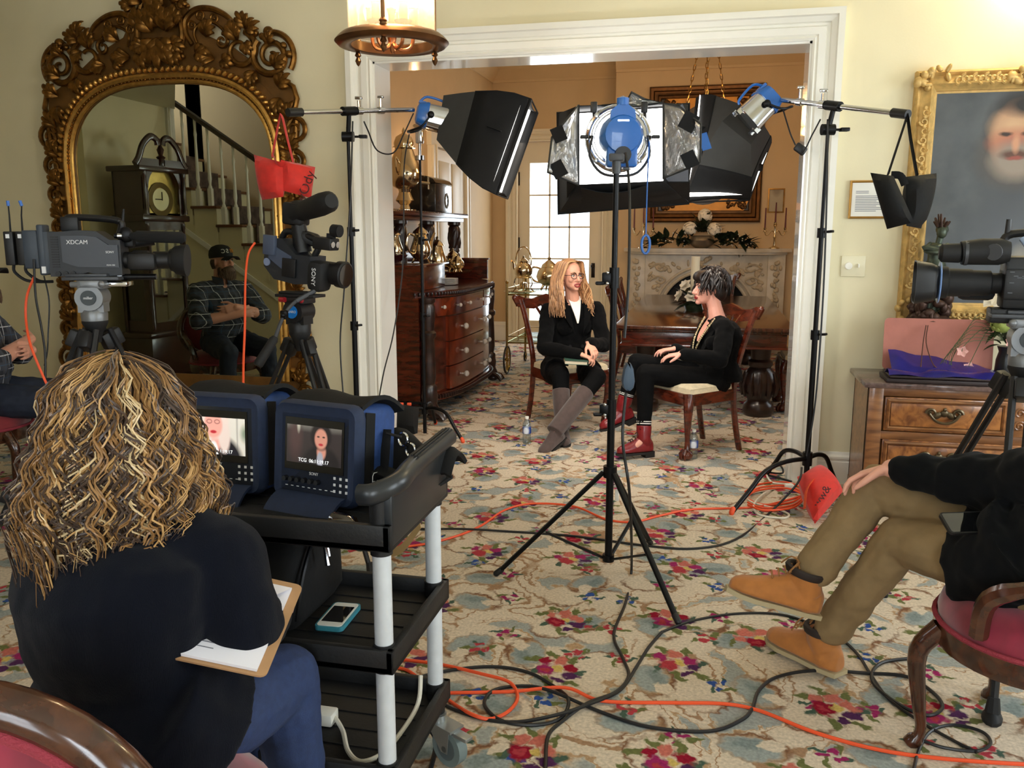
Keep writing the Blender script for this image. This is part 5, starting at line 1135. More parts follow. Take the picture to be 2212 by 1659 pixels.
def sleeve_set(mb, J, sh_r, el_r, wr_r, upto=1.0):
    for s in 'LR':
        sh, el, wr = J['sh' + s], J['el' + s], J['wr' + s]; e = el.lerp(wr, upto)
        mb.tube([J['neck'].lerp(J['pel'], .12), sh], [.075, sh_r], 12); tube_limb(mb, [sh, sh.lerp(el, .5), el], [sh_r, (sh_r + el_r) / 2, el_r])
        tube_limb(mb, [el, el.lerp(e, .5), e], [el_r, (el_r + wr_r) / 2, wr_r])
def legs_set(mb, J, r, end=1.0):
    for s in 'LR':
        hp, kn, an = J['hip' + s], J['kn' + s], J['an' + s]; tube_limb(mb, [hp, hp.lerp(kn, .5), kn], [r[0], r[1], r[2]]); e = kn.lerp(an, end)
        tube_limb(mb, [kn, kn.lerp(e, .4), e], [r[2], r[3], r[4]])
    mb.tube([J['hipL'], J['hipR']], .1, 14)
blackcloth = mat('black_wool', (5, 5, 6), .95, var=.15, vscale=60, sheen=.02, bump=.15, bscale=300, spec=.15)
blacktr = mat('black_leggings', (5, 5, 6), .9, spec=.15)
def boot(root, top, an, fd, up, m, solem, name='boot', L_=.26, shaft=.05, r=.042, heel=.0, vox=.0045):
    """shaft from top to the ankle, foot along fd with the sole square to up; returns the fused boot"""
    fd, up = V(fd).normalized(), V(up); up = (up - fd * up.dot(fd)).normalized(); sd = up.cross(fd)
    h = an - up * .055 - fd * .02; q = MB()
    q.tube([top, top.lerp(an, .5), an, h + up * .02], [shaft, shaft * .97, shaft * .92, r * 1.05], 18); q.ell(h, (r * 1.05,) * 3)
    X = M4((fd, sd, up)).transposed().to_4x4(); rings = []
    for t, w_, z1 in ((-.05, .5, .03), (-.035, .85, .05), (0, 1, .075), (.05, 1.0, .075), (.1, 1.05, .05), (.15, 1.12, .028), (.19, 1.0, .018), (.215, .62, .006), (.225, .25, -.008)):
        t *= L_ / .26; c = [(t, w_ * r * math.cos(a), (z1 + .02) * math.sin(a) - .018 if math.sin(a) > 0 else .018 * math.sin(a) - .018) for a in [2 * PI * i / 18 for i in range(18)]]; rings.append(c)
    Y_ = X.copy(); Y_.translation = h; q.loft(rings, T=Y_)
    o = fuse(q.build(name, m, root, world=True), vox, 3); k = L_ / .26
    pl = [(-.055, -.03), (0, -.04), (.08, -.04), (.15, -.047), (.2, -.038), (.232, -.012), (.232, .012), (.2, .038), (.15, .047), (.08, .04), (0, .04), (-.055, .03)]
    s_ = MB(); s_.prism([(x * k, y * r / .042) for x, y in pl], .016, T=Y_, z0=-.048)
    if heel: s_.prism([(x * k, y * r / .042) for x, y in ((-.055, -.03), (.02, -.04), (.02, .04), (-.055, .03))], heel, T=Y_, z0=-.048 - heel)
    s_.build('sole', solem, o, world=True); return o, Y_
lipred = mat('red_lipstick', (150, 40, 44), .4)
def mid(a, b, t=.5): return a.lerp(b, t)
# ---- the blonde woman
A = thing('person', 'seated woman with long blonde hair, glasses, black coat and brown boots holding a book', 'person', (-1.05, 1.25, 0))
fa = V((.42, -.9, 0)).normalized(); sa = V((.9, .42, 0)).normalized()      # side: towards her left (photo right)
J = dict(root=A, fwd=fa, side=sa, pel=P(1228, 795, 6.83), neck=P(1238, 645, 6.70))
hd = frame_x((RX * .50 - V((FW.x, FW.y, 0)) * .86 + V((0, 0, .02))), loc=P(1232, 597, 6.60)); J['head'] = hd
J.update(shR=P(1184, 672, 6.74), shL=P(1288, 668, 6.72), elR=P(1176, 752, 6.52), elL=P(1304, 745, 6.60), wrR=P(1254, 766, 6.34), wrL=P(1272, 742, 6.37),
         hipR=P(1196, 803, 6.80), hipL=P(1260, 803, 6.80), knR=P(1210, 812, 6.38), knL=P(1290, 815, 6.36), anR=P(1216, 935, 6.28), anL=P(1198, 930, 6.06), toeR=P(1222, 962, 6.08), toeL=P(1172, 958, 5.98))
J['anL'].z = J['anR'].z = .125
skA = skin('fair_skin', (220, 158, 132))
body(J, 'body', skA, [(J['wrR'], P(1290, 778, 6.30) - J['wrR'], V((0, 0, -1)), -1, (.5, .7, .6), .95), (J['wrL'], P(1292, 772, 6.29) - J['wrL'], V((0, 0, -1)), 1, (.25, .5, .5), .95)])
face_parts(A, hd, ('hazel', (70, 84, 84)), lipred, mat('fair_brow', (120, 84, 56), .7), .008)
q = MB(); torso(q, J['pel'], J['neck'], sa, fa, WF, .018, .056, .03, -.1, .95); sleeve_set(q, J, .066, .060, .046, .93)
for s in 'LR': q.tube([J['hip' + s] + V((0, 0, .03)), mid(J['hip' + s], J['kn' + s], .5) + V((0, 0, .02))], [.115, .098], 14)
coat = fuse(q.build('coat', blackcloth, A, world=True), .0065, 9, .5, .018)
q = MB()   # lapels and buttons
cz = mid(J['pel'], J['neck'], .72) + fa * .115
for s in (-1, 1):
    q.sheet(lambda u, v: V(J['neck']) + sa * (s * (.075 - .04 * u + .05 * v * math.sin(PI * min(1, u * 1.1)))) + fa * (.04 + .125 * math.sin(u * 1.5) + .012) + V((0, 0, .01 - .27 * u)), 8, 3, th=.006)
q.build('lapel', blackcloth, A, world=True)
for u, v in ((.36, -.05), (.36, .05), (.24, -.05), (.24, .05)):
    p = mid(J['pel'], J['neck'], u) + fa * .172 + sa * v; X = frame_z(fa); X.translation = p; MB().lathe([(0, 0), (.013, 0), (.013, .006), (0, .005)], n=12, T=X).build('button', black, coat, world=True)
q = MB(); q.sheet(lambda u, v: V(J['neck']) + sa * ((.055 - .05 * u) * (2 * v - 1)) + fa * (.03 + .118 * math.sin(u * 1.35)) + V((0, 0, .02 - .2 * u)), 8, 6, th=.01); q.build('blouse', mat('white_blouse', (232, 226, 216), .7), A, world=True)
q = MB(); legs_set(q, J, (.105, .092, .07, .062, .05), .8); fuse(q.build('leggings', blacktr, A, world=True), .0065, 4, .5, .01)
suede = mat('brown_suede', (76, 60, 56), .9, var=.15, vscale=30, sheen=.3)
rub = mat('dark_rubber', (30, 26, 24), .7)
for s in 'RL':
    kn, an, toe = J['kn' + s], J['an' + s], J['toe' + s]
    fd = V((toe.x - an.x, toe.y - an.y, -.02 if s == 'R' else -.05)); an2 = V((an.x, an.y, .115 if s == 'R' else .125)); up = V((0, 0, 1)) if s == 'R' else (kn - an).normalized() * .6 + V((0, 0, 1))
    boot(A, kn.lerp(an2, .28), an2, fd, up, suede, rub, L_=.25, shaft=.066 if s == 'R' else .068, r=.044, vox=.005)
def strand(mb, pts, r0, k=5, n=6):
    p = smooth_path(pts, k); N = len(p); mb.tube(p, [r0 * (.55 + .45 * math.sin(PI * min(1, (i + 1) / N * 1.1))) * (1 if i < N - 3 else .6) for i in range(N)], n)
hairA = [mat('blonde_hair', (176, 126, 82), .45, var=.2, vscale=40, sheen=.2), mat('blonde_hair_light', (204, 160, 114), .4), mat('blonde_hair_dark', (128, 88, 56), .5)]
q = MB(); rr = random.Random(2)
q.ell((-.028, 0, .048), (.098, .087, .094), T=hd, n=20, m=12)
for i in range(330):
    s = 1 if i % 2 else -1; a = rr.uniform(.05, 1); back = rr.random(); q.mi = rr.choice((0, 0, 0, 1, 2))
    st = V((.075 - .15 * back, s * .012 + .01, .125 - .02 * abs(.5 - back)))
    w1 = V((.06 - .16 * back, s * (.078 + .01 * rr.random()), .06)); w2 = V((.05 - .15 * back, s * (.098 + .02 * rr.random()), -.03))
    L_ = rr.uniform(.95, 1.35); ph = rr.uniform(0, 6)
    pts = [st, mid(st, w1) + V((0, s * .016, .022)), w1, w2]
    for j in range(1, 6): pts.append(w2 + V((.012 * j * (1 - back) + .022 * math.sin(ph + j * 1.5), s * (.004 * j + .016 * math.sin(j * 1.6 + ph)), -.042 * j * L_)))
    strand(q, [hd @ p for p in pts], rr.uniform(.0035, .0065), 3, 5)
q.build('hair', hairA, A, world=True)
q = MB()
for s in (-1, 1):
    q.tube([hd @ V((.108 - .008 * abs(a), s * .033 + .026 * math.cos(t), .004 + .020 * math.sin(t))) for t in [2 * PI * i / 18 for i in range(18)] for a in [math.cos(t)]], .0026, 6, closed=True)
    q.tube([hd @ V((.102, s * .06, .012)), hd @ V((.06, s * .078, .012)), hd @ V((.0, s * .082, .01))], .0022, 6)
q.tube([hd @ V((.110, -.008, .008)), hd @ V((.112, .008, .008))], .002, 6); q.build('glasses', mat('dark_spectacles', (44, 28, 28), .3), A, world=True)
MB().tube([J['wrL'] + V((.02 * math.cos(t), .02 * math.sin(t), .027 * math.sin(t * 1))) for t in [2 * PI * i / 14 for i in range(14)]], .003, 6, closed=True).build('bracelet', silver, A, world=True)
bk = thing('book', 'green hardback book held in the lap of the blonde woman', 'book', X=frame_x(RX + V((0, 0, -.05)), loc=P(1243, 783, 6.36)))
MB().box((0, 0, 0), (.17, .22, .004), .001).box((0, 0, .026), (.17, .22, .004), .001).box((.085, 0, .013), (.004, .22, .03), .001).build('cover', mat('green_book_cloth', (44, 74, 62), .5, var=.15, vscale=50), bk)
MB().box((-.003, 0, .013), (.162, .21, .022)).build('pages', mat('book_pages', (214, 200, 172), .8), bk)
# ---- the dark haired woman
B = thing('person', 'seated woman in profile with short dark hair, black blazer, silver necklace and red lace-up boots', 'person', (0, .7, 0))
fb_ = (RX * -.93 - V((FW.x, FW.y, 0)) * .36).normalized(); sb_ = V((0, 0, 1)).cross(fb_).normalized()      # her left, towards the camera
J = dict(root=B, fwd=fb_, side=sb_, pel=P(1553, 818, 6.02), neck=P(1551, 686, 5.98))
hd = frame_x((RX * -.97 + V((FW.x, FW.y, 0)) * -.10 + V((0, 0, .02))), loc=P(1533, 624, 5.98)); J['head'] = hd
J.update(shL=P(1566, 708, 5.83), shR=P(1526, 708, 6.16), elL=P(1556, 778, 5.72), elR=P(1500, 775, 6.16), wrL=P(1472, 765, 5.74), wrR=P(1458, 754, 5.94),
         hipL=P(1548, 826, 5.92), hipR=P(1544, 822, 6.10), knL=P(1394, 806, 5.84), knR=P(1376, 782, 5.97), anL=P(1391, 930, 5.82), anR=P(1344, 882, 6.00), toeL=P(1345, 973, 5.74), toeR=P(1298, 912, 5.98))
J['anL'].z = .13
skB = skin('pale_rosy_skin', (222, 158, 138))
body(J, 'body', skB, [(J['wrL'], RX * -1 + V((0, 0, -.12)), V((0, 0, -1)), -1, (.2, .4, .4), .95), (J['wrR'], RX * -1 + V((0, 0, -.1)), V((0, 0, -1)), 1, (.2, .4, .4), .95)])
face_parts(B, hd, ('brown', (52, 36, 28)), lipred, mat('dark_brow', (34, 24, 20), .7), .001)
q = MB(); torso(q, J['pel'], J['neck'], sb_, fb_, WF, .019, .05, .03, -.1, .95); sleeve_set(q, J, .064, .058, .043, .94)
for s in 'LR': q.tube([J['hip' + s] + V((0, 0, .03)), mid(J['hip' + s], J['kn' + s], .22) + V((0, 0, .03))], [.112, .09], 14)
jk = fuse(q.build('blazer', blackcloth, B, world=True), .006, 9, .5, .018)
q = MB()
for s in (-1, 1): q.sheet(lambda u, v: V(J['neck']) + sb_ * (s * (.07 - .045 * u + .05 * v * math.sin(PI * min(1, u)))) + fb_ * (.03 + .135 * math.sin(u * 1.5) + .012) + V((0, 0, .0 - .3 * u)), 8, 3, th=.006)
q.build('lapel', blackcloth, B, world=True)
q = MB(); q.sheet(lambda u, v: V(J['neck']) + sb_ * ((.06 - .045 * u) * (2 * v - 1)) + fb_ * (.035 + .125 * math.sin(u * 1.35)) + V((0, 0, .0 - .16 * u)), 8, 6, th=.01); q.build('neckline', skB, B, world=True)
q = MB(); rr = random.Random(1)
for i in range(80):
    u = i / 79; s = 1 if i % 2 else -1; p = V(J['neck']) + sb_ * (s * .062 * (1 - u) ** .6) + fb_ * (.06 + .12 * math.sin(u * 1.5)) + V((0, 0, .0 - .24 * u)); q.ell(p + V((0, 0, 0)) + fb_ * .008, (rr.uniform(.006, .011),) * 3, n=6, m=5)
q.build('necklace', silver, B, world=True)
q = MB(); legs_set(q, J, (.1, .086, .066, .058, .048), .86); fuse(q.build('trousers', blacktr, B, world=True), .006, 4, .5, .012)
oxred = mat('oxblood_leather', (124, 22, 28), .35, var=.15, vscale=25, coat=.2); sock = mat('striped_sock', (18, 18, 20), .8)
for s in 'LR':
    kn, an, toe = J['kn' + s], J['an' + s], J['toe' + s]; tp_ = kn.lerp(an, .80 if s == 'L' else .74)
    k_ = MB(); k_.mi = 0; k_.tube([tp_.lerp(kn, .12), tp_.lerp(an, .2)], [.05, .045], 16); k_.mi = 1
    for dz in (.03, .07): c = tp_.lerp(kn, dz); k_.tube([c, c.lerp(kn, .018)], .0515, 16)
    k_.build('sock', [sock, mat('white_sock_stripe', (225, 222, 216), .8)], B, world=True)
    fd = RX * -.94 - V((FW.x, FW.y, 0)) * .30 + V((0, 0, 0 if s == 'L' else -.30)); an2 = V((an.x, an.y, .128)) if s == 'L' else an
    o, Y_ = boot(B, tp_, an2, fd, V((0, 0, 1)) if s == 'L' else (kn - an).normalized() + V((0, 0, .4)), oxred, rub, L_=.25, shaft=.053, r=.040, heel=.028)
    lc = MB()
    for i in range(6): u = i / 5; c = Y_ @ V((.125 - .085 * u, 0, .045 + .13 * u * u)); y_ = Y_.to_3x3() @ V((0, .022, 0)); lc.tube([c - y_, c + V((0, 0, .012)), c + y_], .0035, 5)
    lc.build('laces', mat('dark_laces', (44, 14, 16), .8), o, world=True)
q = MB(); rr = random.Random(6); q.ell((-.022, 0, .05), (.108, .088, .095), T=hd, n=20, m=12); q.ell((-.06, 0, -.01), (.07, .08, .085), T=hd, n=18, m=10)
for i in range(420):
    a = rr.uniform(.5, 5.78); e = rr.uniform(-.1, 1.4); d = V((math.cos(a) * math.cos(e), math.sin(a) * math.cos(e), math.sin(e)))
    st = V((-.022, 0, .05)) + V((d.x * .1, d.y * .085, d.z * .095)); sw = V((rr.uniform(-.03, .05), rr.uniform(-.02, .02) + d.y * .02, -.075 * (1.1 - e * .4))); strand(q, [hd @ (st + V((.03, 0, .02)) * (1 - abs(d.y))), hd @ (st + d * .018), hd @ (st + d * .022 + sw * .5), hd @ (st + d * .008 + sw)], rr.uniform(.004, .0075), 3, 5)
for i in range(16):   # fringe swept across the brow
    y = -.07 + .14 * i / 15; strand(q, [hd @ V((.03, y * .6, .13)), hd @ V((.085, y * .9, .105)), hd @ V((.095, y, .07)), hd @ V((.075, y * 1.15, .045))], .010, 3)
q.build('hair', mat('dark_brown_hair', (30, 20, 17), .4, var=.25, vscale=40), B, world=True)
MB().tube([J['wrL'] + V((0, 0, 0)) + sb_ * (.03 * math.cos(t)) + V((0, 0, .03 * math.sin(t))) + RX * .012 for t in [2 * PI * i / 14 for i in range(14)]], .005, 6, closed=True).build('bracelet', brassc, B, world=True)
# ---- red velvet parlour chairs: one builder, used for the three sitters of the front room
velvet = mat('red_velvet', (122, 20, 30), .75, var=.3, vscale=9, sheen=.6, stretch=(1, 1, .35))
velvetr = mat('ruby_velvet', (132, 22, 48), .72, var=.4, vscale=10, sheen=.6, stretch=(1, 1, .3)); braid = mat('rose_braid', (150, 48, 62), .8, bump=.5, bscale=260)
walnut = wood('walnut_frame', (40, 18, 10), (86, 46, 26), .22, .6, 7, (3, 3, 3))
def parlour_chair(label, X, vel=velvet, back=True, arms=True):
    t = thing('parlour_chair', label, 'chair', X=X, group='red velvet parlour chairs')
    def oval(r, z, kx=1.0): return [(r * math.cos(a) * (.27 if math.cos(a) > 0 else .25) * kx, r * math.sin(a) * .28, z) for a in [2 * PI * i / 36 for i in range(36)]]
    MB().loft([oval(1.0, .40), oval(1.02, .43), oval(.98, .465), oval(.8, .50), oval(.45, .515), oval(.05, .518)]).build('seat', vel, t)
    MB().loft([oval(1.03, .335), oval(1.05, .36), oval(1.05, .405), oval(1.0, .41)]).build('seat_frame', walnut, t)
    MB().tube([(x, y, .41) for x, y, z in oval(1.045, .4)], .008, 6, closed=True).build('braid', braid, t)
    for s in (-1, 1):
        p = smooth_path([(.19, s * .2, .38), (.235, s * .235, .3), (.225, s * .228, .15), (.215, s * .22, .05), (.235, s * .235, .0)], 4); MB().tube(p, [.034 - .018 * min(1, i / 11) + (.008 if i > 13 else 0) for i in range(len(p))], 10).build('leg', walnut, t)
        p = smooth_path([(-.2, s * .16, .38), (-.22, s * .17, .25), (-.29, s * .19, .0)], 4); MB().tube(p, [.027] * 5 + [.022] * 4, 8).build('leg', walnut, t)
        if arms: MB().tube(smooth_path([(-.25, s * .22, .66), (-.1, s * .29, .63), (.02, s * .30, .56), (.05, s * .28, .44)], 5), [.022] * 8 + [.026] * 8, 8).build('arm', walnut, t)
    if back:
        R_ = M4.Translation((-.275, 0, .655)) @ M4.Rotation(-.16, 4, 'Y')
        ring = [(0, .245 * math.cos(a), .225 * math.sin(a) * (1.05 if math.sin(a) > 0 else .95)) for a in [2 * PI * i / 40 for i in range(40)]]
        MB().tube(ring, [(.030, .034)] * 40, 10, closed=True, T=R_, hint=(1, 0, 0)).tube([R_ @ V((-.0, s_ * .12, -.185)) for s_ in (-1, 1)], .02).build('back_frame', walnut, t)
        MB().ell((0, 0, 0), (.035, .225, .205), T=R_, n=30, m=12).build('back_cushion', vel, t)
        MB().tube([(x - .03, y * .915, z * .915) for x, y, z in ring], .009, 6, closed=True, T=R_).build('braid', braid, t)
        for s in (-1, 1): MB().tube(smooth_path([R_ @ V((0, s * .12, -.19)), (-.23, s * .15, .44), (-.2, s * .16, .38)], 4), .023, 8).build('stile', walnut, t)
    return t
# ---- the man in the plaid shirt
def plaid_material():
    m, t, b = nt('plaid_flannel'); L = t.links; tc = nd(t, 'ShaderNodeTexCoord'); sp = nd(t, 'ShaderNodeSeparateXYZ'); L.new(tc.outputs['Object'], sp.inputs[0])
    rgb = nd(t, 'ShaderNodeRGB'); rgb.outputs[0].default_value = lin((34, 36, 44)) + (1,); cur = rgb.outputs[0]
    hx = nd(t, 'ShaderNodeMath', operation='ADD'); L.new(sp.outputs[0], hx.inputs[0]); L.new(sp.outputs[1], hx.inputs[1])
    for src, per, off, wd, col, a in ((hx.outputs[0], .11, .0, .42, (62, 62, 70), .8), (sp.outputs[2], .11, .0, .42, (58, 60, 70), .8), (hx.outputs[0], .11, .3, .05, (196, 196, 200), .8), (sp.outputs[2], .11, .3, .05, (196, 196, 200), .8), (hx.outputs[0], .11, .75, .04, (54, 78, 104), .9), (sp.outputs[2], .11, .75, .04, (54, 78, 104), .9)):
        m1 = nd(t, 'ShaderNodeMath', operation='MULTIPLY_ADD'); m1.inputs[1].default_value = 1 / per; m1.inputs[2].default_value = off + 20; L.new(src, m1.inputs[0])
        m2 = nd(t, 'ShaderNodeMath', operation='FRACT'); L.new(m1.outputs[0], m2.inputs[0]); m3 = nd(t, 'ShaderNodeMath', operation='LESS_THAN'); m3.inputs[1].default_value = wd; L.new(m2.outputs[0], m3.inputs[0])
        m4 = nd(t, 'ShaderNodeMath', operation='MULTIPLY'); m4.inputs[1].default_value = a; L.new(m3.outputs[0], m4.inputs[0])
        mx = nd(t, 'ShaderNodeMix', data_type='RGBA'); mx.inputs[7].default_value = lin(col) + (1,); L.new(m4.outputs[0], mx.inputs[0]); L.new(cur, mx.inputs[6]); cur = mx.outputs[2]
    L.new(cur, b.inputs['Base Color']); b.inputs['Roughness'].default_value = .85; return m
plaid = plaid_material(); denim = mat('blue_denim', (34, 52, 92), .8, var=.15, vscale=70, bump=.2, bscale=400); darkden = mat('dark_denim', (26, 34, 52), .8, var=.12, vscale=70)
XC = M4.Translation((-4.13, -1.33, 0)) @ M4.Rotation(math.atan2(.5, .86), 4, 'Z')
Cm = thing('person', 'seated bearded man in black cap and plaid shirt, arms crossed, beside the mirror', 'person', X=XC)
def L3(x, y, z): return XC @ V((x, y, z))
fc_ = XC.to_3x3() @ V((1, 0, 0)); sc2 = XC.to_3x3() @ V((0, 1, 0))
J = dict(root=Cm, fwd=fc_, side=sc2, pel=L3(-.02, 0, .60), neck=L3(.0, 0, 1.10), head=frame_x(XC.to_3x3() @ V((.95, -.25, .08)), loc=L3(.05, 0, 1.27)))
J.update(shL=L3(.0, .215, 1.02), shR=L3(.0, -.215, 1.02), elL=L3(.16, .30, .79), elR=L3(.16, -.30, .80), wrL=L3(.30, -.02, .84), wrR=L3(.29, .03, .90), hipL=L3(0, .1, .58), hipR=L3(0, -.1, .58), knL=L3(.44, .20, .54), knR=L3(.44, -.16, .54), anL=L3(.42, .22, .10), anR=L3(.40, -.2, .10), toeL=L3(.58, .26, .035), toeR=L3(.56, -.24, .035))
skC = skin('ruddy_skin', (206, 146, 122))
body(J, 'body', skC, [(J['wrL'], L3(.29, -.2, .84) - J['wrL'], -fc_, 1, (.1, .3, .3)), (J['wrR'], L3(.26, .2, .86) - J['wrR'], -fc_, -1, (.3, .5, .4))], fem=False, vox=.005)
face_parts(Cm, J['head'], ('grey', (70, 80, 84)), mat('pale_lips', (160, 100, 88), .5), mat('brown_brow', (74, 52, 36), .8), 0)
q = MB(); torso(q, J['pel'], J['neck'], sc2, fc_, WM, .02, 0, .07, -.14, .93); sleeve_set(q, J, .085, .078, .07, .16); o = fuse(q.build('shirt', plaid, Cm, world=True), .007, 4, .5, .022)
q = MB(); hx_ = J['neck']
for s in (-1, 1): q.sheet(lambda u, v: hx_ + sc2 * (s * (.02 + .06 * u)) + fc_ * (.085 - .07 * u * u + .014 * v) + V((0, 0, .03 + .02 * u - .06 * v)), 5, 3, th=.006)
q.build('collar', plaid, Cm, world=True)
q = MB(); legs_set(q, J, (.11, .1, .08, .07, .062), .95); fuse(q.build('jeans', darkden, Cm, world=True), .007, 3, .5, .018)
for s in 'LR': q = MB(); q.cap(J['an' + s] - V((0, 0, .03)), J['toe' + s] + V((0, 0, .012)), .05, .045); fuse(q.build('shoe', mat('dark_leather', (40, 30, 26), .5), Cm, world=True), .006, 2)
hd = J['head']; rr = random.Random(9)
q = MB(); q.ell((.060, 0, -.085), (.055, .062, .058), T=hd); q.ell((.075, 0, -.125), (.036, .045, .04), T=hd)
for i in range(150):
    a = rr.uniform(-1.7, 1.7); z = rr.uniform(-.09, -.045) - .02 * math.cos(a); st = V((.03 + .065 * math.cos(a), .068 * math.sin(a), z)); strand(q, [hd @ st, hd @ (st + V((.018 * math.cos(a), .012 * math.sin(a), -.025))), hd @ (st + V((.012, .004 * math.sin(a), -.055)))], .006, 2, 5)
for s in (-1, 1): q.tube([hd @ V((.106, s * .004, -.047)), hd @ V((.1, s * .022, -.052)), hd @ V((.086, s * .034, -.066))], .007, 6)
q.build('beard', mat('brown_beard', (88, 66, 48), .8, var=.3, vscale=60), Cm, world=True)
q = MB()
for i in range(60): a = rr.uniform(1.6, 4.7); st = V((.0 + .088 * math.cos(a), .078 * math.sin(a), .02)); strand(q, [hd @ st, hd @ (st + V((.012 * math.cos(a), .01 * math.sin(a), -.03))), hd @ (st + V((0, 0, -.075)))], .009, 2, 5)
q.build('hair', mat('brown_hair', (70, 50, 36), .7), Cm, world=True)
q = MB(); q.lathe([(.108, 0), (.108, .03), (.1, .065), (.075, .095), (.03, .11), (0, .112)], (-.008, 0, .038), 24, sx=.99, sy=.84, T=None) if False else None
q.lathe([(.106, .0), (.108, .03), (.1, .065), (.075, .095), (.03, .11), (0, .112)], n=24, T=hd @ M4.Translation((-.006, 0, .036)) @ M4.Diagonal((1, .86, 1, 1)))
capo = q.build('cap', mat('black_cap_cloth', (16, 16, 18), .8), Cm, world=True)
q = MB(); q.sheet(lambda u, v: hd @ V((.085 + .09 * u * math.cos((v - .5) * 1.4), .088 * (2 * v - 1) * (1 - .25 * u * u), .045 - .03 * (2 * v - 1) ** 2 - .008 * u)), 6, 12, th=.006); q.build('brim', MATS['black_cap_cloth'], capo, world=True)
for k, (c_, m_) in enumerate((('W', (214, 140, 40)), ('I', (214, 140, 40)), ('S', (220, 220, 214)), ('C', (220, 220, 214)))):
    an_ = -.55 + .38 * k; X = hd @ M4.Translation((-.006 + .107 * math.cos(an_), .107 * .86 * math.sin(an_), .085)) @ M4.Rotation(an_, 4, 'Z') @ M4.Rotation(-.3, 4, 'Y') @ M4(((0, 0, 1, 0), (1, 0, 0, 0), (0, 1, 0, 0), (0, 0, 0, 1)))
    MB().text(c_, .05, X, .002).build('lettering', mat('cap_letters_%d' % m_[2], m_, .7), capo, world=True)
pc = parlour_chair('red velvet parlour chair under the bearded man at the left wall', XC @ M4.Translation((-.02, 0, 0)))
# ------------------------------------------------------------------ lighting stands, lamps, softboxes
FH = V((FW.x, FW.y, 0)).normalized()
bmet = mat('black_metal', (18, 18, 20), .38, .6); chrome = mat('chrome', (206, 208, 212), .12, 1.0); lampblue = mat('lamp_blue', (26, 96, 176), .35, coat=.3)
bfab = mat('black_fabric', (13, 13, 14), .8, var=.2, vscale=14, bump=.1, bscale=60, spec=.3); gfab = mat('charcoal_fabric', (44, 44, 42), .8, var=.1, vscale=14); sfab = mat('silver_lining', (206, 204, 200), .3, .75, var=.12, vscale=16, bump=1.0, bscale=26)
orange = mat('orange_rubber', (232, 82, 38), .5); rubw = mat('black_cable', (20, 21, 24), .45); whitec = mat('white_cable', (226, 220, 204), .45); redc = mat('red_cordura', (204, 36, 26), .7, var=.1, vscale=30, sheen=.2); greyp = mat('grey_plastic', (64, 66, 70), .45)
diffm = mat('lit_diffusion', (255, 255, 255), .8, emit=(255, 250, 242), estr=6.0)
def rod(mb, a, b, r, n=10): return mb.tube([a, b], r, n)
def knob(mb, p, d, r=.018, L_=.03): p, d = V(p), V(d).normalized(); mb.tube([p, p + d * L_ * .5], .007, 8); mb.box(p + d * L_, (r * 2, r * .9, r * 2.2), .004, R=frame_z(d)); return mb
def c_stand(label, xy, h, feet, boom=None, px=None, name='light_stand', r=.0165, tipm=None):
    """stand with three arched legs; boom (far end, near end) crossing the head"""
    b = V((xy[0], xy[1], 0)); t = thing(name, label, 'light stand', b)
    p = MB(); rod(p, b + V((0, 0, .02)), b + V((0, 0, h * .45)), r); rod(p, b + V((0, 0, h * .45)), b + V((0, 0, h * .72)), r * .82); rod(p, b + V((0, 0, h * .72)), b + V((0, 0, h)), r * .62); p.build('pole', bmet, t, world=True)
    for z in (h * .45, h * .72):
        q = MB(); rod(q, b + V((0, 0, z - .045)), b + V((0, 0, z + .01)), r * 1.5, 12); knob(q, b + V((0, 0, z - .015)), (.8, -.5, .1), .016, .05); q.build('collar', bmet, t, world=True)
    for f in feet:
        f = V((f[0], f[1], 0)); d = (f - b); L_ = d.length; d.normalize()
        l = MB(); l.tube(smooth_path([b + V((0, 0, .21)), b + d * L_ * .3 + V((0, 0, .225)), b + d * L_ * .58 + V((0, 0, .20)), b + d * L_ * .78 + V((0, 0, .11)), f + V((0, 0, .012))], 4), .0135, 10); lg = l.build('leg', bmet, t, world=True)
        MB().cap(f + V((0, 0, .03)) - d * .01, f + V((0, 0, .012)), .015).build('tip', orange, lg, world=True)
    q = MB(); rod(q, b + V((0, 0, .17)), b + V((0, 0, .25)), r * 1.7, 12); q.build('leg_collar', bmet, t, world=True)
    if boom:
        a, e = boom; d = (e - a).normalized(); tp = b + V((0, 0, h)); s = max(0.0, (tp - a).dot(d)); c = a + d * s
        m_ = MB(); rod(m_, a, e, .0145, 12); m_.build('boom', chrome, t, world=True)
        m_ = MB(); rod(m_, a - d * .01, a + d * .085, .024, 14); m_.build('grip', rubw, t, world=True)
        g = MB(); up = V((0, 0, 1)); rod(g, c - d * .05, c + d * .05, .027, 14); rod(g, tp - up * .06, c - up * .02, .014); g.tube([tp + V((0, 0, -.055)) - RX * .035, tp + V((0, 0, -.055)) + RX * .035], .030, 16); knob(g, tp + V((0, 0, -.055)) + RX * .04, RX, .022, .05); g.build('grip_head', bmet, t, world=True)
        k = MB(); rod(k, c + d * .06, c + d * .10, .024, 14); k.tube([c + d * .08 + up * .02, c + d * .08 + up * .06], .010, 8); k.box(c + d * .08 + up * .075, (.045, .018, .018), .004); rod(k, c + d * .24, c + d * .28, .022, 12); k.tube([c + d * .26, c + d * .26 + up * .07], .009, 8); k.box(c + d * .26 + up * .08, (.04, .016, .016), .004); k.build('chrome_clamps', chrome, t, world=True)
    return t
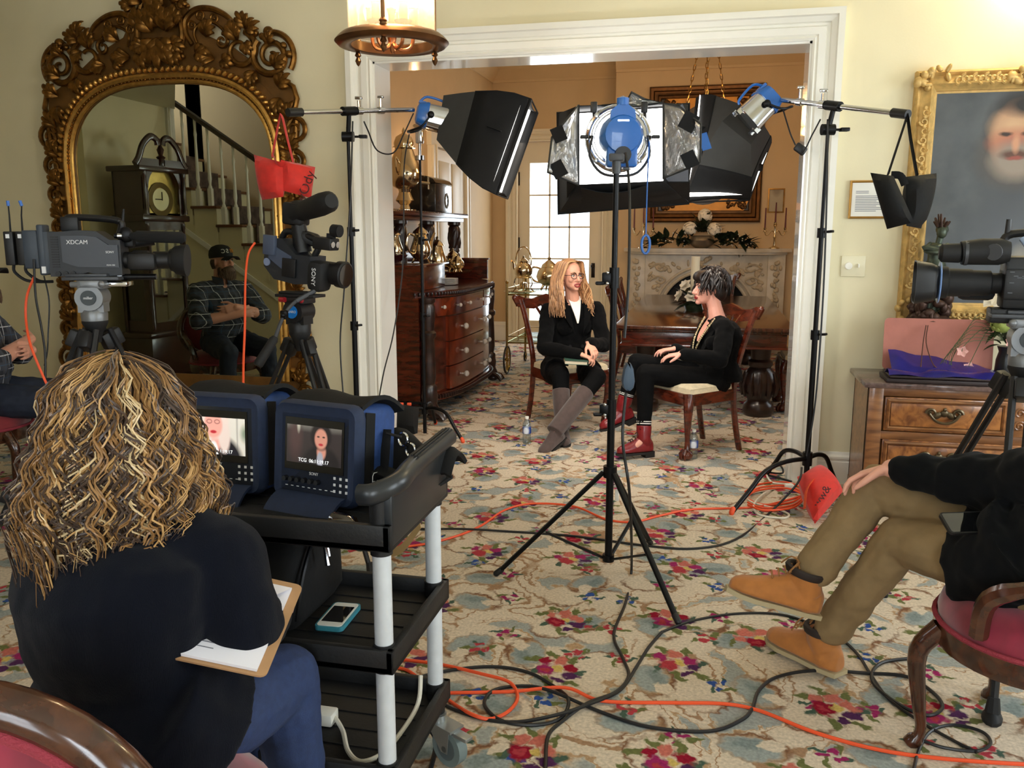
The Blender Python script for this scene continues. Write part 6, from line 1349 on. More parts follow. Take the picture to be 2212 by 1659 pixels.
def film_light(label, X, s=1.0, front=True):
    """lamp head: x is the beam; chrome fresnel drum, blue back and yoke"""
    t = thing('film_light', label, 'lamp', X=X)
    c = MB(); c.loft([[(x, r * y, r * z) for y, z in rrect(2, 2, .45, 3)] for x, r in ((-.05, .068 * s), (-.045, .078 * s), (.10 * s, .084 * s), (.105 * s, .07 * s))]); c.build('drum', chrome, t)
    c = MB(); c.loft([[(x, r * y, r * z) for y, z in rrect(2, 2, .5, 3)] for x, r in ((-.12 * s, .045 * s), (-.11 * s, .066 * s), (-.05, .086 * s), (-.035, .086 * s))])
    for k in range(4): c.bx(-.115 * s, -.06, -.03, .03, .070 * s + .004 * k, .074 * s + .004 * k)
    c.build('back_housing', lampblue, t)
    y = MB(); y.tube(smooth_path([(-.02, .095 * s, 0), (-.06, .10 * s, -.08), (-.12, .07 * s, -.12), (-.14, 0, -.125), (-.12, -.07 * s, -.12), (-.06, -.10 * s, -.08), (-.02, -.095 * s, 0)], 4), .007, 7); y.ell((-.02, .1 * s, 0), (.022, .014, .022)); y.ell((-.02, -.1 * s, 0), (.022, .014, .022)); y.build('yoke', bmet, t)
    q = MB(); q.tube(smooth_path([(-.10, 0, .08 * s), (-.06, 0, .125 * s), (.05, 0, .12 * s), (.07, 0, .10 * s)], 4), .008, 7); q.build('handle', lampblue, t)
    q = MB()
    for k in (-1, 1): q.bx(.095 * s, .125 * s, k * .05 * s - .015, k * .05 * s + .015, .062 * s, .09 * s)
    for k in (-1, 1): q.bx(.095 * s, .125 * s, k * .05 * s - .015, k * .05 * s + .015, -.09 * s, -.062 * s)
    q.build('accessory_ears', chrome, t); return t
def softbox(label, rear, front, bulge=.05, mid_=.42, vents=False, emit_dir=1, fm=None):
    """rear and front: 4 corner points each, going round; two-tone fabric pyramid with a lit front"""
    t = thing('softbox', label, 'softbox', sum((V(p) for p in rear), V()) / 4); n = 5
    def ring(c4): return [V(c4[i]).lerp(V(c4[(i + 1) % 4]), k / n) for i in range(4) for k in range(n)]
    cr = sum((V(p) for p in rear), V()) / 4; cf = sum((V(p) for p in front), V()) / 4
    R0, R1 = ring(rear), ring(front)
    def at(u):
        out = []
        for i, (p, q) in enumerate(zip(R0, R1)):
            m_ = p.lerp(q, u); ax = cr.lerp(cf, u); k = (i % n) / n; out.append(ax + (m_ - ax) * (1 + bulge * 4 * u * (1 - u) - .07 * math.sin(PI * k) * u))
        return out
    a = MB(); a.loft([at(u) for u in (0, .08, .2, .32, mid_)], caps=False); a.add(R0, [tuple(range(4 * n))]); a.build('throat', gfab, t, world=True)
    b = MB(); b.loft([at(u) for u in (mid_, .55, .7, .85, .95, 1.0)], caps=False); bo = b.build('body', bfab, t, world=True)
    bo.modifiers.new('t', 'SOLIDIFY').thickness = .004
    s = MB(); s.tube(smooth_path([V(p) for p in front] , 1, True), .007, 6, closed=True)
    for i in range(4): s.tube([p_[i * n] for p_ in (at(u) for u in (mid_, .6, .8, 1.0))], .005, 5)
    s.build('seam', bfab, bo, world=True)
    nn = (cf - cr).normalized(); d_ = MB(); f4 = [V(p).lerp(cf, .03) - nn * .05 for p in front]; d_.add(f4, [(0, 1, 2, 3)]); d_.build('diffusion', fm or diffm, t, world=True)
    lm = MB()
    for i in (0, 1, 2): p = at(.62)[i * n + 2]; q = at(.8)[i * n + 2]; lm.tube([p, q], [(.03, .004)] * 2, 6)
    lm.build('velcro_strip', bfab, t, world=True)
    return t
def pillow(mb, c4, th, n=8):
    """stuffed fabric pouch over four corners"""
    c4 = [V(p) for p in c4]; nr = (c4[1] - c4[0]).cross(c4[3] - c4[0]).normalized()
    for s in (1, -1):
        def f(u, v, s=s):
            p = c4[0].lerp(c4[1], u).lerp(c4[3].lerp(c4[2], u), v); k = (max(0, 16 * u * (1 - u) * v * (1 - v))) ** .36; return p + nr * (s * th * k)
        q = MB(); q.sheet(f, n, n); mb.add(q.v, q.f if s > 0 else [t[::-1] for t in q.f])
    return mb
def sandbag(label, hook, l4, r4, straps, m, th=.05, word=None):
    t = thing('sandbag', label, 'sandbag', hook)
    for c4 in (l4, r4): pillow(MB(), c4, th).build('pouch', m, t, world=True)
    q = MB()
    for p in straps: q.tube(smooth_path(p, 4), [(.018, .003)] * (len(smooth_path(p, 4))), 8, hint=RX); 
    q.build('strap', m, t, world=True)
    if word:
        txt, T, sz, wm = word; MB().text(txt, sz, T, .0008).build('lettering', wm, t, world=True)
    return t
def facing(p, right, up):
    """frame for lettering: x right, y up"""
    r = V(right).normalized(); u = V(up); u = (u - r * u.dot(r)).normalized(); m = M4((r, u, r.cross(u))).transposed().to_4x4(); m.translation = V(p); return m
# ---- left boom stand with lamp, softbox and red sandbag
LS = V((-2.15, -.45)); lh = 2.14; la, le = P(625, 243, 4.74), P(893, 237, 5.47)
c_stand('black boom stand by the left door casing, boom reaching into the dining room', LS, lh, ((-1.85, -.95), (-2.75, -.75), (-2.25, -.1)), (la, le))
XL_ = frame_x(P(985, 262, 5.55) - P(905, 242, 5.5), loc=P(935, 253, 5.53)); film_light('silver and blue lamp head at the end of the left boom', XL_, .92)
dv = FH * .62 + RX * .06
softbox('black softbox on the left boom, slanting down towards the women', [P(958, 206, 5.50), P(943, 302, 5.47), P(943, 302, 5.47) + FH * .2, P(958, 206, 5.50) + FH * .2], [P(1147, 214, 5.35), P(1074, 421, 5.28), P(1074, 421, 5.28) + dv, P(1147, 214, 5.35) + dv], .16, .36)
hk = P(607, 248, 4.70)
sandbag('red cloth sandbag with two strap handles hanging from the left boom', hk, [P(548, 334, 4.70), P(615, 352, 4.62), P(612, 425, 4.62), P(566, 432, 4.70)], [P(606, 345, 4.62), P(681, 361, 4.72), P(672, 428, 4.70), P(612, 412, 4.62)],
        [[P(588, 340, 4.68), P(603, 262, 4.70), P(609, 250, 4.70), P(621, 300, 4.69), P(634, 352, 4.68)], [P(591, 336, 4.64), P(600, 355, 4.6), P(616, 352, 4.6)]], redc, .055, ('wOdy', facing(P(660, 405, 4.628), RX * .35 + UP * .95, UP * .35 - RX * .95), .075, mat('dark_marker', (70, 16, 18), .7)))
# thin stand inside the dining room carrying the softbox's lower grip
c_stand('thin chrome headed stand in front of the sideboard', (-2.06, .6), 2.05, ((-1.715, .443), (-2.1, .98), (-2.3, .33)), r=.014)
q = MB(); q.cyl((-2.06, .6, 2.03), (-2.06, .6, 2.06), .035, 16); rod(q, (-2.06, .6, 2.06), (-2.06, .6, 2.2), .012); q.box((-2.06, .6, 2.2), (.05, .05, .11), .008); q.tube([P(900, 272, 5.9), P(950, 285, 5.6)], [(.03, .015), (.02, .01)], 8); tag(q.build('grip_head', chrome), 'chrome grip head on the thin stand under the left softbox', 'clamp')
sbk = thing('sandbag', 'black sandbag with orange tabs slumped at the foot of the thin stand by the left jamb', 'sandbag', G(880, 935))
pillow(MB(), [P(858, 876, 5.95), P(905, 880, 5.9), P(902, 936, 5.72), P(856, 938, 5.78)], .07, 8).build('pouch', bfab, sbk, world=True); q = MB(); q.box(P(864, 873, 5.9), (.05, .02, .02), .004, R=rotm(0, 0, YAW)); q.box(P(884, 873, 5.88), (.03, .02, .02), .004, R=rotm(0, 0, YAW)); q.build('tab', orange, sbk, world=True)
# ---- right boom stand with lamp, softbox, black sandbag and red sandbag on its legs
RS = V((.60, -.27)); rh = 2.13; ra, re_ = P(1958, 247, 4.24), P(1690, 216, 4.99)
c_stand('black boom stand by the right door casing with chrome boom', RS, rh, ((.166, -.775), (.80, -.10), (.40, .06)), (ra, re_))
XR_ = frame_x(P(1585, 285, 5.25) - P(1665, 205, 5.22), loc=P(1640, 234, 5.06)); film_light('silver and blue lamp head at the end of the right boom', XR_, 1.0)
softbox('large black softbox on the right boom, hanging behind the central lamp', [P(1600, 225, 5.30), P(1560, 262, 5.26), P(1622, 312, 5.22), P(1650, 270, 5.36)], [P(1505, 212, 5.62), P(1478, 438, 5.32), P(1618, 432, 5.62), P(1662, 318, 5.95)], .12, .5)
hk = P(1960, 250, 4.24)
sandbag('black saddle sandbag hanging from the right boom in front of the portrait', hk, [P(1880, 373, 4.20), P(1930, 380, 4.14), P(1975, 480, 4.12), P(1916, 495, 4.20)], [P(1957, 382, 4.18), P(2023, 374, 4.26), P(1990, 494, 4.26), P(1958, 488, 4.16)],
        [[P(1918, 378, 4.20), P(1955, 265, 4.24), P(1960, 252, 4.24), P(1967, 300, 4.24), P(1981, 380, 4.22)], [P(1925, 378, 4.18), P(1945, 380, 4.16), P(1955, 400, 4.16)]], bfab, .06)
rb = thing('sandbag', 'red cloth sandbag with orange strap slumped over the right stand legs by the casing', 'sandbag', G(1770, 1110))
pillow(MB(), [P(1722, 1030, 4.75), P(1768, 1008, 4.85), P(1822, 1060, 4.62), P(1760, 1132, 4.45)], .085, 10).build('pouch', redc, rb, world=True)
q = MB(); q.tube(smooth_path([P(1738, 1098, 4.50), P(1742, 1060, 4.55), P(1760, 1036, 4.66), P(1790, 1030, 4.80)], 4), [(.02, .004)] * 13, 8, hint=RX); q.build('strap', mat('orange_webbing', (222, 84, 40), .7), rb, world=True)
MB().text('ww&', .06, facing(P(1776, 1072, 4.50), RX * .5 + UP * .8, UP * .5 - RX * .8), .001).build('lettering', MATS['dark_marker'], rb, world=True)
# ---- central stand with the lamp seen from behind and its open silver softbox
cs = thing('light_stand', 'tall black tripod light stand in the middle of the carpet', 'light stand', (-.39, -1.80, 0))
B0 = V((-.39, -1.80, 0)); tpz = P(1340, 372, 3.68).z
p = MB(); rod(p, B0 + V((0, 0, .10)), B0 + V((0, 0, .80)), .0165, 12); rod(p, B0 + V((0, 0, .8)), B0 + V((0, 0, 1.36)), .0145, 12); rod(p, B0 + V((0, 0, 1.36)), B0 + V((0, 0, tpz)), .012, 12); p.build('pole', bmet, cs, world=True)
for z in (.80, 1.36):
    q = MB(); rod(q, B0 + V((0, 0, z - .07)), B0 + V((0, 0, z + .015)), .021, 12); q.box(B0 + V((0, 0, z - .03)) - RX * .03, (.04, .03, .05), .006); knob(q, B0 + V((0, 0, z - .05)) - RX * .03, -RX, .016, .03); cl_ = q.build('collar', bmet, cs, world=True)
    q = MB(); q.ell(B0 + V((0, 0, z - .005)) - RX * .03 - FH * .018, (.008, .008, .008)); q.ell(B0 + V((0, 0, z - .05)) - RX * .03 - FH * .018, (.008, .008, .008)); q.build('bolt', chrome, cl_, world=True)
q = MB(); rod(q, B0 + V((0, 0, .47)), B0 + V((0, 0, .52)), .03, 14); rod(q, B0 + V((0, 0, .085)), B0 + V((0, 0, .115)), .026, 14); q.build('hub', bmet, cs, world=True)
for f in ((-.881, -1.885), (-.068, -2.19), (-.234, -1.341)):
    f = V((f[0], f[1], .01)); a = B0 + V((0, 0, .49)); d = (f - a); hd_ = V((d.x, d.y, 0)).normalized(); m_ = a.lerp(f, .56)
    l = MB(); l.tube([a + hd_ * .03, f], [(.0135, .011)] * 2, 8); l.tube([B0 + V((0, 0, .1)) + hd_ * .025, m_ - V((0, 0, .008))], [(.010, .006)] * 2, 6); lg = l.build('leg', bmet, cs, world=True)
    MB().cap(f + (a - f).normalized() * .03, f + V((0, 0, .004)), .014).build('tip', rubw, lg, world=True)
MB().box(B0 + V((.035, -.03, .40)), (.016, .016, .05), .002).build('white_tag', white, cs, world=True)
q = MB(); c0 = V((B0.x, B0.y, tpz)); rod(q, c0 - V((0, 0, .02)), c0 + V((0, 0, .05)), .018, 12); q.box(c0 + V((0, 0, .045)), (.06, .05, .03), .006); knob(q, c0, RX, .012, .04); q.build('spigot', greyp, cs, world=True)
LC = P(1339, 296, 3.70); XC_ = M4((FH, V((0, 0, 1)).cross(FH), V((0, 0, 1)))).transposed().to_4x4(); XC_.translation = LC
cl_ = thing('film_light', 'blue lamp head seen from behind on the central stand, against the glowing white softbox', 'lamp', X=XC_)
b = MB(); b.loft([[(x, r * math.cos(a), r * math.sin(a) * 1.0) for a in [2 * PI * i / 20 for i in range(20)]] for x, r in ((-.12, .04), (-.115, .075), (-.08, .09), (.0, .094), (.02, .092))]); b.box((-.06, 0, -.085), (.09, .13, .10), .012); b.prism([(-.055, .06), (.055, .06), (.05, .10), (.018, .125), (-.018, .125), (-.05, .10)], .03, T=M4(((0, 0, 1, -.1), (1, 0, 0, 0), (0, 1, 0, 0), (0, 0, 0, 1))))
bk_ = b.build('back_housing', lampblue, cl_)
v_ = MB()
for z, w_ in ((.055, .05), (.035, .06), (.015, .07)): v_.box((-.113, 0, z), (.012, w_, .009), .003)
v_.build('vent_slots', mat('lit_vent', (250, 250, 255), .5, emit=(235, 240, 255), estr=2.0), bk_)
MB().tube([(-.11, 0, -.085), (-.135, 0, -.085)], [.036, .034], 18).build('focus_knob', black, cl_)
r_ = MB(); r_.tube([(.06, .135 * math.cos(a), .135 * math.sin(a)) for a in [2 * PI * i / 32 for i in range(32)]], [(.012, .02)] * 32, 8, closed=True); r_.tube([(.03, .115 * math.cos(a), .115 * math.sin(a)) for a in [2 * PI * i / 32 for i in range(32)]], .008, 6, closed=True)
for k in range(8): a = k * PI / 4; r_.box((.055, .135 * math.cos(a), .135 * math.sin(a)), (.03, .02, .02), .003)
r_.build('speed_ring', chrome, cl_)
y = MB(); y.tube(smooth_path([(0, .12, .0), (0, .13, -.08), (0, .08, -.15), (0, 0, -.165), (0, -.08, -.15), (0, -.13, -.08), (0, -.12, 0)], 4), [(.012, .006)] * 25, 8); y.build('yoke', greyp, cl_)
q = MB()
for s in (-1, 1): knob(q, (0, s * .115, 0), (0, s, 0), .016, .04)
q.build('lock_knob', black, cl_); MB().lathe([(.0, .12), (.026, .12), (.026, .15), (.0, .16)], (-.08, 0, 0), 12).build('latch', lampblue, cl_)
q = MB(); q.tube(smooth_path([(-.02, -.125, -.02), (-.03, -.12, -.2), (-.03, -.12, -.42)], 4), .003, 6); q.tube([(-.03, -.12 + .018 * math.cos(a), -.46 + .04 * math.sin(a)) for a in [2 * PI * i / 14 for i in range(14)]], .006, 6, closed=True); q.build('pull_cord', lampblue, cl_)
sx = thing('softbox', 'central softbox with its silver flaps folded open round a glowing white panel', 'softbox', P(1340, 340, 4.1))
K0, K1 = 3.95, 4.42
O4 = [P(1249, 228, K0), P(1434, 222, K0), P(1434, 392, K0), P(1249, 400, K0)]; F4 = [P(1205, 246, K1), P(1488, 226, K1), P(1486, 438, K1), P(1207, 460, K1)]
MB().add([P(1224, 247, K1 - .06), P(1472, 231, K1 - .06), P(1470, 430, K1 - .06), P(1226, 442, K1 - .06)], [(0, 1, 2, 3)]).build('diffusion', mat('hot_diffusion', (255, 255, 255), .8, emit=(255, 253, 250), estr=9.0), sx, world=True)
b = MB(); b.loft([O4, [V(p).lerp(V(q), .5) * 1.0 for p, q in zip(O4, F4)], F4], caps=False); o = b.build('body', bfab, sx, world=True); o.modifiers.new('t', 'SOLIDIFY').thickness = .004
bt = MB(); bt.tube([V(p) for p in F4], .012, 8, closed=True); bt.build('rim', bfab, o, world=True)
lo = MB(); lo.sheet(lambda u, v: P(1225 + 265 * u, 392 + 66 * v - 22 * u * v + (24 * math.sin(PI * min(1, u * 1.4)) * (1 - v) if u < .72 else 0), K0 + .04 + .42 * v), 12, 5, th=.004); lo.build('lower_flap', bfab, sx, world=True)
gs = MB(); gs.prism([(0, 0), (1, 0), (0, 1)], .003, T=M4.Identity(4)) if False else None
for pts in ([(1436, 262, 3.97), (1474, 224, 4.2), (1487, 250, 4.35), (1487, 276, 4.3)], [(1436, 384, 3.97), (1487, 360, 4.3), (1487, 436, 4.38)]): v3 = [P(*q_) for q_ in pts]; gs.add(v3, [tuple(range(len(v3)))])
gs.build('side_panel', mat('slate_fabric', (70, 74, 86), .8), sx, world=True)
def flap(name, pts, k_in, k_out, inner, m):
    """silver lined flap: inner edge on the opening, outer edge swung back"""
    v3 = [P(x, y, k_in if i in inner else k_out + .04 * math.sin(i * 2.1)) for i, (x, y) in enumerate(pts)]; c = sum(v3, V()) / len(v3); mb = MB(); rings = []
    n = len(v3); R_ = random.Random(int(pts[0][0])); vs = []; fs = []
    m_ = 7
    for j in range(m_ + 1):
        for i in range(n * 4):
            a, bq = v3[i // 4], v3[(i // 4 + 1) % n]; p_ = a.lerp(bq, (i % 4) / 4); q_ = c.lerp(p_, j / m_); vs.append(q_ + FH * (R_.uniform(-.012, .012) if 0 < j < m_ else 0))
    for j in range(m_):
        for i in range(n * 4): k = (i + 1) % (n * 4); fs.append((j * n * 4 + i, j * n * 4 + k, (j + 1) * n * 4 + k, (j + 1) * n * 4 + i))
    mb.add(vs, fs); o = mb.build(name, m, sx, world=True); o.modifiers.new('t', 'SOLIDIFY').thickness = .003
    e = MB(); e.tube(v3, .005, 6, closed=True); e.build('binding', gfab, o, world=True); return o, v3
flap('flap', [(1250, 226), (1250, 400), (1183, 372), (1192, 297), (1235, 245)], K0 - .01, K0 - .16, (0, 1), sfab)
flap('flap', [(1433, 224), (1470, 232), (1514, 268), (1513, 350), (1480, 366), (1433, 386)], K0 - .01, K0 - .16, (0, 5), sfab)
flap('flap', [(1300, 228), (1352, 222), (1364, 199), (1392, 214), (1430, 222), (1380, 230)], K0, K0 + .02, (), sfab)
vq = MB()
for x, y, w_, a in ((1207, 290, 14, .4), (1206, 366, 15, .5), (1488, 263, 17, -.5), (1490, 345, 15, .45)): X = facing(P(x, y, K0 - .17), RX * math.cos(a) + UP * math.sin(a), UP * math.cos(a) - RX * math.sin(a)); vq.box((0, 0, 0), (w_ * 2 / 1840 * 3.8, w_ * 2.2 / 1840 * 3.8, .006), R=X) if False else vq.add(*[(lambda m_: (m_.v, m_.f))(MB().box((0, 0, 0), (w_ * 2 / 1840 * 3.8, w_ * 2.3 / 1840 * 3.8, .006)))][0], T=X)
vq.build('velcro_patch', bfab, sx, world=True)
pg = MB()
for x in (1283, 1392): pg.tube([P(x, 228, K0 - .03), P(x + 1, 262, K0 - .03)], .009, 6); pg.box(P(x, 232, K0 - .04), (.03, .02, .05), .004)
pg.build('clothes_peg', black, sx, world=True)
X = facing(P(1522, 306, 4.05), RX * .95 + UP * .3, UP * .95 - RX * .3); q = MB(); q.add(*(lambda m_: (m_.v, m_.f))(MB().box((0, 0, 0), (.045, .08, .004))), T=X); q.build('blue_label', lampblue, sx, world=True)
kl = area('key_softbox_light', P(1345, 335, K1 + .06), P(1360, 760, 6.3), .55, .5, 10, (1.0, .95, .88), PI * .7)
area('boom_softbox_light', P(1110, 330, 5.75) , P(1250, 700, 6.4), .4, .4, 5, (1.0, .86, .68), PI * .7); area('boom_softbox_light', P(1560, 370, 5.85), P(1480, 700, 6.2), .45, .4, 5, (1.0, .86, .68), PI * .7)
# ------------------------------------------------------------------ cables
def cable(label, pts, r=.0045, m=None, k=6, name='cable', group=None):
    q = MB(); q.tube(smooth_path(pts, k), r, 7); return tag(q.build(name, m or rubw), label, 'cable', group)
def gp(pts, r=.0055, lift=()):
    out = []
    for i, (x, y) in enumerate(pts): p = G(x, y, r); out.append(p + V((0, 0, .011)) if i in lift else p)
    return out
def X_(p, x=0, y=0, z=0): return V(p) + RX * x + FH * y + V((0, 0, z))
cable('black power cable running from the central lamp down its stand onto the carpet', [P(1352, 330, 3.55), P(1360, 420, 3.52), P(1358, 600, 3.42), P(1349, 730, 3.38)] , .006)
cable('lower black lead of the central lamp curving over the carpet to the front', [P(1352, 850, 3.33), P(1345, 950, 3.30), P(1360, 1070, 3.30), G(1364, 1230, .02)] + gp([(1352, 1300), (1326, 1370), (1345, 1420), (1358, 1460), (1330, 1495), (1270, 1525), (1218, 1555), (1184, 1590), (1178, 1659), (1170, 1720)], .006, (5,)), .006)
q = MB(); pc_ = P(1357, 812, 3.33); q.loft([[X_(pc_, x, y, z) for x, y in rrect(w_, .05, .012, 2)] for z, w_ in ((-.055, .02), (-.045, .04), (-.02, .05), (.03, .036), (.05, .016))]); tag(q.build('inline_switch', mat('slate_blue_plastic', (66, 84, 104), .5)), 'grey blue inline switch on the central lamp cable', 'switch')
cable('black cable looping from the left boom lamp down to the clamp and floor', [P(893, 245, 5.45), P(872, 290, 5.4), P(850, 330, 5.3), P(815, 325, 5.1), P(795, 282, 4.98), P(786, 262, 4.95)], .0045)
cable('black cable hanging along the left boom stand pole', [P(762, 262, 4.93), P(757, 420, 4.93), P(744, 620, 4.95), P(735, 740, 5.0), P(742, 860, 5.02)], .0045)
cable('black cable hanging from the left softbox past the sideboard', [P(884, 290, 5.72), P(873, 360, 5.74), P(872, 500, 5.76), P(868, 600, 5.72), P(850, 720, 5.55), P(830, 800, 5.4), P(817, 870, 5.25)], .0045)
cable('black cable with inline plug hanging from the right boom lamp', [P(1690, 232, 5.0), P(1700, 265, 4.98), P(1712, 300, 4.92), P(1732, 330, 4.86), P(1755, 290, 4.8), P(1772, 258, 4.72)], .0045)
q = MB(); q.box(P(1729, 322, 4.87), (.07, .03, .05), .01, R=rotm(0, .6, YAW)); tag(q.build('plug', black), 'black plug on the cable hanging under the right boom', 'plug')
cable('black cable running down the right boom stand pole to the floor', [P(1788, 262, 4.64), P(1786, 420, 4.66), P(1778, 640, 4.70), P(1762, 860, 4.75), P(1742, 985, 4.79)] , .005)
cable('black cable sweeping from the right stand across the carpet to the cart', [P(1732, 1010, 4.72), P(1722, 1045, 4.66)] + gp([(1660, 1110), (1590, 1165), (1500, 1185), (1390, 1178), (1240, 1158), (1100, 1148), (1000, 1147), (900, 1142), (820, 1130), (760, 1120)], .006, (6,)), .006)
cable('orange extension cord crossing the carpet behind the central stand', gp([(1762, 1062), (1640, 1094), (1500, 1100), (1430, 1113), (1370, 1127), (1310, 1122), (1240, 1098), (1150, 1088), (1090, 1102), (1040, 1135), (980, 1160), (900, 1178), (800, 1185), (700, 1176), (650, 1168)], .006, (6,)), .006, orange)
cable('orange extension cord snaking along the front of the carpet to the right edge', gp([(905, 1466), (880, 1448), (850, 1442), (800, 1440), (760, 1445), (738, 1468), (760, 1500), (840, 1500), (960, 1497), (1100, 1494), (1220, 1492), (1300, 1514), (1450, 1518), (1560, 1520), (1640, 1535), (1760, 1582), (1900, 1620), (2050, 1640), (2230, 1652)], .006, (10,)), .006, orange)
cable('orange cord looping over the black coil beside the grey caster', gp([(870, 1425), (950, 1435), (1040, 1462), (1100, 1480), (1118, 1505), (1100, 1535), (1060, 1553), (1020, 1550), (980, 1520), (955, 1500)], .006, (2, 3, 7)), .006, orange)
cable('black coil of cable in the middle front of the carpet', gp([(880, 1470), (960, 1450), (1060, 1440), (1140, 1452), (1200, 1485), (1228, 1520), (1210, 1552), (1150, 1566), (1080, 1555), (1046, 1520), (1070, 1490), (1140, 1482), (1200, 1503), (1290, 1535), (1400, 1570), (1530, 1580), (1600, 1556), (1625, 1530), (1640, 1490), (1680, 1462), (1760, 1455), (1870, 1454), (1960, 1462), (2020, 1500), (2035, 1530), (2000, 1545), (1940, 1520), (1890, 1480), (1885, 1450), (1910, 1430), (1970, 1422)], .006, (5, 12, 20)), .006)
cable('black cable curving from the central stand foot round to the right shoe', gp([(1430, 1365), (1500, 1340), (1600, 1325), (1700, 1330), (1800, 1370), (1850, 1410), (1880, 1455), (1920, 1510), (1990, 1560), (2060, 1600), (2110, 1625)], .005), .005)
cable('thin black cable looping beside the red chair leg', gp([(1970, 1680), (1985, 1620), (2010, 1580), (2060, 1566), (2120, 1580), (2140, 1605), (2110, 1622), (2040, 1615), (1990, 1598)], .005), .005)
cable('black cable from the coil up to the central stand foot', gp([(900, 1490), (1000, 1540), (1100, 1560), (1200, 1552), (1280, 1525), (1340, 1490), (1375, 1440), (1400, 1400), (1430, 1365)], .006, (3, 4)), .006)
for i, (sx_, sy_) in enumerate(((0, 0), (8, 12), (-4, 22))):
    cable('coiled orange cord heaped beside the right stand leg', [p + V((0, 0, .013 * i)) for p in gp([(1610 + sx_, 1062 + sy_), (1640, 1046 + sy_), (1700, 1042 + sy_), (1735, 1060 + sy_), (1712, 1084 + sy_), (1650, 1090 + sy_), (1615, 1078 + sy_)], .006)], .006, orange, group='coiled orange cords by the right stand')
cable('white cable coiled beside the right stand leg', gp([(1655, 1024), (1668, 1042), (1705, 1046), (1690, 1052), (1650, 1060), (1614, 1070), (1625, 1085), (1680, 1100), (1704, 1112), (1690, 1119), (1640, 1112), (1628, 1095), (1650, 1070), (1680, 1052), (1712, 1044)], .006, (11, 12)), .006, whitec)
cable('black cable looped by the foot of the right door casing', [G(1656, 1020, .01), G(1690, 1022, .05), G(1684, 1005, .07), G(1660, 1012, .05), G(1655, 1024, .01), G(1675, 1030, .01), G(1710, 1040, .006)], .006)
q = MB(); q.box(G(1705, 1052, .02), (.05, .035, .035), .004, R=rotm(0, 0, .2)); tag(q.build('outlet_block', white), 'white triple outlet block among the cords at the right stand', 'outlet')
# ------------------------------------------------------------------ water bottles
bot = thin_glass('clear_bottle', (228, 236, 240), .16)
def bottle(label, p):
    t = thing('water_bottle', label, 'bottle', p, group='small plastic water bottles')
    MB().lathe([(0, .004), (.028, .0), (.031, .008), (.029, .03), (.031, .04), (.029, .05), (.031, .06), (.030, .07), (.031, .13), (.027, .155), (.014, .178), (.0125, .186), (0, .186)], n=18).build('body', bot, t)
    MB().lathe([(.0318, .078), (.0322, .08), (.0322, .122), (.0318, .124)], n=18).build('label', paint_shapes('bottle_label', (40, 70, 150), [(.0, .1, .02, .03, .3, (225, 230, 240))], .4), t)
    MB().lathe([(0, .186), (.0145, .186), (.0145, .202), (0, .203)], n=14).build('cap', white, t); return t
bottle('small water bottle on the carpet beside the blonde woman', G(1138, 958)); bottle('small water bottle on the carpet under the dark haired woman', G(1497, 990))
# ------------------------------------------------------------------ video cameras on tripods
camb = mat('camera_grey', (38, 40, 44), .5, var=.08, vscale=30); camd = mat('camera_black', (15, 15, 17), .5); camblue = mat('camera_blue_grey', (74, 84, 104), .45); lens_glass = mat('lens_glass', (10, 12, 20), .04, coat=1.0)
rubb = mat('rubber_black', (14, 14, 15), .7); label_w = mat('label_white', (222, 222, 222), .5); foam = mat('foam_black', (10, 10, 11), .95)
def tripod(label, top, feet, r=.013, bowl=.05, legm=None, name='tripod'):
    """video tripod: bowl, three twin-tube legs with spiked feet"""
    top = V(top); t = thing(name, label, 'tripod', (top.x, top.y, 0)); lm = legm or camd
    MB().lathe([(0, -.09), (.02, -.09), (.028, -.05), (bowl * .75, -.035), (bowl, -.01), (bowl, .0), (0, .0)], top, 20).build('bowl', rubb, t, world=True)
    for f in feet:
        f = V((f[0], f[1], .0)); d = (f - top); hd_ = V((d.x, d.y, 0)).normalized(); sd = hd_.cross(V((0, 0, 1))); a = top + hd_ * (bowl * .9) - V((0, 0, .035)); m_ = a.lerp(f, .62); e = f + V((0, 0, .05)) - hd_ * .012
        l = MB()
        for s in (-1, 1): l.tube([a + sd * s * r * 1.7, m_ + sd * s * r * 1.5], r * .78, 8)
        l.tube([a.lerp(f, .40), e], r * .85, 8); l.box(m_, (r * 5.4, r * 3, .05), .006, R=frame_z(f - a, sd)); l.box(a.lerp(f, .04), (r * 5.6, r * 3, .07), .008, R=frame_z(f - a, sd)); lg = l.build('leg', lm, t, world=True)
        q = MB(); q.tube([e + V((0, 0, .02)), f + V((0, 0, .025))], [r * 1.1, r * 1.5], 8); q.loft([[(p.x, p.y, z) for p in [f + hd_ * (.05 * k_ * math.cos(a_)) + sd * (.03 * k_ * math.sin(a_)) for a_ in [2 * PI * i / 12 for i in range(12)]]] for z, k_ in ((0.001, 1), (.012, 1), (.03, .5))]); q.build('foot', rubb, lg, world=True)
    return t
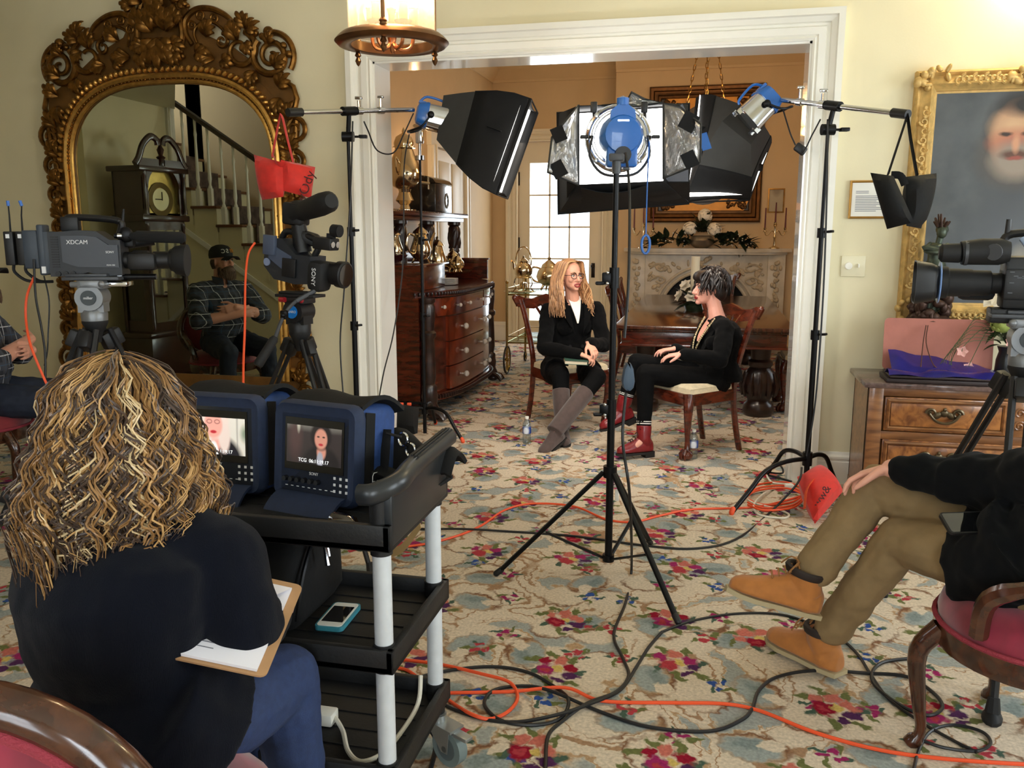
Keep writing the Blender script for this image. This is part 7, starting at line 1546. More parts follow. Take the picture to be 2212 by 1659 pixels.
def pan_head(label, X, dark, disc, word, bar=None, h=.16):
    """fluid head, x to the front; disc = colour of the round badge on the camera-left side (-y)"""
    t = thing('fluid_head', label, 'tripod head', X=X); m_ = mat('head_grey', (128, 130, 132), .4, .5) if not dark else camd
    MB().lathe([(0, 0), (.05, 0), (.052, .03), (.044, .045), (0, .045)], n=22).build('base', m_, t)
    b = MB(); b.loft([[(x, y, z) for x, z in [(.055 * math.cos(a), .095 + .052 * math.sin(a)) for a in [2 * PI * i / 22 for i in range(22)]]] for y in (-.05, .05)]); b.bx(-.05, .05, -.035, .035, .035, .09); b.bx(-.045, .06, -.05, .05, .13, h, .006); b.build('body', m_, t)
    d = MB(); d.tube([(0, -.05, .095), (0, -.056, .095)], .03, 22); o = d.build('badge', disc, t); MB().text(word, .016, M4(((1, 0, 0, 0), (0, 0, -1, -.0562), (0, 1, 0, .095), (0, 0, 0, 1))), .0005).build('lettering', label_w, o)
    MB().bx(-.10, .12, -.045, .045, h, h + .014, .003).bx(-.09, .07, -.03, .03, h + .014, h + .026, .003).build('plate', greyp if not dark else camd, t)
    MB().tube([(-.06, -.055, .15), (-.03, -.06, .15)], .012, 10).ell((.055, -.052, .15), (.014, .012, .014)).build('lever', mat('red_lever', (150, 24, 34), .4) if dark else m_, t)
    if bar:
        p = [V(q) for q in bar]; MB().tube(smooth_path(p[:4], 4), .0085, 9).tube([p[0], p[1]], .011, 9).build('pan_bar', greyp, t, world=True); MB().tube([p[3], p[3].lerp(p[4], .1), p[4].lerp(p[3], .06), p[4]], [.013, .020, .022, .018], 14).build('pan_grip', rubb, t, world=True)
        k = MB(); k.box(p[2], (.03, .03, .04), .006); k.ell(p[2] - FH * .025, (.011, .011, .011)); k.build('pan_clamp', bmet, t, world=True)
    return t
def mat_word(mb, s, size, x, z, y): return mb.text(s, size, M4(((1, 0, 0, x), (0, 0, -1, y), (0, 1, 0, z), (0, 0, 0, 1))), .0006)
# ---- camera at the left, pointing along the wall to the right
p1 = P(205, 692, 3.5); tripod('black tripod under the left video camera beside the mirror', p1, ((-2.98, -2.62), (-2.35, -2.93), (-2.25, -1.88)), .0155)
xd = (RX * .985 + FH * .12).normalized(); X1 = frame_x(xd, loc=p1); pan_head('grey fluid head with round badge under the left video camera', X1, False, mat('dark_badge', (40, 48, 50), .4), 'miller', h=.165)
XA = frame_x(xd, loc=P(207, 548, 3.5)) @ M4.Diagonal((.88, .9, .9, 1)); c1 = thing('video_camera', 'shoulder video camera with twin antennas at the left, pointing right in front of the mirror', 'camera', X=XA)
b = MB(); sd_ = [(-.185, -.10), (-.185, .095), (-.05, .105), (.03, .10), (.085, .062), (.13, .062), (.13, -.095), (.06, -.10), (-.02, -.082), (-.1, -.10)]
b.prism(sd_, .115, T=M4(((1, 0, 0, 0), (0, 0, -1, .057), (0, 1, 0, 0), (0, 0, 0, 1)))); bo = b.build('body', camb, c1)
q = MB(); q.prism([(-.125, -.035), (-.125, .08), (-.03, .082), (.03, .075), (.08, .04), (.12, .04), (.12, -.06), (-.06, -.058)], .008, T=M4(((1, 0, 0, 0), (0, 0, -1, -.058), (0, 1, 0, 0), (0, 0, 0, 1)))); q.build('side_panel', mat('camera_panel', (52, 55, 62), .4), bo)
q = MB(); mat_word(q, 'XDCAM', .026, -.055, .052, -.0665); mat_word(q, 'SONY', .014, .085, .008, -.0665); mat_word(q, 'PDW-700', .009, .085, -.05, -.0665); q.build('lettering', label_w, bo)
q = MB()
for i in range(13): q.bx(-.172, -.14, -.061, -.056, -.06 + .011 * i, -.054 + .011 * i)
for i in range(3): q.tube([(-.15 + .033 * i, -.055, -.088), (-.15 + .033 * i, -.066, -.088)], .012, 12)
q.build('vents_and_dials', camd, bo)
h = MB(); h.tube(smooth_path([(-.12, 0, .10), (-.115, 0, .15), (-.09, 0, .163), (.03, 0, .158), (.10, 0, .15), (.125, 0, .135), (.118, 0, .10), (.105, 0, .07)], 5), [(.018, .016)] * 36, 10); h.bx(-.14, -.06, -.022, .022, .10, .165, .008); h.tube([(.13, 0, .14), (.14, 0, .20)], [.008, .005], 8); h.ell((.118, -.02, .147), (.008, .006, .008)); h.build('handle', camd, c1)
q = MB(); q.bx(-.225, -.185, -.05, .05, -.09, .10, .006).bx(-.235, -.205, -.052, .03, -.095, .13, .008); q.bx(-.30, -.235, -.045, .045, -.065, .105, .006); q.build('battery', mat('battery_grey', (54, 62, 72), .5), c1)
q = MB(); q.bx(-.222, -.205, -.058, -.05, -.085, -.055); q.build('sticker', label_w, c1)
for k in range(2):
    x = -.385 + .052 * k; o = MB().bx(x, x + .042, -.035, .035, -.05, .10, .005).build('receiver', camd, c1); MB().tube([(x + .02, 0, .10), (x + .022, 0, .17), (x + .022 + .006 * k, 0, .215)], [.0045, .0035, .003], 7).build('antenna', rubb, o); MB().tube([(x + .022 + .006 * k, 0, .212), (x + .021, 0, .235)], .007, 7).build('antenna_tip', mat('blue_tip', (60, 110, 190), .5), o)
    MB().bx(x + .012, x + .028, -.037, -.034, .07, .088).build('sticker', label_w, o); MB().tube(smooth_path([(x + .02, 0, -.05), (x + .02, 0, -.08), (x + .06, 0, -.115), (x + .11 - .02 * k, 0, -.125), (-.2, 0, -.125)], 4), .007, 7).build('lead', rubb, o)
l = MB(); l.tube([(.13, 0, -.03), (.17, 0, -.03), (.17, 0, -.03), (.235, 0, -.03)], [.038, .038, .046, .044], 20); l.box((.215, -.02, -.035), (.13, .085, .08), .02); l.tube([(.26, 0, -.03), (.33, 0, -.03), (.335, 0, -.03), (.355, 0, -.03)], [.04, .04, .05, .056], 22); l.build('lens', camd, c1)
l = MB(); l.tube([(.35, 0, -.03), (.36, 0, -.03), (.41, 0, -.032), (.41, 0, -.032)], [.058, .066, .074, .066], 22); l.build('lens_hood', rubb, c1); MB().tube([(.398, 0, -.03), (.40, 0, -.03)], .064, 22).build('front_glass', lens_glass, c1)
q = MB(); q.tube([(.17, -.03, .078), (.19, -.03, .078), (.20, -.03, .078), (.40, -.03, .072), (.415, -.03, .072)], [.016, .019, .026, .026, .016], 16); q.build('microphone', foam, c1); q = MB(); q.tube([(.10, -.03, .08), (.18, -.03, .079)], .012, 10); q.ell((.15, -.03, .085), (.035, .012, .035)); q.build('mic_mount', bmet, c1); MB().tube([(.115, -.03, .08), (.135, -.03, .08)], .0135, 12).tube([(.10, -.03, -.10), (.12, -.03, -.10)], .009, 10).build('chrome_ring', chrome, c1)
MB().bx(.12, .17, .0, .05, .03, .09, .01).tube([(.13, .06, .05), (.24, .09, .06)], [.03, .024], 14).build('viewfinder', camd, c1); MB().tube([(.10, -.02, -.105), (.27, -.02, -.105)], .014, 10).bx(-.07, .09, -.05, .05, -.128, -.098, .01).build('rod_and_shoe', bmet, c1); MB().bx(-.10, .145, -.05, .05, -.147, -.126, .004).build('wedge_plate', chrome, c1)
cable('orange cable hanging from the left video camera down behind the curly hair', [P(74, 598, 3.45), P(58, 640, 3.45), P(56, 690, 3.45), P(66, 745, 3.4), P(92, 810, 3.4), P(118, 868, 3.4), P(150, 960, 3.38)], .005, orange); cable('grey cable hanging from the left video camera battery', [P(73, 560, 3.43), P(77, 640, 3.43), P(88, 700, 3.43), P(97, 760, 3.43), P(98, 820, 3.43)], .0045); cable('thin grey cable hanging behind the left video camera', [P(95, 596, 3.5), P(106, 650, 3.5), P(104, 720, 3.5), P(102, 760, 3.5), P(96, 790, 3.5)], .003)
# ---- camera between mirror and opening, pointing up and to the right
p2 = P(648, 716, 3.95); tripod('black carbon tripod with blue badge head in front of the mirror edge', p2, ((-1.42, -2.03), (-2.45, -1.62), (-1.78, -1.18)), .0135)
xd2 = (RX * .88 - FH * .40).normalized(); X2 = frame_x(xd2, loc=p2); pan_head('black fluid head with blue badge and long pan bar beside the mirror edge', X2, True, mat('blue_badge', (24, 124, 214), .35), 'BENRO', [P(680, 628, 3.86), P(640, 650, 3.83), P(614, 680, 3.80), P(595, 728, 3.76), P(556, 790, 3.72)], h=.16)
XB = frame_x(xd2 + V((0, 0, -.10)), loc=P(648, 572, 3.95)); c2_ = thing('video_camera', 'compact video camera with long eyepiece on top in front of the mirror edge, pointing right', 'camera', X=XB)
b = MB(); b.prism([(-.16, -.02), (-.16, .05), (-.12, .11), (-.06, .115), (.02, .05), (.10, .05), (.10, -.075), (.02, -.085), (-.10, -.075)], .12, T=M4(((1, 0, 0, 0), (0, 0, -1, .06), (0, 1, 0, 0), (0, 0, 0, 1)))); bo = b.build('body', camb, c2_)
MB().loft([[(x, y, z) for y, z in ((-.062, z0), (-.066, z0), (-.066, z1), (-.062, z1))] for x, z0, z1 in ((-.13, .02, .09), (.0, -.05, .04))]).build('side_panel', camblue, bo)
MB().bx(-.15, -.085, -.085, -.06, .035, .125, .004).build('battery', camblue, c2_); MB().bx(-.045, .03, -.075, -.06, -.055, .03, .003).build('access_door', camd, c2_); MB().tube([(-.14, -.06, -.0), (-.14, -.066, -.0)], .018, 16).build('round_badge', mat('pale_badge', (130, 142, 170), .4), c2_)
h = MB(); h.tube(smooth_path([(-.11, 0, .11), (-.08, 0, .145), (.0, 0, .14), (.08, 0, .125), (.10, 0, .09), (.08, 0, .05)], 5), [(.016, .015)] * 26, 10); h.bx(.09, .19, -.035, .035, .085, .14, .006); h.build('handle', camd, c2_)
q = MB(); q.tube([(.175, -.0, .175), (.215, 0, .175)], [.028, .028], 16); q.bx(.15, .185, -.012, .012, .13, .16); q.build('mic_clamp', rubb, c2_); q = MB()
for y in (-.018, .018): q.tube([(.19, y, .112), (.194, y, .112)], .014, 14)
q.build('audio_jack', chrome, c2_)
g = MB(); g.box((.135, -.03, -.035), (.085, .10, .14), .028); gp_ = g.build('hand_grip', rubb, c2_); MB().text('SONY', .03, M4(((0, 1, 0, .14), (0, 0, -1, -.083), (-1, 0, 0, -.035), (0, 0, 0, 1))), .001).build('lettering', label_w, gp_)
l = MB(); l.tube([(.10, .02, -.02), (.20, .02, -.02), (.205, .02, -.02), (.24, .02, -.02), (.245, .02, -.02)], [.052, .052, .060, .062, .056], 24); l.build('lens', camd, c2_); MB().tube([(.242, .02, -.02), (.247, .02, -.02)], .052, 22).build('front_glass', lens_glass, c2_)
e0, e1 = P(648, 458, 3.9), P(716, 434, 3.62); vf = MB(); d_ = (e1 - e0); vf.tube([e0 - d_ * .25, e0 - d_ * .15, e0, e0 + d_ * .05, e0 + d_ * .25, e0 + d_ * .7, e0 + d_ * .92, e1], [.052, .058, .055, .044, .046, .05, .046, .03], 18, rot0=.4); vf.build('viewfinder', rubb, c2_, world=True)
vf = MB(); vf.box(P(640, 462, 3.92), (.10, .09, .10), .012, R=rotm(0, .1, YAW - .3)); vf.tube([P(645, 486, 3.92), P(655, 545, 3.94)], [.034, .042], 12); vf.box(P(668, 515, 3.93), (.10, .07, .06), .02, R=rotm(0, .3, YAW)); vf.build('viewfinder_mount', camd, c2_, world=True)
cable('orange cable hanging from the middle video camera down to the cart', [P(551, 524, 3.9), P(536, 550, 3.88), P(530, 610, 3.8), P(529, 700, 3.7), P(526, 780, 3.6), P(525, 850, 3.5), P(520, 960, 3.45)], .005, orange)
# ---- camera at the right edge
p3 = P(2212, 790, 2.95); tripod('black tripod at the right edge in front of the dresser', p3, ((.751, -1.70), (.925, -2.64), (1.62, -2.2)), .0155, legm=camd)
xd3 = (RX * -.93 + FH * .36).normalized(); X3 = frame_x(xd3, loc=p3); pan_head('grey fluid head with round badge at the right edge in front of the flowers', X3 @ M4.Diagonal((1, -1, 1, 1)), False, MATS['dark_badge'], 'miller', h=.165)
XD = frame_x(xd3, loc=P(2212, 610, 2.95)); c3 = thing('video_camera', 'large black video camera at the right edge, pointing left in front of the portrait', 'camera', X=XD)
b = MB(); b.bx(-.22, .07, -.06, .06, -.09, .09, .012).bx(-.02, .07, -.065, .065, -.06, .05, .01); bo = b.build('body', camd, c3); q = MB(); rr = random.Random(2)
for i in range(26): x, z = rr.uniform(-.14, .05), rr.uniform(-.05, .04); q.bx(x, x + .014, .064, .067, z, z + .004)
q.build('panel_marks', greyp, bo); MB().bx(-.13, -.06, .061, .066, .03, .09, .003).build('flip_screen', mat('blue_screen', (40, 60, 190), .3, emit=(50, 70, 220), estr=.8), c3)
l = MB(); l.tube([(.06, 0, -.005), (.10, 0, -.005), (.105, 0, -.005), (.16, 0, -.005), (.165, 0, -.005), (.235, 0, -.005), (.24, 0, -.005), (.275, 0, -.005)], [.036, .036, .044, .045, .048, .05, .056, .058], 26); l.box((.14, -.04, -.025), (.12, .06, .085), .02); l.build('lens', rubb, c3)
l = MB(); l.loft([[(x, y, z - .005) for y, z in rrect(2 * r_, 1.7 * r_, r_ * .5, 5)] for x, r_ in ((.27, .062), (.29, .078), (.345, .09), (.345, .084), (.28, .072))]); l.build('lens_hood', camd, c3); MB().tube([(.288, 0, -.005), (.29, 0, -.005)], .066, 24).build('front_glass', lens_glass, c3); MB().tube([(.262, 0, -.005), (.266, 0, -.005), (.268, 0, -.005)], [.072, .076, .072], 28).build('lit_hood_rim', mat('blue_lit_rim', (120, 150, 200), .3), c3)  # blue light on the hood's inner rim, put into the ring's colour
h = MB(); h.tube(smooth_path([(.06, 0, .08), (.075, 0, .13), (.05, 0, .165), (-.08, 0, .17), (-.18, 0, .165), (-.2, 0, .09)], 5), [(.016, .014)] * 26, 10); h.tube([(.065, .0, .165), (.065, 0, .215)], [.010, .008], 10); h.build('handle', camd, c3); MB().tube([(.022, .02, .15), (-.01, .05, .10), (-.03, .055, .06)], .011, 9).build('bracket', mat('pale_bracket', (150, 170, 200), .3, .5), c3)
v = MB(); v.tube([(.06, .05, .105), (.09, .05, .105), (.15, .06, .105), (.21, .065, .10)], [.034, .045, .045, .04], 18, rot0=.2); v.tube([(.21, .065, .10), (.215, .065, .10), (.27, .068, .10), (.28, .068, .10)], [.03, .034, .032, .02], 18); v.build('viewfinder', rubb, c3); MB().tube([(.19, .064, .1), (.20, .064, .1)], .0425, 18).tube([(.115, .105, .105), (.117, .108, .105)], .028, 18).build('viewfinder_ring', greyp, c3); MB().bx(-.10, .10, -.05, .05, -.14, -.09, .006).build('base_plate', camd, c3)
# ------------------------------------------------------------------ brass hall lantern (top of the picture)
LN = P(847, 92, 3.25); glare_glass = thin_glass('lantern_glass', (252, 248, 240), .07); t_ = glare_glass.node_tree; tl = nd(t_, 'ShaderNodeBsdfTranslucent'); tl.inputs[0].default_value = (1, .97, .9, 1); mx_ = nd(t_, 'ShaderNodeMixShader', n_0=.16); o_ = t_.nodes['Material Output']  # translucent share added so the clear glass whitens like bulb glare
t_.links.new(o_.inputs[0].links[0].from_socket, mx_.inputs[1]); t_.links.new(tl.outputs[0], mx_.inputs[2]); t_.links.new(mx_.outputs[0], o_.inputs[0])
ln = thing('hall_lantern', 'round brass hall lantern with glass cylinder and lit candle bulbs hanging at the top', 'lantern', (LN.x, LN.y, LN.z - .07))
ant = mat('antique_brass', (134, 98, 66), .3, .95, var=.15, vscale=20); copper = mat('copper_sleeve', (196, 128, 84), .3, .9)
RL = .205
MB().lathe([(RL - .05, -.012), (RL - .03, -.018), (RL, -.012), (RL + .012, .0), (RL, .014), (RL - .015, .026), (RL - .035, .03), (RL - .05, .022), (RL - .05, -.012)], LN, 44, caps=False).build('ring', ant, ln, world=True)
MB().lathe([(RL - .045, .03), (RL - .041, .03), (RL - .041, .56), (RL - .045, .56), (RL - .045, .03)], LN, 40, caps=False).build('glass', glare_glass, ln, world=True)
for k in range(3):
    a = .48 + k * 2 * PI / 3; c = LN + RX * ((RL - .03) * math.cos(a)) + FH * ((RL - .03) * math.sin(a)); q = MB(); rod(q, c + V((0, 0, .02)), c + V((0, 0, .60)), .0075); q.lathe([(.0, .02), (.015, .02), (.012, .035), (.016, .04), (.008, .05), (0, .05)], c, 12); q.lathe([(0, -.07), (.006, -.064), (.012, -.05), (.006, -.036), (.013, -.03), (.008, -.018), (0, -.018)], c, 12); q.build('post', ant, ln, world=True)
MB().lathe([(RL - .06, .56), (RL - .02, .55), (RL, .57), (RL - .03, .60), (.04, .66), (.03, .7), (.012, .72), (.012, ZC - LN.z), (0, ZC - LN.z)], LN, 36).build('canopy', ant, ln, world=True)
s_ = MB(); rod(s_, LN + V((0, 0, -.02)), LN + V((0, 0, .66)), .008); s_.lathe([(0, -.04), (.006, -.035), (.014, .0), (.02, .03), (.03, .04), (.012, .05), (.012, .1), (.02, .12), (.0, .13)], LN, 14); s_.build('stem', copper, ln, world=True)
for k in range(5):
    a = .35 + k * 2 * PI / 5; d = RX * math.cos(a) + FH * math.sin(a); e = LN + d * .085
    MB().tube(smooth_path([LN + V((0, 0, .01)), LN + d * .03 + V((0, 0, -.025)), LN + d * .075 + V((0, 0, -.01)), e + V((0, 0, .06))], 4), .007, 7).build('arm', copper, ln, world=True)
    o = MB().lathe([(0, .055), (.03, .058), (.034, .064), (.017, .068), (.018, .125), (.022, .128), (.0, .128)], e, 14).build('candle_sleeve', copper, ln, world=True); MB().lathe([(0, .128), (.013, .132), (.021, .165), (.012, .205), (0, .225)], e, 12).build('bulb', mat('bright_bulb', (255, 235, 200), .4, emit=(255, 226, 180), estr=60), o, world=True)
lamp('lantern_light', LN + V((0, 0, .30)), 16, (1.0, .78, .5), .09)
# ------------------------------------------------------------------ service cart with the two monitors
cartb = mat('cart_black', (17, 17, 18), .55, var=.15, vscale=24, bump=.08, bscale=120); cartg = mat('cart_handle', (34, 37, 40), .32); post = mat('white_post', (206, 210, 214), .38, var=.05, vscale=30)
PX0, PX1, PY0, PY1 = -1.56, -.728, -3.60, -3.22
ct = thing('service_cart', 'black three shelf service cart with pale tube posts carrying the two blue monitors', 'cart', ((PX0 + PX1) / 2, (PY0 + PY1) / 2, 0))
for z0, z1, e in ((.79, .855, .035), (.485, .545, .035), (.175, .235, .035)):
    q = MB(); x0, x1, ya, yb = PX0 - e, PX1 + e, PY0 - e, PY1 + e; q.bx(x0, x1, ya, yb, z0, z0 + .02, .004)
    for a in ((x0, x1, ya, ya + .02), (x0, x1, yb - .02, yb), (x0, x0 + .02, ya, yb), (x1 - .02, x1, ya, yb)): q.bx(a[0], a[1], a[2], a[3], z0, z1, .004)
    for k in range(5): q.bx(x0 + .05, x1 - .05, PY0 + .02 + .075 * k, PY0 + .024 + .075 * k, z0 + .02, z0 + .023)
    s = q.build('shelf', cartb, ct, world=True)
    if z0 > .7: MB().text('Choice', .045, M4(((1, 0, 0, -1.19), (0, 0, -1, ya - .001), (0, 1, 0, .824), (0, 0, 0, 1))), .0006).tube([(-1.285 + .035 * math.cos(a), ya - .001, .826 + .026 * math.sin(a)) for a in [PI * (.25 + 1.5 * i / 14) for i in range(15)]], .0015, 5).build('lettering', mat('dark_green_print', (16, 50, 42), .5), s, world=True)
for x in (PX0, PX1):
    for y in (PY0, PY1):
        q = MB(); rod(q, (x, y, .10), (x, y, .92), .0225, 18); p_ = q.build('post', post, ct, world=True)
        q = MB()
        for a, b_ in ((.775, .935), (.48, .55), (.10, .24)): rod(q, (x, y, a), (x, y, b_), .0265, 18)
        q.build('collar', cartb, p_, world=True)
        w_ = MB(); X = M4.Translation((x + .05, y - .03, .062)) @ M4.Rotation(-.5, 4, 'Z'); w_.add(*(lambda m_: (m_.v, m_.f))(MB().tube([(0, -.016, 0), (0, .016, 0)], .056, 28)), T=X); wo = w_.build('wheel', mat('grey_tyre', (112, 126, 126), .5), ct, world=True)
        w_ = MB(); w_.add(*(lambda m_: (m_.v, m_.f))(MB().tube([(0, -.018, 0), (0, .018, 0)], .036, 24).tube([(0, -.024, 0), (0, .024, 0)], .01, 12)), T=X); w_.build('hub', mat('grey_hub', (84, 94, 96), .45), wo, world=True)
        f_ = MB(); f_.add(*(lambda m_: (m_.v, m_.f))(MB().loft([[(a, -s_ * .024, b_), (a, -s_ * .021, b_)] + [(c_, -s_ * .021, b_), (c_, -s_ * .024, b_)] for a, c_, b_ in ((-.012, .012, -.012), (-.075, .02, .06)) for s_ in (1,)]).loft([[(a, .024, b_), (a, .021, b_)] + [(c_, .021, b_), (c_, .024, b_)] for a, c_, b_ in ((-.012, .012, -.012), (-.075, .02, .06))]).box((-.02, 0, .062), (.10, .055, .008)).box((.05, 0, .052), (.06, .03, .012), .003).tube([(-.045, 0, .06), (-.045, 0, .085)], .024, 16)), T=X); f_.build('caster_fork', mat('zinc_plate', (166, 170, 170), .35, .8), ct, world=True)
for x, s in ((PX1 + .012, 1),):
    q = MB(); q.tube(smooth_path([(x - .05, PY0 - .03, .925), (x - .015, PY0 - .03, .93), (x + .025, PY0 + .02, .945), (x + .025, PY0 + .12, .955), (x + .025, PY1 - .02, .96), (x + .025, PY1 + .05, .96)], 5), [(.020, .026)] * 26, 12); q.bx(x - .012, x + .025, PY0 - .02, PY1 + .02, .80, .945, .006); hd_ = q.build('handle', cartg, ct, world=True)
    q = MB()
    for k in range(4): q.tube([(x + .013 + .008 * k, PY0 + .13, .9815 - .0016 * (k - 1.5) ** 2), (x + .013 + .008 * k, PY1 + .03, .9865 - .0016 * (k - 1.5) ** 2)], .0032, 5)
    q.build('grip_ribs', rubb, hd_, world=True)
nylon = mat('blue_cordura', (30, 62, 118), .75, var=.12, vscale=60, bump=.2, bscale=500); dnylon = mat('navy_cordura', (24, 38, 66), .75, var=.12, vscale=60); knit = mat('monitor_grey', (58, 58, 56), .5)
def screen(name, base, shapes, emit): return paint_shapes(name, base, shapes, .3, emit=emit)
def monitor(label, X, w_, h_, pic, code, strap):
    """monitor in a soft blue carrying case; x right, y away, z up; origin bottom centre of the face"""
    t = thing('field_monitor', label, 'monitor', X=X); D = .17
    c = MB(); c.loft([[(x, y, z + h_ / 2) for x, z in rrect(w_ * k, h_ * k, .03, 4)] for y, k in ((.0, .94), (.012, 1.0), (D - .02, 1.0), (D, .95))]); c.build('case', nylon, t)
    c = MB(); c.loft([[(x, y, z + h_ / 2) for x, z in rrect(w_ * k, h_ * k, r, 4)] for y, k, r in ((-.012, .90, .02), (-.016, .97, .03), (.0, 1.03, .035), (.02, 1.03, .035), (.02, .9, .02))]); c.build('front_binding', dnylon, t)
    f = MB(); f.bx(-w_ * .42, w_ * .42, -.012, -.004, h_ * .08, h_ * .90, .004); fo_ = f.build('face', knit, t)
    sw, sh, szc = w_ * .36, h_ * .265, h_ * .585
    MB().bx(-sw, sw, -.0145, -.011, szc - sh, szc + sh).build('bezel', mat('screen_black', (8, 9, 14), .2), fo_)
    s = MB(); s.add([(-sw * .93, -.0152, szc - sh * .72), (sw * .93, -.0152, szc - sh * .72), (sw * .93, -.0152, szc + sh * .72), (-sw * .93, -.0152, szc + sh * .72)], [(0, 1, 2, 3)]); so = s.build('screen', pic, fo_)
    so.location = (0, 0, 0); tw = MB(); tw.text(code, h_ * .052, M4(((1, 0, 0, 0), (0, 0, -1, -.0158), (0, 1, 0, szc - sh * .60), (0, 0, 0, 1))), .0003); tw.build('timecode', mat('timecode_white', (240, 240, 240), .5, emit=(255, 255, 255), estr=.8), fo_)
    MB().text('SONY', .011, M4(((1, 0, 0, 0), (0, 0, -1, -.0126), (0, 1, 0, h_ * .295), (0, 0, 0, 1))), .0003).build('lettering', label_w, fo_)
    k = MB()
    for i in range(6): k.tube([(-w_ * .34 + .021 * i, -.012, h_ * .22), (-w_ * .34 + .021 * i, -.024, h_ * .22)], [.0075, .0065], 12)
    k.build('knobs', camd, fo_); k = MB()
    for i in range(9): k.bx(-w_ * .35 + .0185 * i, -w_ * .35 + .0185 * i + .008, -.0128, -.012, h_ * .145, h_ * .152)
    for i in range(3):
        for j in range(3): k.bx(w_ * .24 + .019 * i, w_ * .24 + .019 * i + .007, -.0128, -.012, h_ * .14 + .017 * j, h_ * .14 + .017 * j + .007)
    k.build('button_marks', label_w, fo_)
    fl = MB(); fl.sheet(lambda u, v: (-w_ * .47 + w_ * .94 * u + .02 * v, .02 + .17 * v, h_ * 1.0 + .028 * math.sin(PI * v) + .012 * math.sin(u * 7) * v - .02 * v * v), 10, 8, th=.012); fl.build('top_flap', bfab, t)
    b_ = MB(); b_.sheet(lambda u, v: (-w_ * .40 + w_ * .8 * u, -.015 - .07 * v, h_ * .07 - .05 * v * v), 6, 4, th=.008); b_.build('front_flap', dnylon, t)
    e = MB(); e.loft([[(w_ / 2 + .002, y, z) for y, z in ((.02, .02), (.06, .02), (.06, h_ * .93), (.02, h_ * .95))], [(w_ / 2 + .006, y, z) for y, z in ((.02, .02), (.06, .02), (.06, h_ * .93), (.02, h_ * .95))]]); e.build('side_band', bfab, t)
    if strap:
        q = MB(); q.tube([(w_ / 2 + .008, .11, h_ * .75), (w_ / 2 + .012, .10, h_ * .55), (w_ / 2 + .008, .10, h_ * .30)], [(.016, .003)] * 3, 8, hint=(0, 1, 0)); q.tube([(w_ / 2 + .014, .10, h_ * .72), (w_ / 2 + .05, .12, h_ * .68)], [(.014, .003)] * 2, 8); q.build('strap', bfab, t)
        q = MB()
        for z in (0, 1, 2): q.tube([(w_ / 2 + .055 + .018 * z + .014 * math.cos(a), .12 + .01 * z, h_ * .66 - .028 * z + .018 * math.sin(a)) for a in [2 * PI * i / 12 for i in range(12)]], .0035, 6, closed=True)
        q.build('clip', chrome, t)
        TB = M4(((0, 0, 1, w_ / 2 + .0075), (1, 0, 0, .085), (0, 1, 0, h_ * .185), (0, 0, 0, 1))); q = MB(); q.add(*(lambda m_: (m_.v, m_.f))(MB().box((0, 0, 0), (.075, .085, .002))), T=TB); lb = q.build('label_patch', mat('label_black', (12, 14, 20), .6), t)
        q = MB(); TT = TB @ M4.Translation((0, 0, .0014)); q.text('porta', .030, TT @ M4.Translation((0, .012, 0)), .0004).text('brace', .030, TT @ M4.Translation((0, -.016, 0)), .0004); q.tube([TT @ V((.034 * c_, .038 * s_, 0)) for c_, s_ in ((-1, -.75), (-1, .8), (-.85, 1), (.85, 1), (1, .8), (1, -.75), (.85, -.9), (-.85, -.9))], .0012, 5, closed=True); q.build('lettering', label_w, lb)
    return t
sk1, hr1 = (214, 150, 136), (206, 186, 176)
def bust(z, cx, s, skin_, hair, top_, shirt, light): # head and shoulders picture: hair, face, coat
    S = [(cx, z - .10 * s, .085 * s, .075 * s, .1, top_), (cx, z - .045 * s, .02 * s, .03 * s, .2, skin_), (cx - .004, z - .075 * s, .014 * s, .028 * s, .2, shirt), (cx - .002, z + .012 * s, .046 * s, .052 * s, .12, hair)]
    if light: S += [(cx - .026 * s, z - .03 * s, .018 * s, .04 * s, .2, hair), (cx + .03 * s, z - .03 * s, .018 * s, .045 * s, .2, hair)]
    S += [(cx - .003 * s, z, .028 * s, .037 * s, .12, skin_), (cx - .003 * s, z - .02 * s, .010 * s, .0045 * s, .3, (170, 40, 50))]
    for q_ in (-1, 1): S += [(cx - .003 * s + q_ * .012 * s, z + .008 * s, .0085 * s if light else .006 * s, .006 * s if light else .003 * s, .3, (60, 40, 44) if light else (60, 40, 34))] + ([(cx - .003 * s + q_ * .012 * s, z + .008 * s, .0065 * s, .0042 * s, .3, skin_)] if light else [])
    return S
picA = screen('screen_blonde', (196, 190, 178), [(-.075, .18, .045, .09, .05, (40, 26, 26)), (-.06, .215, .02, .02, .1, (220, 214, 204)), (.03, .2, .004, .09, .2, (214, 208, 198)), (.065, .2, .003, .09, .2, (160, 156, 148)), (.088, .165, .012, .02, .6, (120, 130, 110))] + bust(.186, -.005, 1.0, sk1, hr1, (22, 22, 30), (235, 232, 230), True), 1.0)
picB = screen('screen_dark', (46, 38, 38), [(0, .225, .2, .028, .4, (116, 112, 104)), (-.06, .17, .02, .05, .5, (70, 50, 48)), (-.05, .22, .006, .03, .4, (180, 176, 160))] + bust(.172, .025, .72, (190, 130, 112), (26, 20, 22), (26, 22, 24), (150, 150, 160), False), .75)
def mon_frame(c, ang, tilt=.0): return M4.Translation(c) @ M4.Rotation(ang, 4, 'Z') @ M4.Rotation(-tilt, 4, 'X')
monitor('monitor in a blue case showing the blonde woman, left of two on the cart', mon_frame((-1.285, -3.375, .822), -.04, .06), .265, .265, picA, 'TCG  06:11:19.17', False)
monitor('monitor in a blue case showing the dark haired woman, right of two on the cart', mon_frame((-.99, -3.40, .818), -.22, .10), .265, .262, picB, 'TCG  06:11:19.17', True)
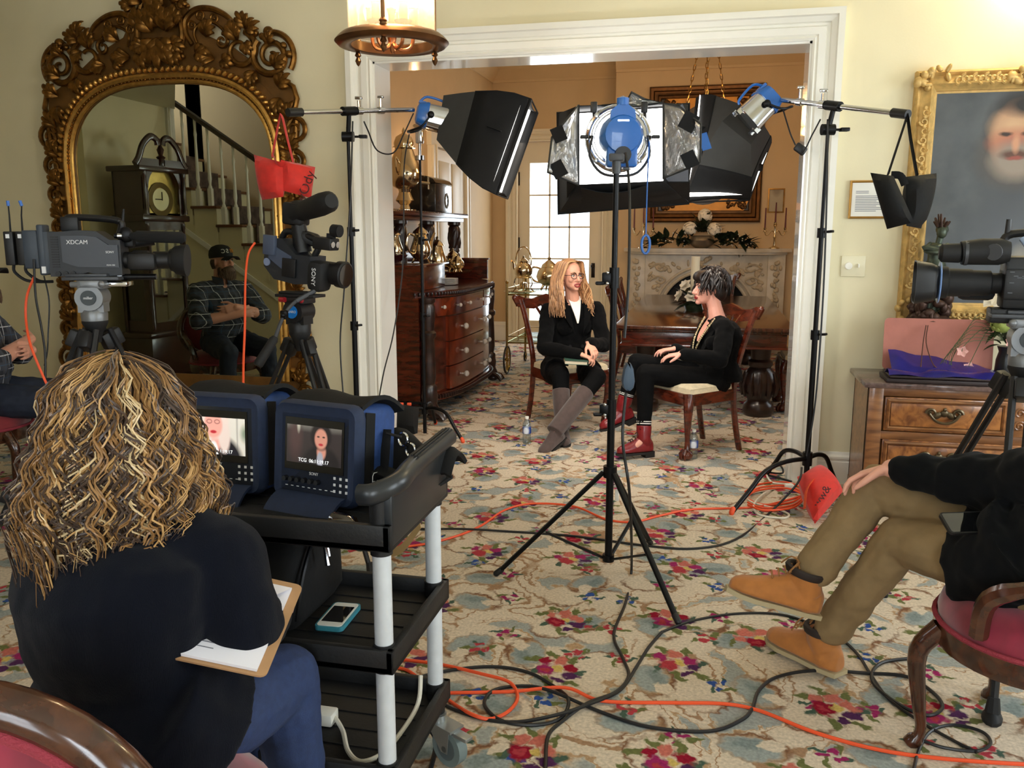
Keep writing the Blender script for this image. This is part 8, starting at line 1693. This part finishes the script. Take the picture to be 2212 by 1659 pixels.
q = MB(); q.sheet(lambda u, v: (-.86 + .20 * u, -3.26 + .16 * v, .865 + .11 * math.sin(PI * v) * (1 - u * .6) + .015 * math.sin(u * 9)), 10, 8, th=.012); q.sheet(lambda u, v: (-.87 + .17 * u + .02 * v, -3.36 + .18 * v, .85 + .07 * (1 - u) * math.sin(PI * min(1, v + .3))), 8, 8, th=.01); tag(q.build('padded_strap', bfab), 'black padded shoulder strap heaped behind the right monitor on the cart', 'strap')
bg = thing('camera_bag', 'black soft zip bag on the middle shelf of the cart', 'bag', (-1.2, -3.38, .505))
q = MB(); q.loft([[(-1.30 + x * k, -3.38 + y * k2, .508 + z) for x, y in rrect(.62, .36, .07, 5)] for z, k, k2 in ((0, .94, .94), (.03, 1.0, 1.0), (.12, 1.0, .97), (.19, .95, .85), (.225, .86, .62), (.235, .6, .3))]); q.build('body', bfab, bg, world=True)
q = MB(); q.tube(smooth_path([(-.985, -3.545, .55), (-.985, -3.5, .66), (-1.0, -3.38, .72), (-1.0, -3.26, .66)], 4), .006, 6); zp = q.build('zip', bmet, bg, world=True); q = MB(); q.tube([(-.975, -3.40, .725), (-.962, -3.415, .69), (-.952, -3.425, .655)], [.006, .005, .007], 7); q.tube([(-.985, -3.38, .73), (-.97, -3.39, .70), (-.96, -3.40, .67)], .005, 7); q.build('zip_pull', chrome, zp, world=True)
q = MB(); q.tube(smooth_path([(-1.08, -3.57, .60), (-1.02, -3.60, .57), (-1.0, -3.595, .52), (-1.05, -3.59, .515), (-1.1, -3.59, .56)], 5), [(.012, .004)] * 21, 8); q.build('strap', bfab, bg, world=True)
X = M4.Translation((-.927, -3.425, .508)) @ M4.Rotation(math.radians(93), 4, 'Z'); ph = thing('smartphone', 'white phone in a teal case lying on the middle shelf of the cart', 'phone', X=X)
q = MB(); q.prism(rrect(.148, .077, .012), .012, T=None); q.build('case', mat('teal_case', (62, 140, 156), .4), ph); q = MB(); q.prism(rrect(.138, .067, .009), .002, z0=.0115); q.build('face', white, ph); q = MB(); q.prism(rrect(.092, .058, .002), .0006, z0=.0135); q.build('screen', mat('phone_glass', (10, 11, 13), .03, coat=1), ph)
ps = thing('power_strip', 'white power strip with black plugs on the bottom shelf of the cart', 'power strip', (-1.12, -3.42, .2)); MB().box((-1.10, -3.42, .215), (.30, .05, .035), .006).build('body', white, ps, world=True); q = MB()
for i in range(4): q.box((-1.18 + .055 * i, -3.425, .25), (.03, .03, .045), .006)
q.build('plugs', black, ps, world=True); q = MB(); q.tube(smooth_path([(-.95, -3.42, .215), (-.91, -3.46, .205), (-.86, -3.54, .205), (-.81, -3.575, .205), (-.77, -3.53, .205), (-.755, -3.42, .205), (-.75, -3.31, .22), (-.762, -3.25, .27)], 6), .0065, 8); q.build('cord', whitec, ps, world=True)
for k, pts in enumerate((((-1.12, -3.42, .27), (-1.14, -3.50, .36), (-1.08, -3.55, .42), (-1.02, -3.52, .40)), ((-1.07, -3.42, .27), (-1.03, -3.5, .38), (-.99, -3.56, .33), (-.98, -3.55, .24), (-1.04, -3.53, .2)), ((-1.18, -3.42, .27), (-1.22, -3.5, .40), (-1.15, -3.56, .44), (-1.1, -3.55, .34)))): cable(('black lead rising from the power strip behind the jeans knee', 'black lead looping in front of the power strip', 'black lead bunched at the left of the power strip')[k], pts, .006)
q = MB(); tp_ = smooth_path([WY(732, 1136, -3.14), WY(775, 1165, -3.09), WY(822, 1184, -3.06), WY(866, 1176, -3.07), WY(907, 1122, -3.12)], 4); q.sheet(lambda u, v: tp_[round(u * 16)] + V((0, .012 * v, -.03 * v)), 16, 2, th=.003); tag(q.build('paper_tape', mat('kraft_paper', (196, 160, 104), .7)), 'strip of tan paper tape hanging behind the cart under the top shelf', 'tape')
q = MB(); q.lathe([(0, 0), (.022, 0), (.024, .06), (.010, .08), (.010, .10), (0, .10)], n=14, T=M4.Translation((-.86, -3.565, .835)) @ M4.Rotation(PI / 2, 4, 'Y') @ M4.Rotation(.5, 4, 'X')); tag(q.build('clear_bottle', thin_glass('amber_plastic', (214, 180, 130), .18)), 'amber and clear plastic bottle lying under the right monitor case', 'bottle')
cable('black cable arching on the carpet at the front end of the cart', [G(840, 1680, .01), G(872, 1600, .05), G(905, 1570, .07), G(935, 1585, .05), G(940, 1620, .02), G(925, 1680, .008)], .007)
for k, (a, b_) in enumerate(((596, 588), (663, 656), (700, 699))): cable(('thin black cable hanging behind the cart, leftmost of three', 'thin black cable hanging behind the cart, middle of three', 'thin black cable hanging behind the cart, rightmost of three')[k], [WY(a, 1086, -3.182), WY(a, 1110, -3.172), WY((a + b_) / 2, 1160, -3.16), WY(b_ - 12, 1250, -3.172)], .004)
# ------------------------------------------------------------------ the man at the right, legs crossed
XE = M4.Translation((.975, -2.82, 0)) @ M4.Rotation(math.radians(138), 4, 'Z'); fe = XE.to_3x3() @ V((1, 0, 0)); se = XE.to_3x3() @ V((0, 1, 0))
parlour_chair('red velvet parlour chair under the man in khaki trousers at the right edge', XE, velvetr)
E_ = thing('person', 'seated man in dark jacket, khaki trousers and tan ankle boots, legs crossed', 'person', X=XE)
def LE(x, y, z): return XE @ V((x, y, z))
J = dict(root=E_, fwd=fe, side=se, pel=LE(-.05, 0, .60), neck=LE(-.27, 0, 1.06), head=frame_x(fe * .9 + se * .2, loc=LE(-.27, 0, 1.25)))
J.update(shL=LE(-.22, .20, .985), shR=LE(-.22, -.2, .985), elL=P(2150, 1045, 2.50), elR=LE(.02, -.26, .78), wrL=P(1925, 1012, 2.72), wrR=P(1990, 1080, 2.78), hipL=LE(.0, .10, .575), hipR=LE(0, -.10, .575), knR=P(1893, 1052, 2.85), knL=P(1948, 1165, 2.72), anR=P(1738, 1258, 2.86), anL=P(1778, 1372, 2.98), toeR=P(1600, 1290, 2.84), toeL=P(1690, 1392, 3.08))
J['anL'].z = .118
skE = skin('warm_skin', (222, 160, 136))
body(J, 'body', skE, [(J['wrL'], P(1842, 1030, 2.80) - J['wrL'], V((0, -.2, -1)), -1, (.28, .42, .3), 1.08, .22), (J['wrR'], -se + fe * .2, V((0, 0, -1)), 1, (.3, .5, .5))], fem=False, vox=.0042)
khaki = mat('khaki_twill', (134, 110, 74), .85, var=.10, vscale=18, bump=.12, bscale=500)
q = MB(); legs_set(q, J, (.105, .095, .078, .070, .064), .86); fuse(q.build('trousers', khaki, E_, world=True), .006, 5, .5, .016)
q = MB(); torso(q, J['pel'], J['neck'], se, fe, WM, .028, 0, .02, -.14, .93); sleeve_set(q, J, .085, .075, .052, .86); q.tube([J['elL'].lerp(J['wrL'], -.2), J['elL'].lerp(J['wrL'], .45)], [.10, .072], 12)
for s in 'LR': h0, k0 = J['hip' + s], J['kn' + s]; q.tube([h0 + V((0, 0, .10)), h0.lerp(k0, .25) + V((0, 0, .0)), h0.lerp(k0, .46) - V((0, 0, .03))], [.16, .145, .128], 16)
q.tube([LE(-.08, 0, .75), LE(-.06, .02, .60), LE(-.03, .05, .50)], [(.21, .19), (.24, .21), (.22, .20)], 16); jk2 = mat('black_corduroy', (6, 7, 9), .95, var=.15, vscale=50, sheen=.03, spec=.18)
fuse(q.build('jacket', jk2, E_, world=True), .007, 8, .5, .03)
tan = mat('tan_nubuck', (176, 110, 48), .75, var=.12, vscale=24, sheen=.2); gum = mat('gum_sole', (176, 160, 124), .6)
for s, fd, up in (('R', RX * -.95 + FH * .05 + V((0, 0, .27)), V((0, 0, 1))), ('L', V((-.71, .71, 0)), V((0, 0, 1)))):
    an = J['an' + s]; an = V((an.x, an.y, .118)) if s == 'L' else an; up = V(up).normalized(); top_ = an + up * .035
    q = MB(); sh_ = (J['kn' + s] - an).normalized(); q.tube([an + sh_ * .13, an + sh_ * .05, an + up * .0], [.046, .046, .05], 16); q.build('sock', mat('black_sock', (14, 15, 18), .9), E_, world=True)
    o, Y_ = boot(E_, top_, an, fd, up, tan, gum, 'shoe', L_=.295, shaft=.058, r=.049, vox=.0045)
    q = MB(); q.tube([(top_ + Y_.to_3x3() @ V((.058 * math.cos(a), .058 * math.sin(a), .004))) for a in [2 * PI * i / 20 for i in range(20)]], [(.010, .016)] * 20, 8, closed=True); q.build('padded_collar', mat('dark_collar', (40, 30, 26), .7), o, world=True)
    lc = MB()
    for i in range(5): u = i / 4; c = Y_ @ V((.135 - .075 * u, 0, .050 + .055 * u)); y_ = Y_.to_3x3() @ V((0, .024, -.004)); lc.tube([c - y_, c + V((0, 0, .014)), c + y_], .0032, 5)
    lc.tube(smooth_path([Y_ @ V(p) for p in ((.06, 0, .115), (.075, .035, .125), (.1, .05, .09), (.085, .03, .09), (.06, 0, .115), (.08, -.03, .12), (.10, -.045, .085))], 4), .003, 5); lc.build('laces', mat('tan_laces', (146, 100, 54), .8), o, world=True)
q = MB(); q.ell((-.02, 0, .05), (.105, .086, .09), T=J['head'], n=16, m=10); q.build('hair', MATS['brown_hair'], E_, world=True)
XP = facing(P(2092, 1132, 2.40), RX * .98 + FH * .1, UP * .55 + FH * .8); ph2 = thing('smartphone', 'black phone lying on the thigh of the man in khaki trousers', 'phone', X=XP)
MB().prism(rrect(.15, .075, .012), .009).build('body', black, ph2); MB().prism(rrect(.138, .066, .006), .001, z0=.0088).build('screen', mat('phone_glass', (10, 11, 13), .03, coat=1), ph2)
# ------------------------------------------------------------------ the curly haired woman in front
D_ = thing('person', 'seated woman from behind with long curly blonde hair, dark navy sweater and jeans', 'person', (-1.09, -4.05, 0))
fd_ = V((.30, .95, 0)).normalized(); sdd = V((0, 0, 1)).cross(fd_)
J = dict(root=D_, fwd=fd_, side=sdd, pel=V((-1.05, -4.12, .57)), neck=V((-1.075, -4.06, .985)), head=frame_x(fd_ + V((0, 0, -.05)), loc=(-1.075, -3.995, 1.135)))
J.update(shR=P(478, 1205, 1.60), shL=V((-1.285, -3.95, .905)), elR=P(528, 1352, 1.60), elL=V((-1.24, -3.74, .70)), wrR=P(575, 1330, 1.86), wrL=P(452, 1120, 1.86), hipR=V((-1.0, -4.10, .54)), hipL=V((-1.19, -4.05, .54)), knR=V((-.925, -3.73, .50)), knL=V((-1.14, -3.66, .50)), anR=V((-.90, -3.72, .10)), anL=V((-1.12, -3.62, .10)), toeR=V((-.86, -3.58, .035)), toeL=V((-1.08, -3.48, .035)))
body(J, 'body', skA, [(J['wrR'], P(600, 1285, 1.95) - J['wrR'], V((0, 0, -1)), -1, (.4, .7, .6), .95), (J['wrL'], P(446, 1070, 1.84) - J['wrL'], V((0, -1, .2)), 1, (.5, .7, .5), .95)], vox=.0045)
navy = mat('navy_rib_knit', (9, 12, 22), .95, var=.12, vscale=20, bump=.35, bscale=700, sheen=.05, spec=.12, stretch=(1, 1, .08))
q = MB(); torso(q, J['pel'], J['neck'], sdd, fd_, [(t, a * 1.18 + .012, b * 1.15) for t, a, b in WF[:-1]] + [(1.0, .07, .07)], .02, 0, .03, -.12, .97); sleeve_set(q, J, .083, .074, .055, .95)
q.tube([J['neck'].lerp(J['pel'], .16) - sdd * .05, J['shR'] + sdd * .02], [.10, .092], 14); q.tube([J['pel'] + V((0, 0, .12)), J['pel'] + fd_ * .1 + V((0, 0, .02)) - sdd * .02], [(.23, .17), (.24, .18)], 18); fuse(q.build('sweater', navy, D_, world=True), .006, 16, .5, .012)
q = MB(); legs_set(q, J, (.115, .10, .082, .075, .065), .97); fuse(q.build('jeans', denim, D_, world=True), .006, 4, .5, .014)
for s in 'LR': q = MB(); q.cap(J['an' + s] - V((0, 0, .04)), J['toe' + s] + V((0, 0, .01)), .048, .042); fuse(q.build('shoe', white, D_, world=True), .006, 2)
face_parts(D_, J['head'], ('hazel', (70, 84, 84)), lipred, MATS['fair_brow'])
hd = J['head']; rr = random.Random(31); q = MB(); q.mi = 0; q.ell((-.018, 0, .035), (.112, .098, .105), T=hd, n=24, m=14); q.ell((-.05, 0, -.09), (.085, .105, .12), T=hd, n=20, m=12)
for i in range(250):     # locks of wavy hair; the strands of a lock keep together
    a = .55 + 5.18 * ((i * .618034) % 1) + rr.uniform(-.05, .05); e0 = math.asin(rr.uniform(-.1, 1)) if i < 175 else rr.uniform(.75, 1.54); Lt = .104 * max(e0, 0) + rr.uniform(.23, .34) * (1 if abs(a - PI) < 1.9 else .8); fl = rr.uniform(.5, 1.1); wl = rr.uniform(.05, .085); am = rr.uniform(.006, .014); ph = rr.uniform(0, 6.28); top = math.sin(e0); tone = rr.choices((0, 1, 2, 3), (.42, .34, .18, .06))[0]; puff = rr.uniform(.0, .03); cv_ = rr.choice((-1, 1))
    for k in range(10):
        da, dz, dr, dp, ka = rr.gauss(0, .05), rr.gauss(0, .006), rr.gauss(0, .005), rr.gauss(0, .3), rr.uniform(.8, 1.25); L_ = Lt * rr.uniform(.86, 1.05); n = 30; pts = []
        for j in range(n + 1):
            s_ = L_ * j / n; el = e0 - s_ / .104; d = 0.0
            if e0 <= 0: el, d = min(e0, 0), s_
            elif el < 0: d = s_ - e0 * .104; el = 0.0
            r = (.106 * math.cos(el) + puff * min(1, s_ * 9) + .082 * fl * (d / .25) ** .85 + dr) ; z = .035 + .104 * math.sin(el) + puff * .6 * max(0, math.sin(el)) - d * (1 - .12 * fl) + dz
            w_ = 2 * PI * s_ / wl + ph + dp; k_ = am * ka * min(1, s_ * 11) * (1 + .25 * d / .25); aa = a + da * min(1, s_ * 8) + cv_ * k_ * math.cos(w_) / max(r, .05); r += k_ * .7 * math.sin(w_)
            if d > .17: z += (d - .17) * .35 * math.sin(w_); r -= (d - .17) * .25
            pts.append(hd @ V((-.02 + r * math.cos(aa), .93 * r * math.sin(aa), z)))
        q.mi = tone if rr.random() < .72 else rr.choices((0, 1, 2, 3), ((.34, .34, .22, .10) if top < .75 else (.5, .3, .15, .05)))[0]; r0 = rr.uniform(.0009, .0021); q.tube(pts, [r0 * (.7 + .5 * math.sin(PI * min(1, j / n))) * (1 if j < n - 1 else .5) for j in range(n + 1)], 4)
q.build('hair', [mat('hair_dark', (66, 46, 32), .38, var=.2, vscale=50, sheen=.2), mat('hair_gold', (142, 104, 62), .34, var=.15, vscale=50), mat('hair_honey', (186, 146, 94), .32), mat('hair_pale', (214, 188, 144), .32)], D_, world=True)
q = MB(); q.tube([J['wrL'] + V((.032 * math.cos(a), .028 * math.sin(a), .012 * math.cos(a))) for a in [2 * PI * i / 16 for i in range(16)]], .007, 7, closed=True); q.build('bracelet', white, D_, world=True)
parlour_chair('red velvet parlour chair under the curly haired woman at the bottom left', M4.Translation((-.995, -4.20, 0)) @ M4.Rotation(math.radians(96), 4, 'Z'), velvetr, arms=False)
a0, a1, a2 = P(652, 1264, 1.74), P(570, 1462, 1.50), P(490, 1462, 1.48); up_ = (a0 - a1); u_ = up_.normalized(); r_ = (a1 - a2); r_ = (r_ - u_ * r_.dot(u_)).normalized(); XCB = M4((r_, u_, r_.cross(u_))).transposed().to_4x4(); XCB.translation = (a0 + a1) / 2; XCB = XCB @ M4.Translation((-.112, 0, 0)); cbd = thing('clipboard', 'brown clipboard with white typed sheets on the lap of the curly haired woman', 'clipboard', X=XCB)
hh = up_.length; MB().prism(rrect(.23, hh, .014), .004, z0=-.004).build('board', mat('hardboard', (172, 132, 92), .6, var=.08), cbd); MB().box((-.006, -.008, .004), (.206, hh - .03, .006)).add([(.03, hh / 2 - .03, .012), (.097, hh / 2 - .026, .008), (.07, hh / 2 - .09, .03)], [(0, 1, 2)]).build('sheets', mat('paper_sheets', (232, 230, 238), .6), cbd)
q = MB()
for i in range(14): q.box((-.02 - .02 * (i % 3), hh / 2 - .05 - (hh - .07) * i / 14, .0072), (.13 - .03 * (i % 3), .0022, .0004))
q.build('typed_lines', mat('grey_print', (120, 122, 132), .7), cbd)
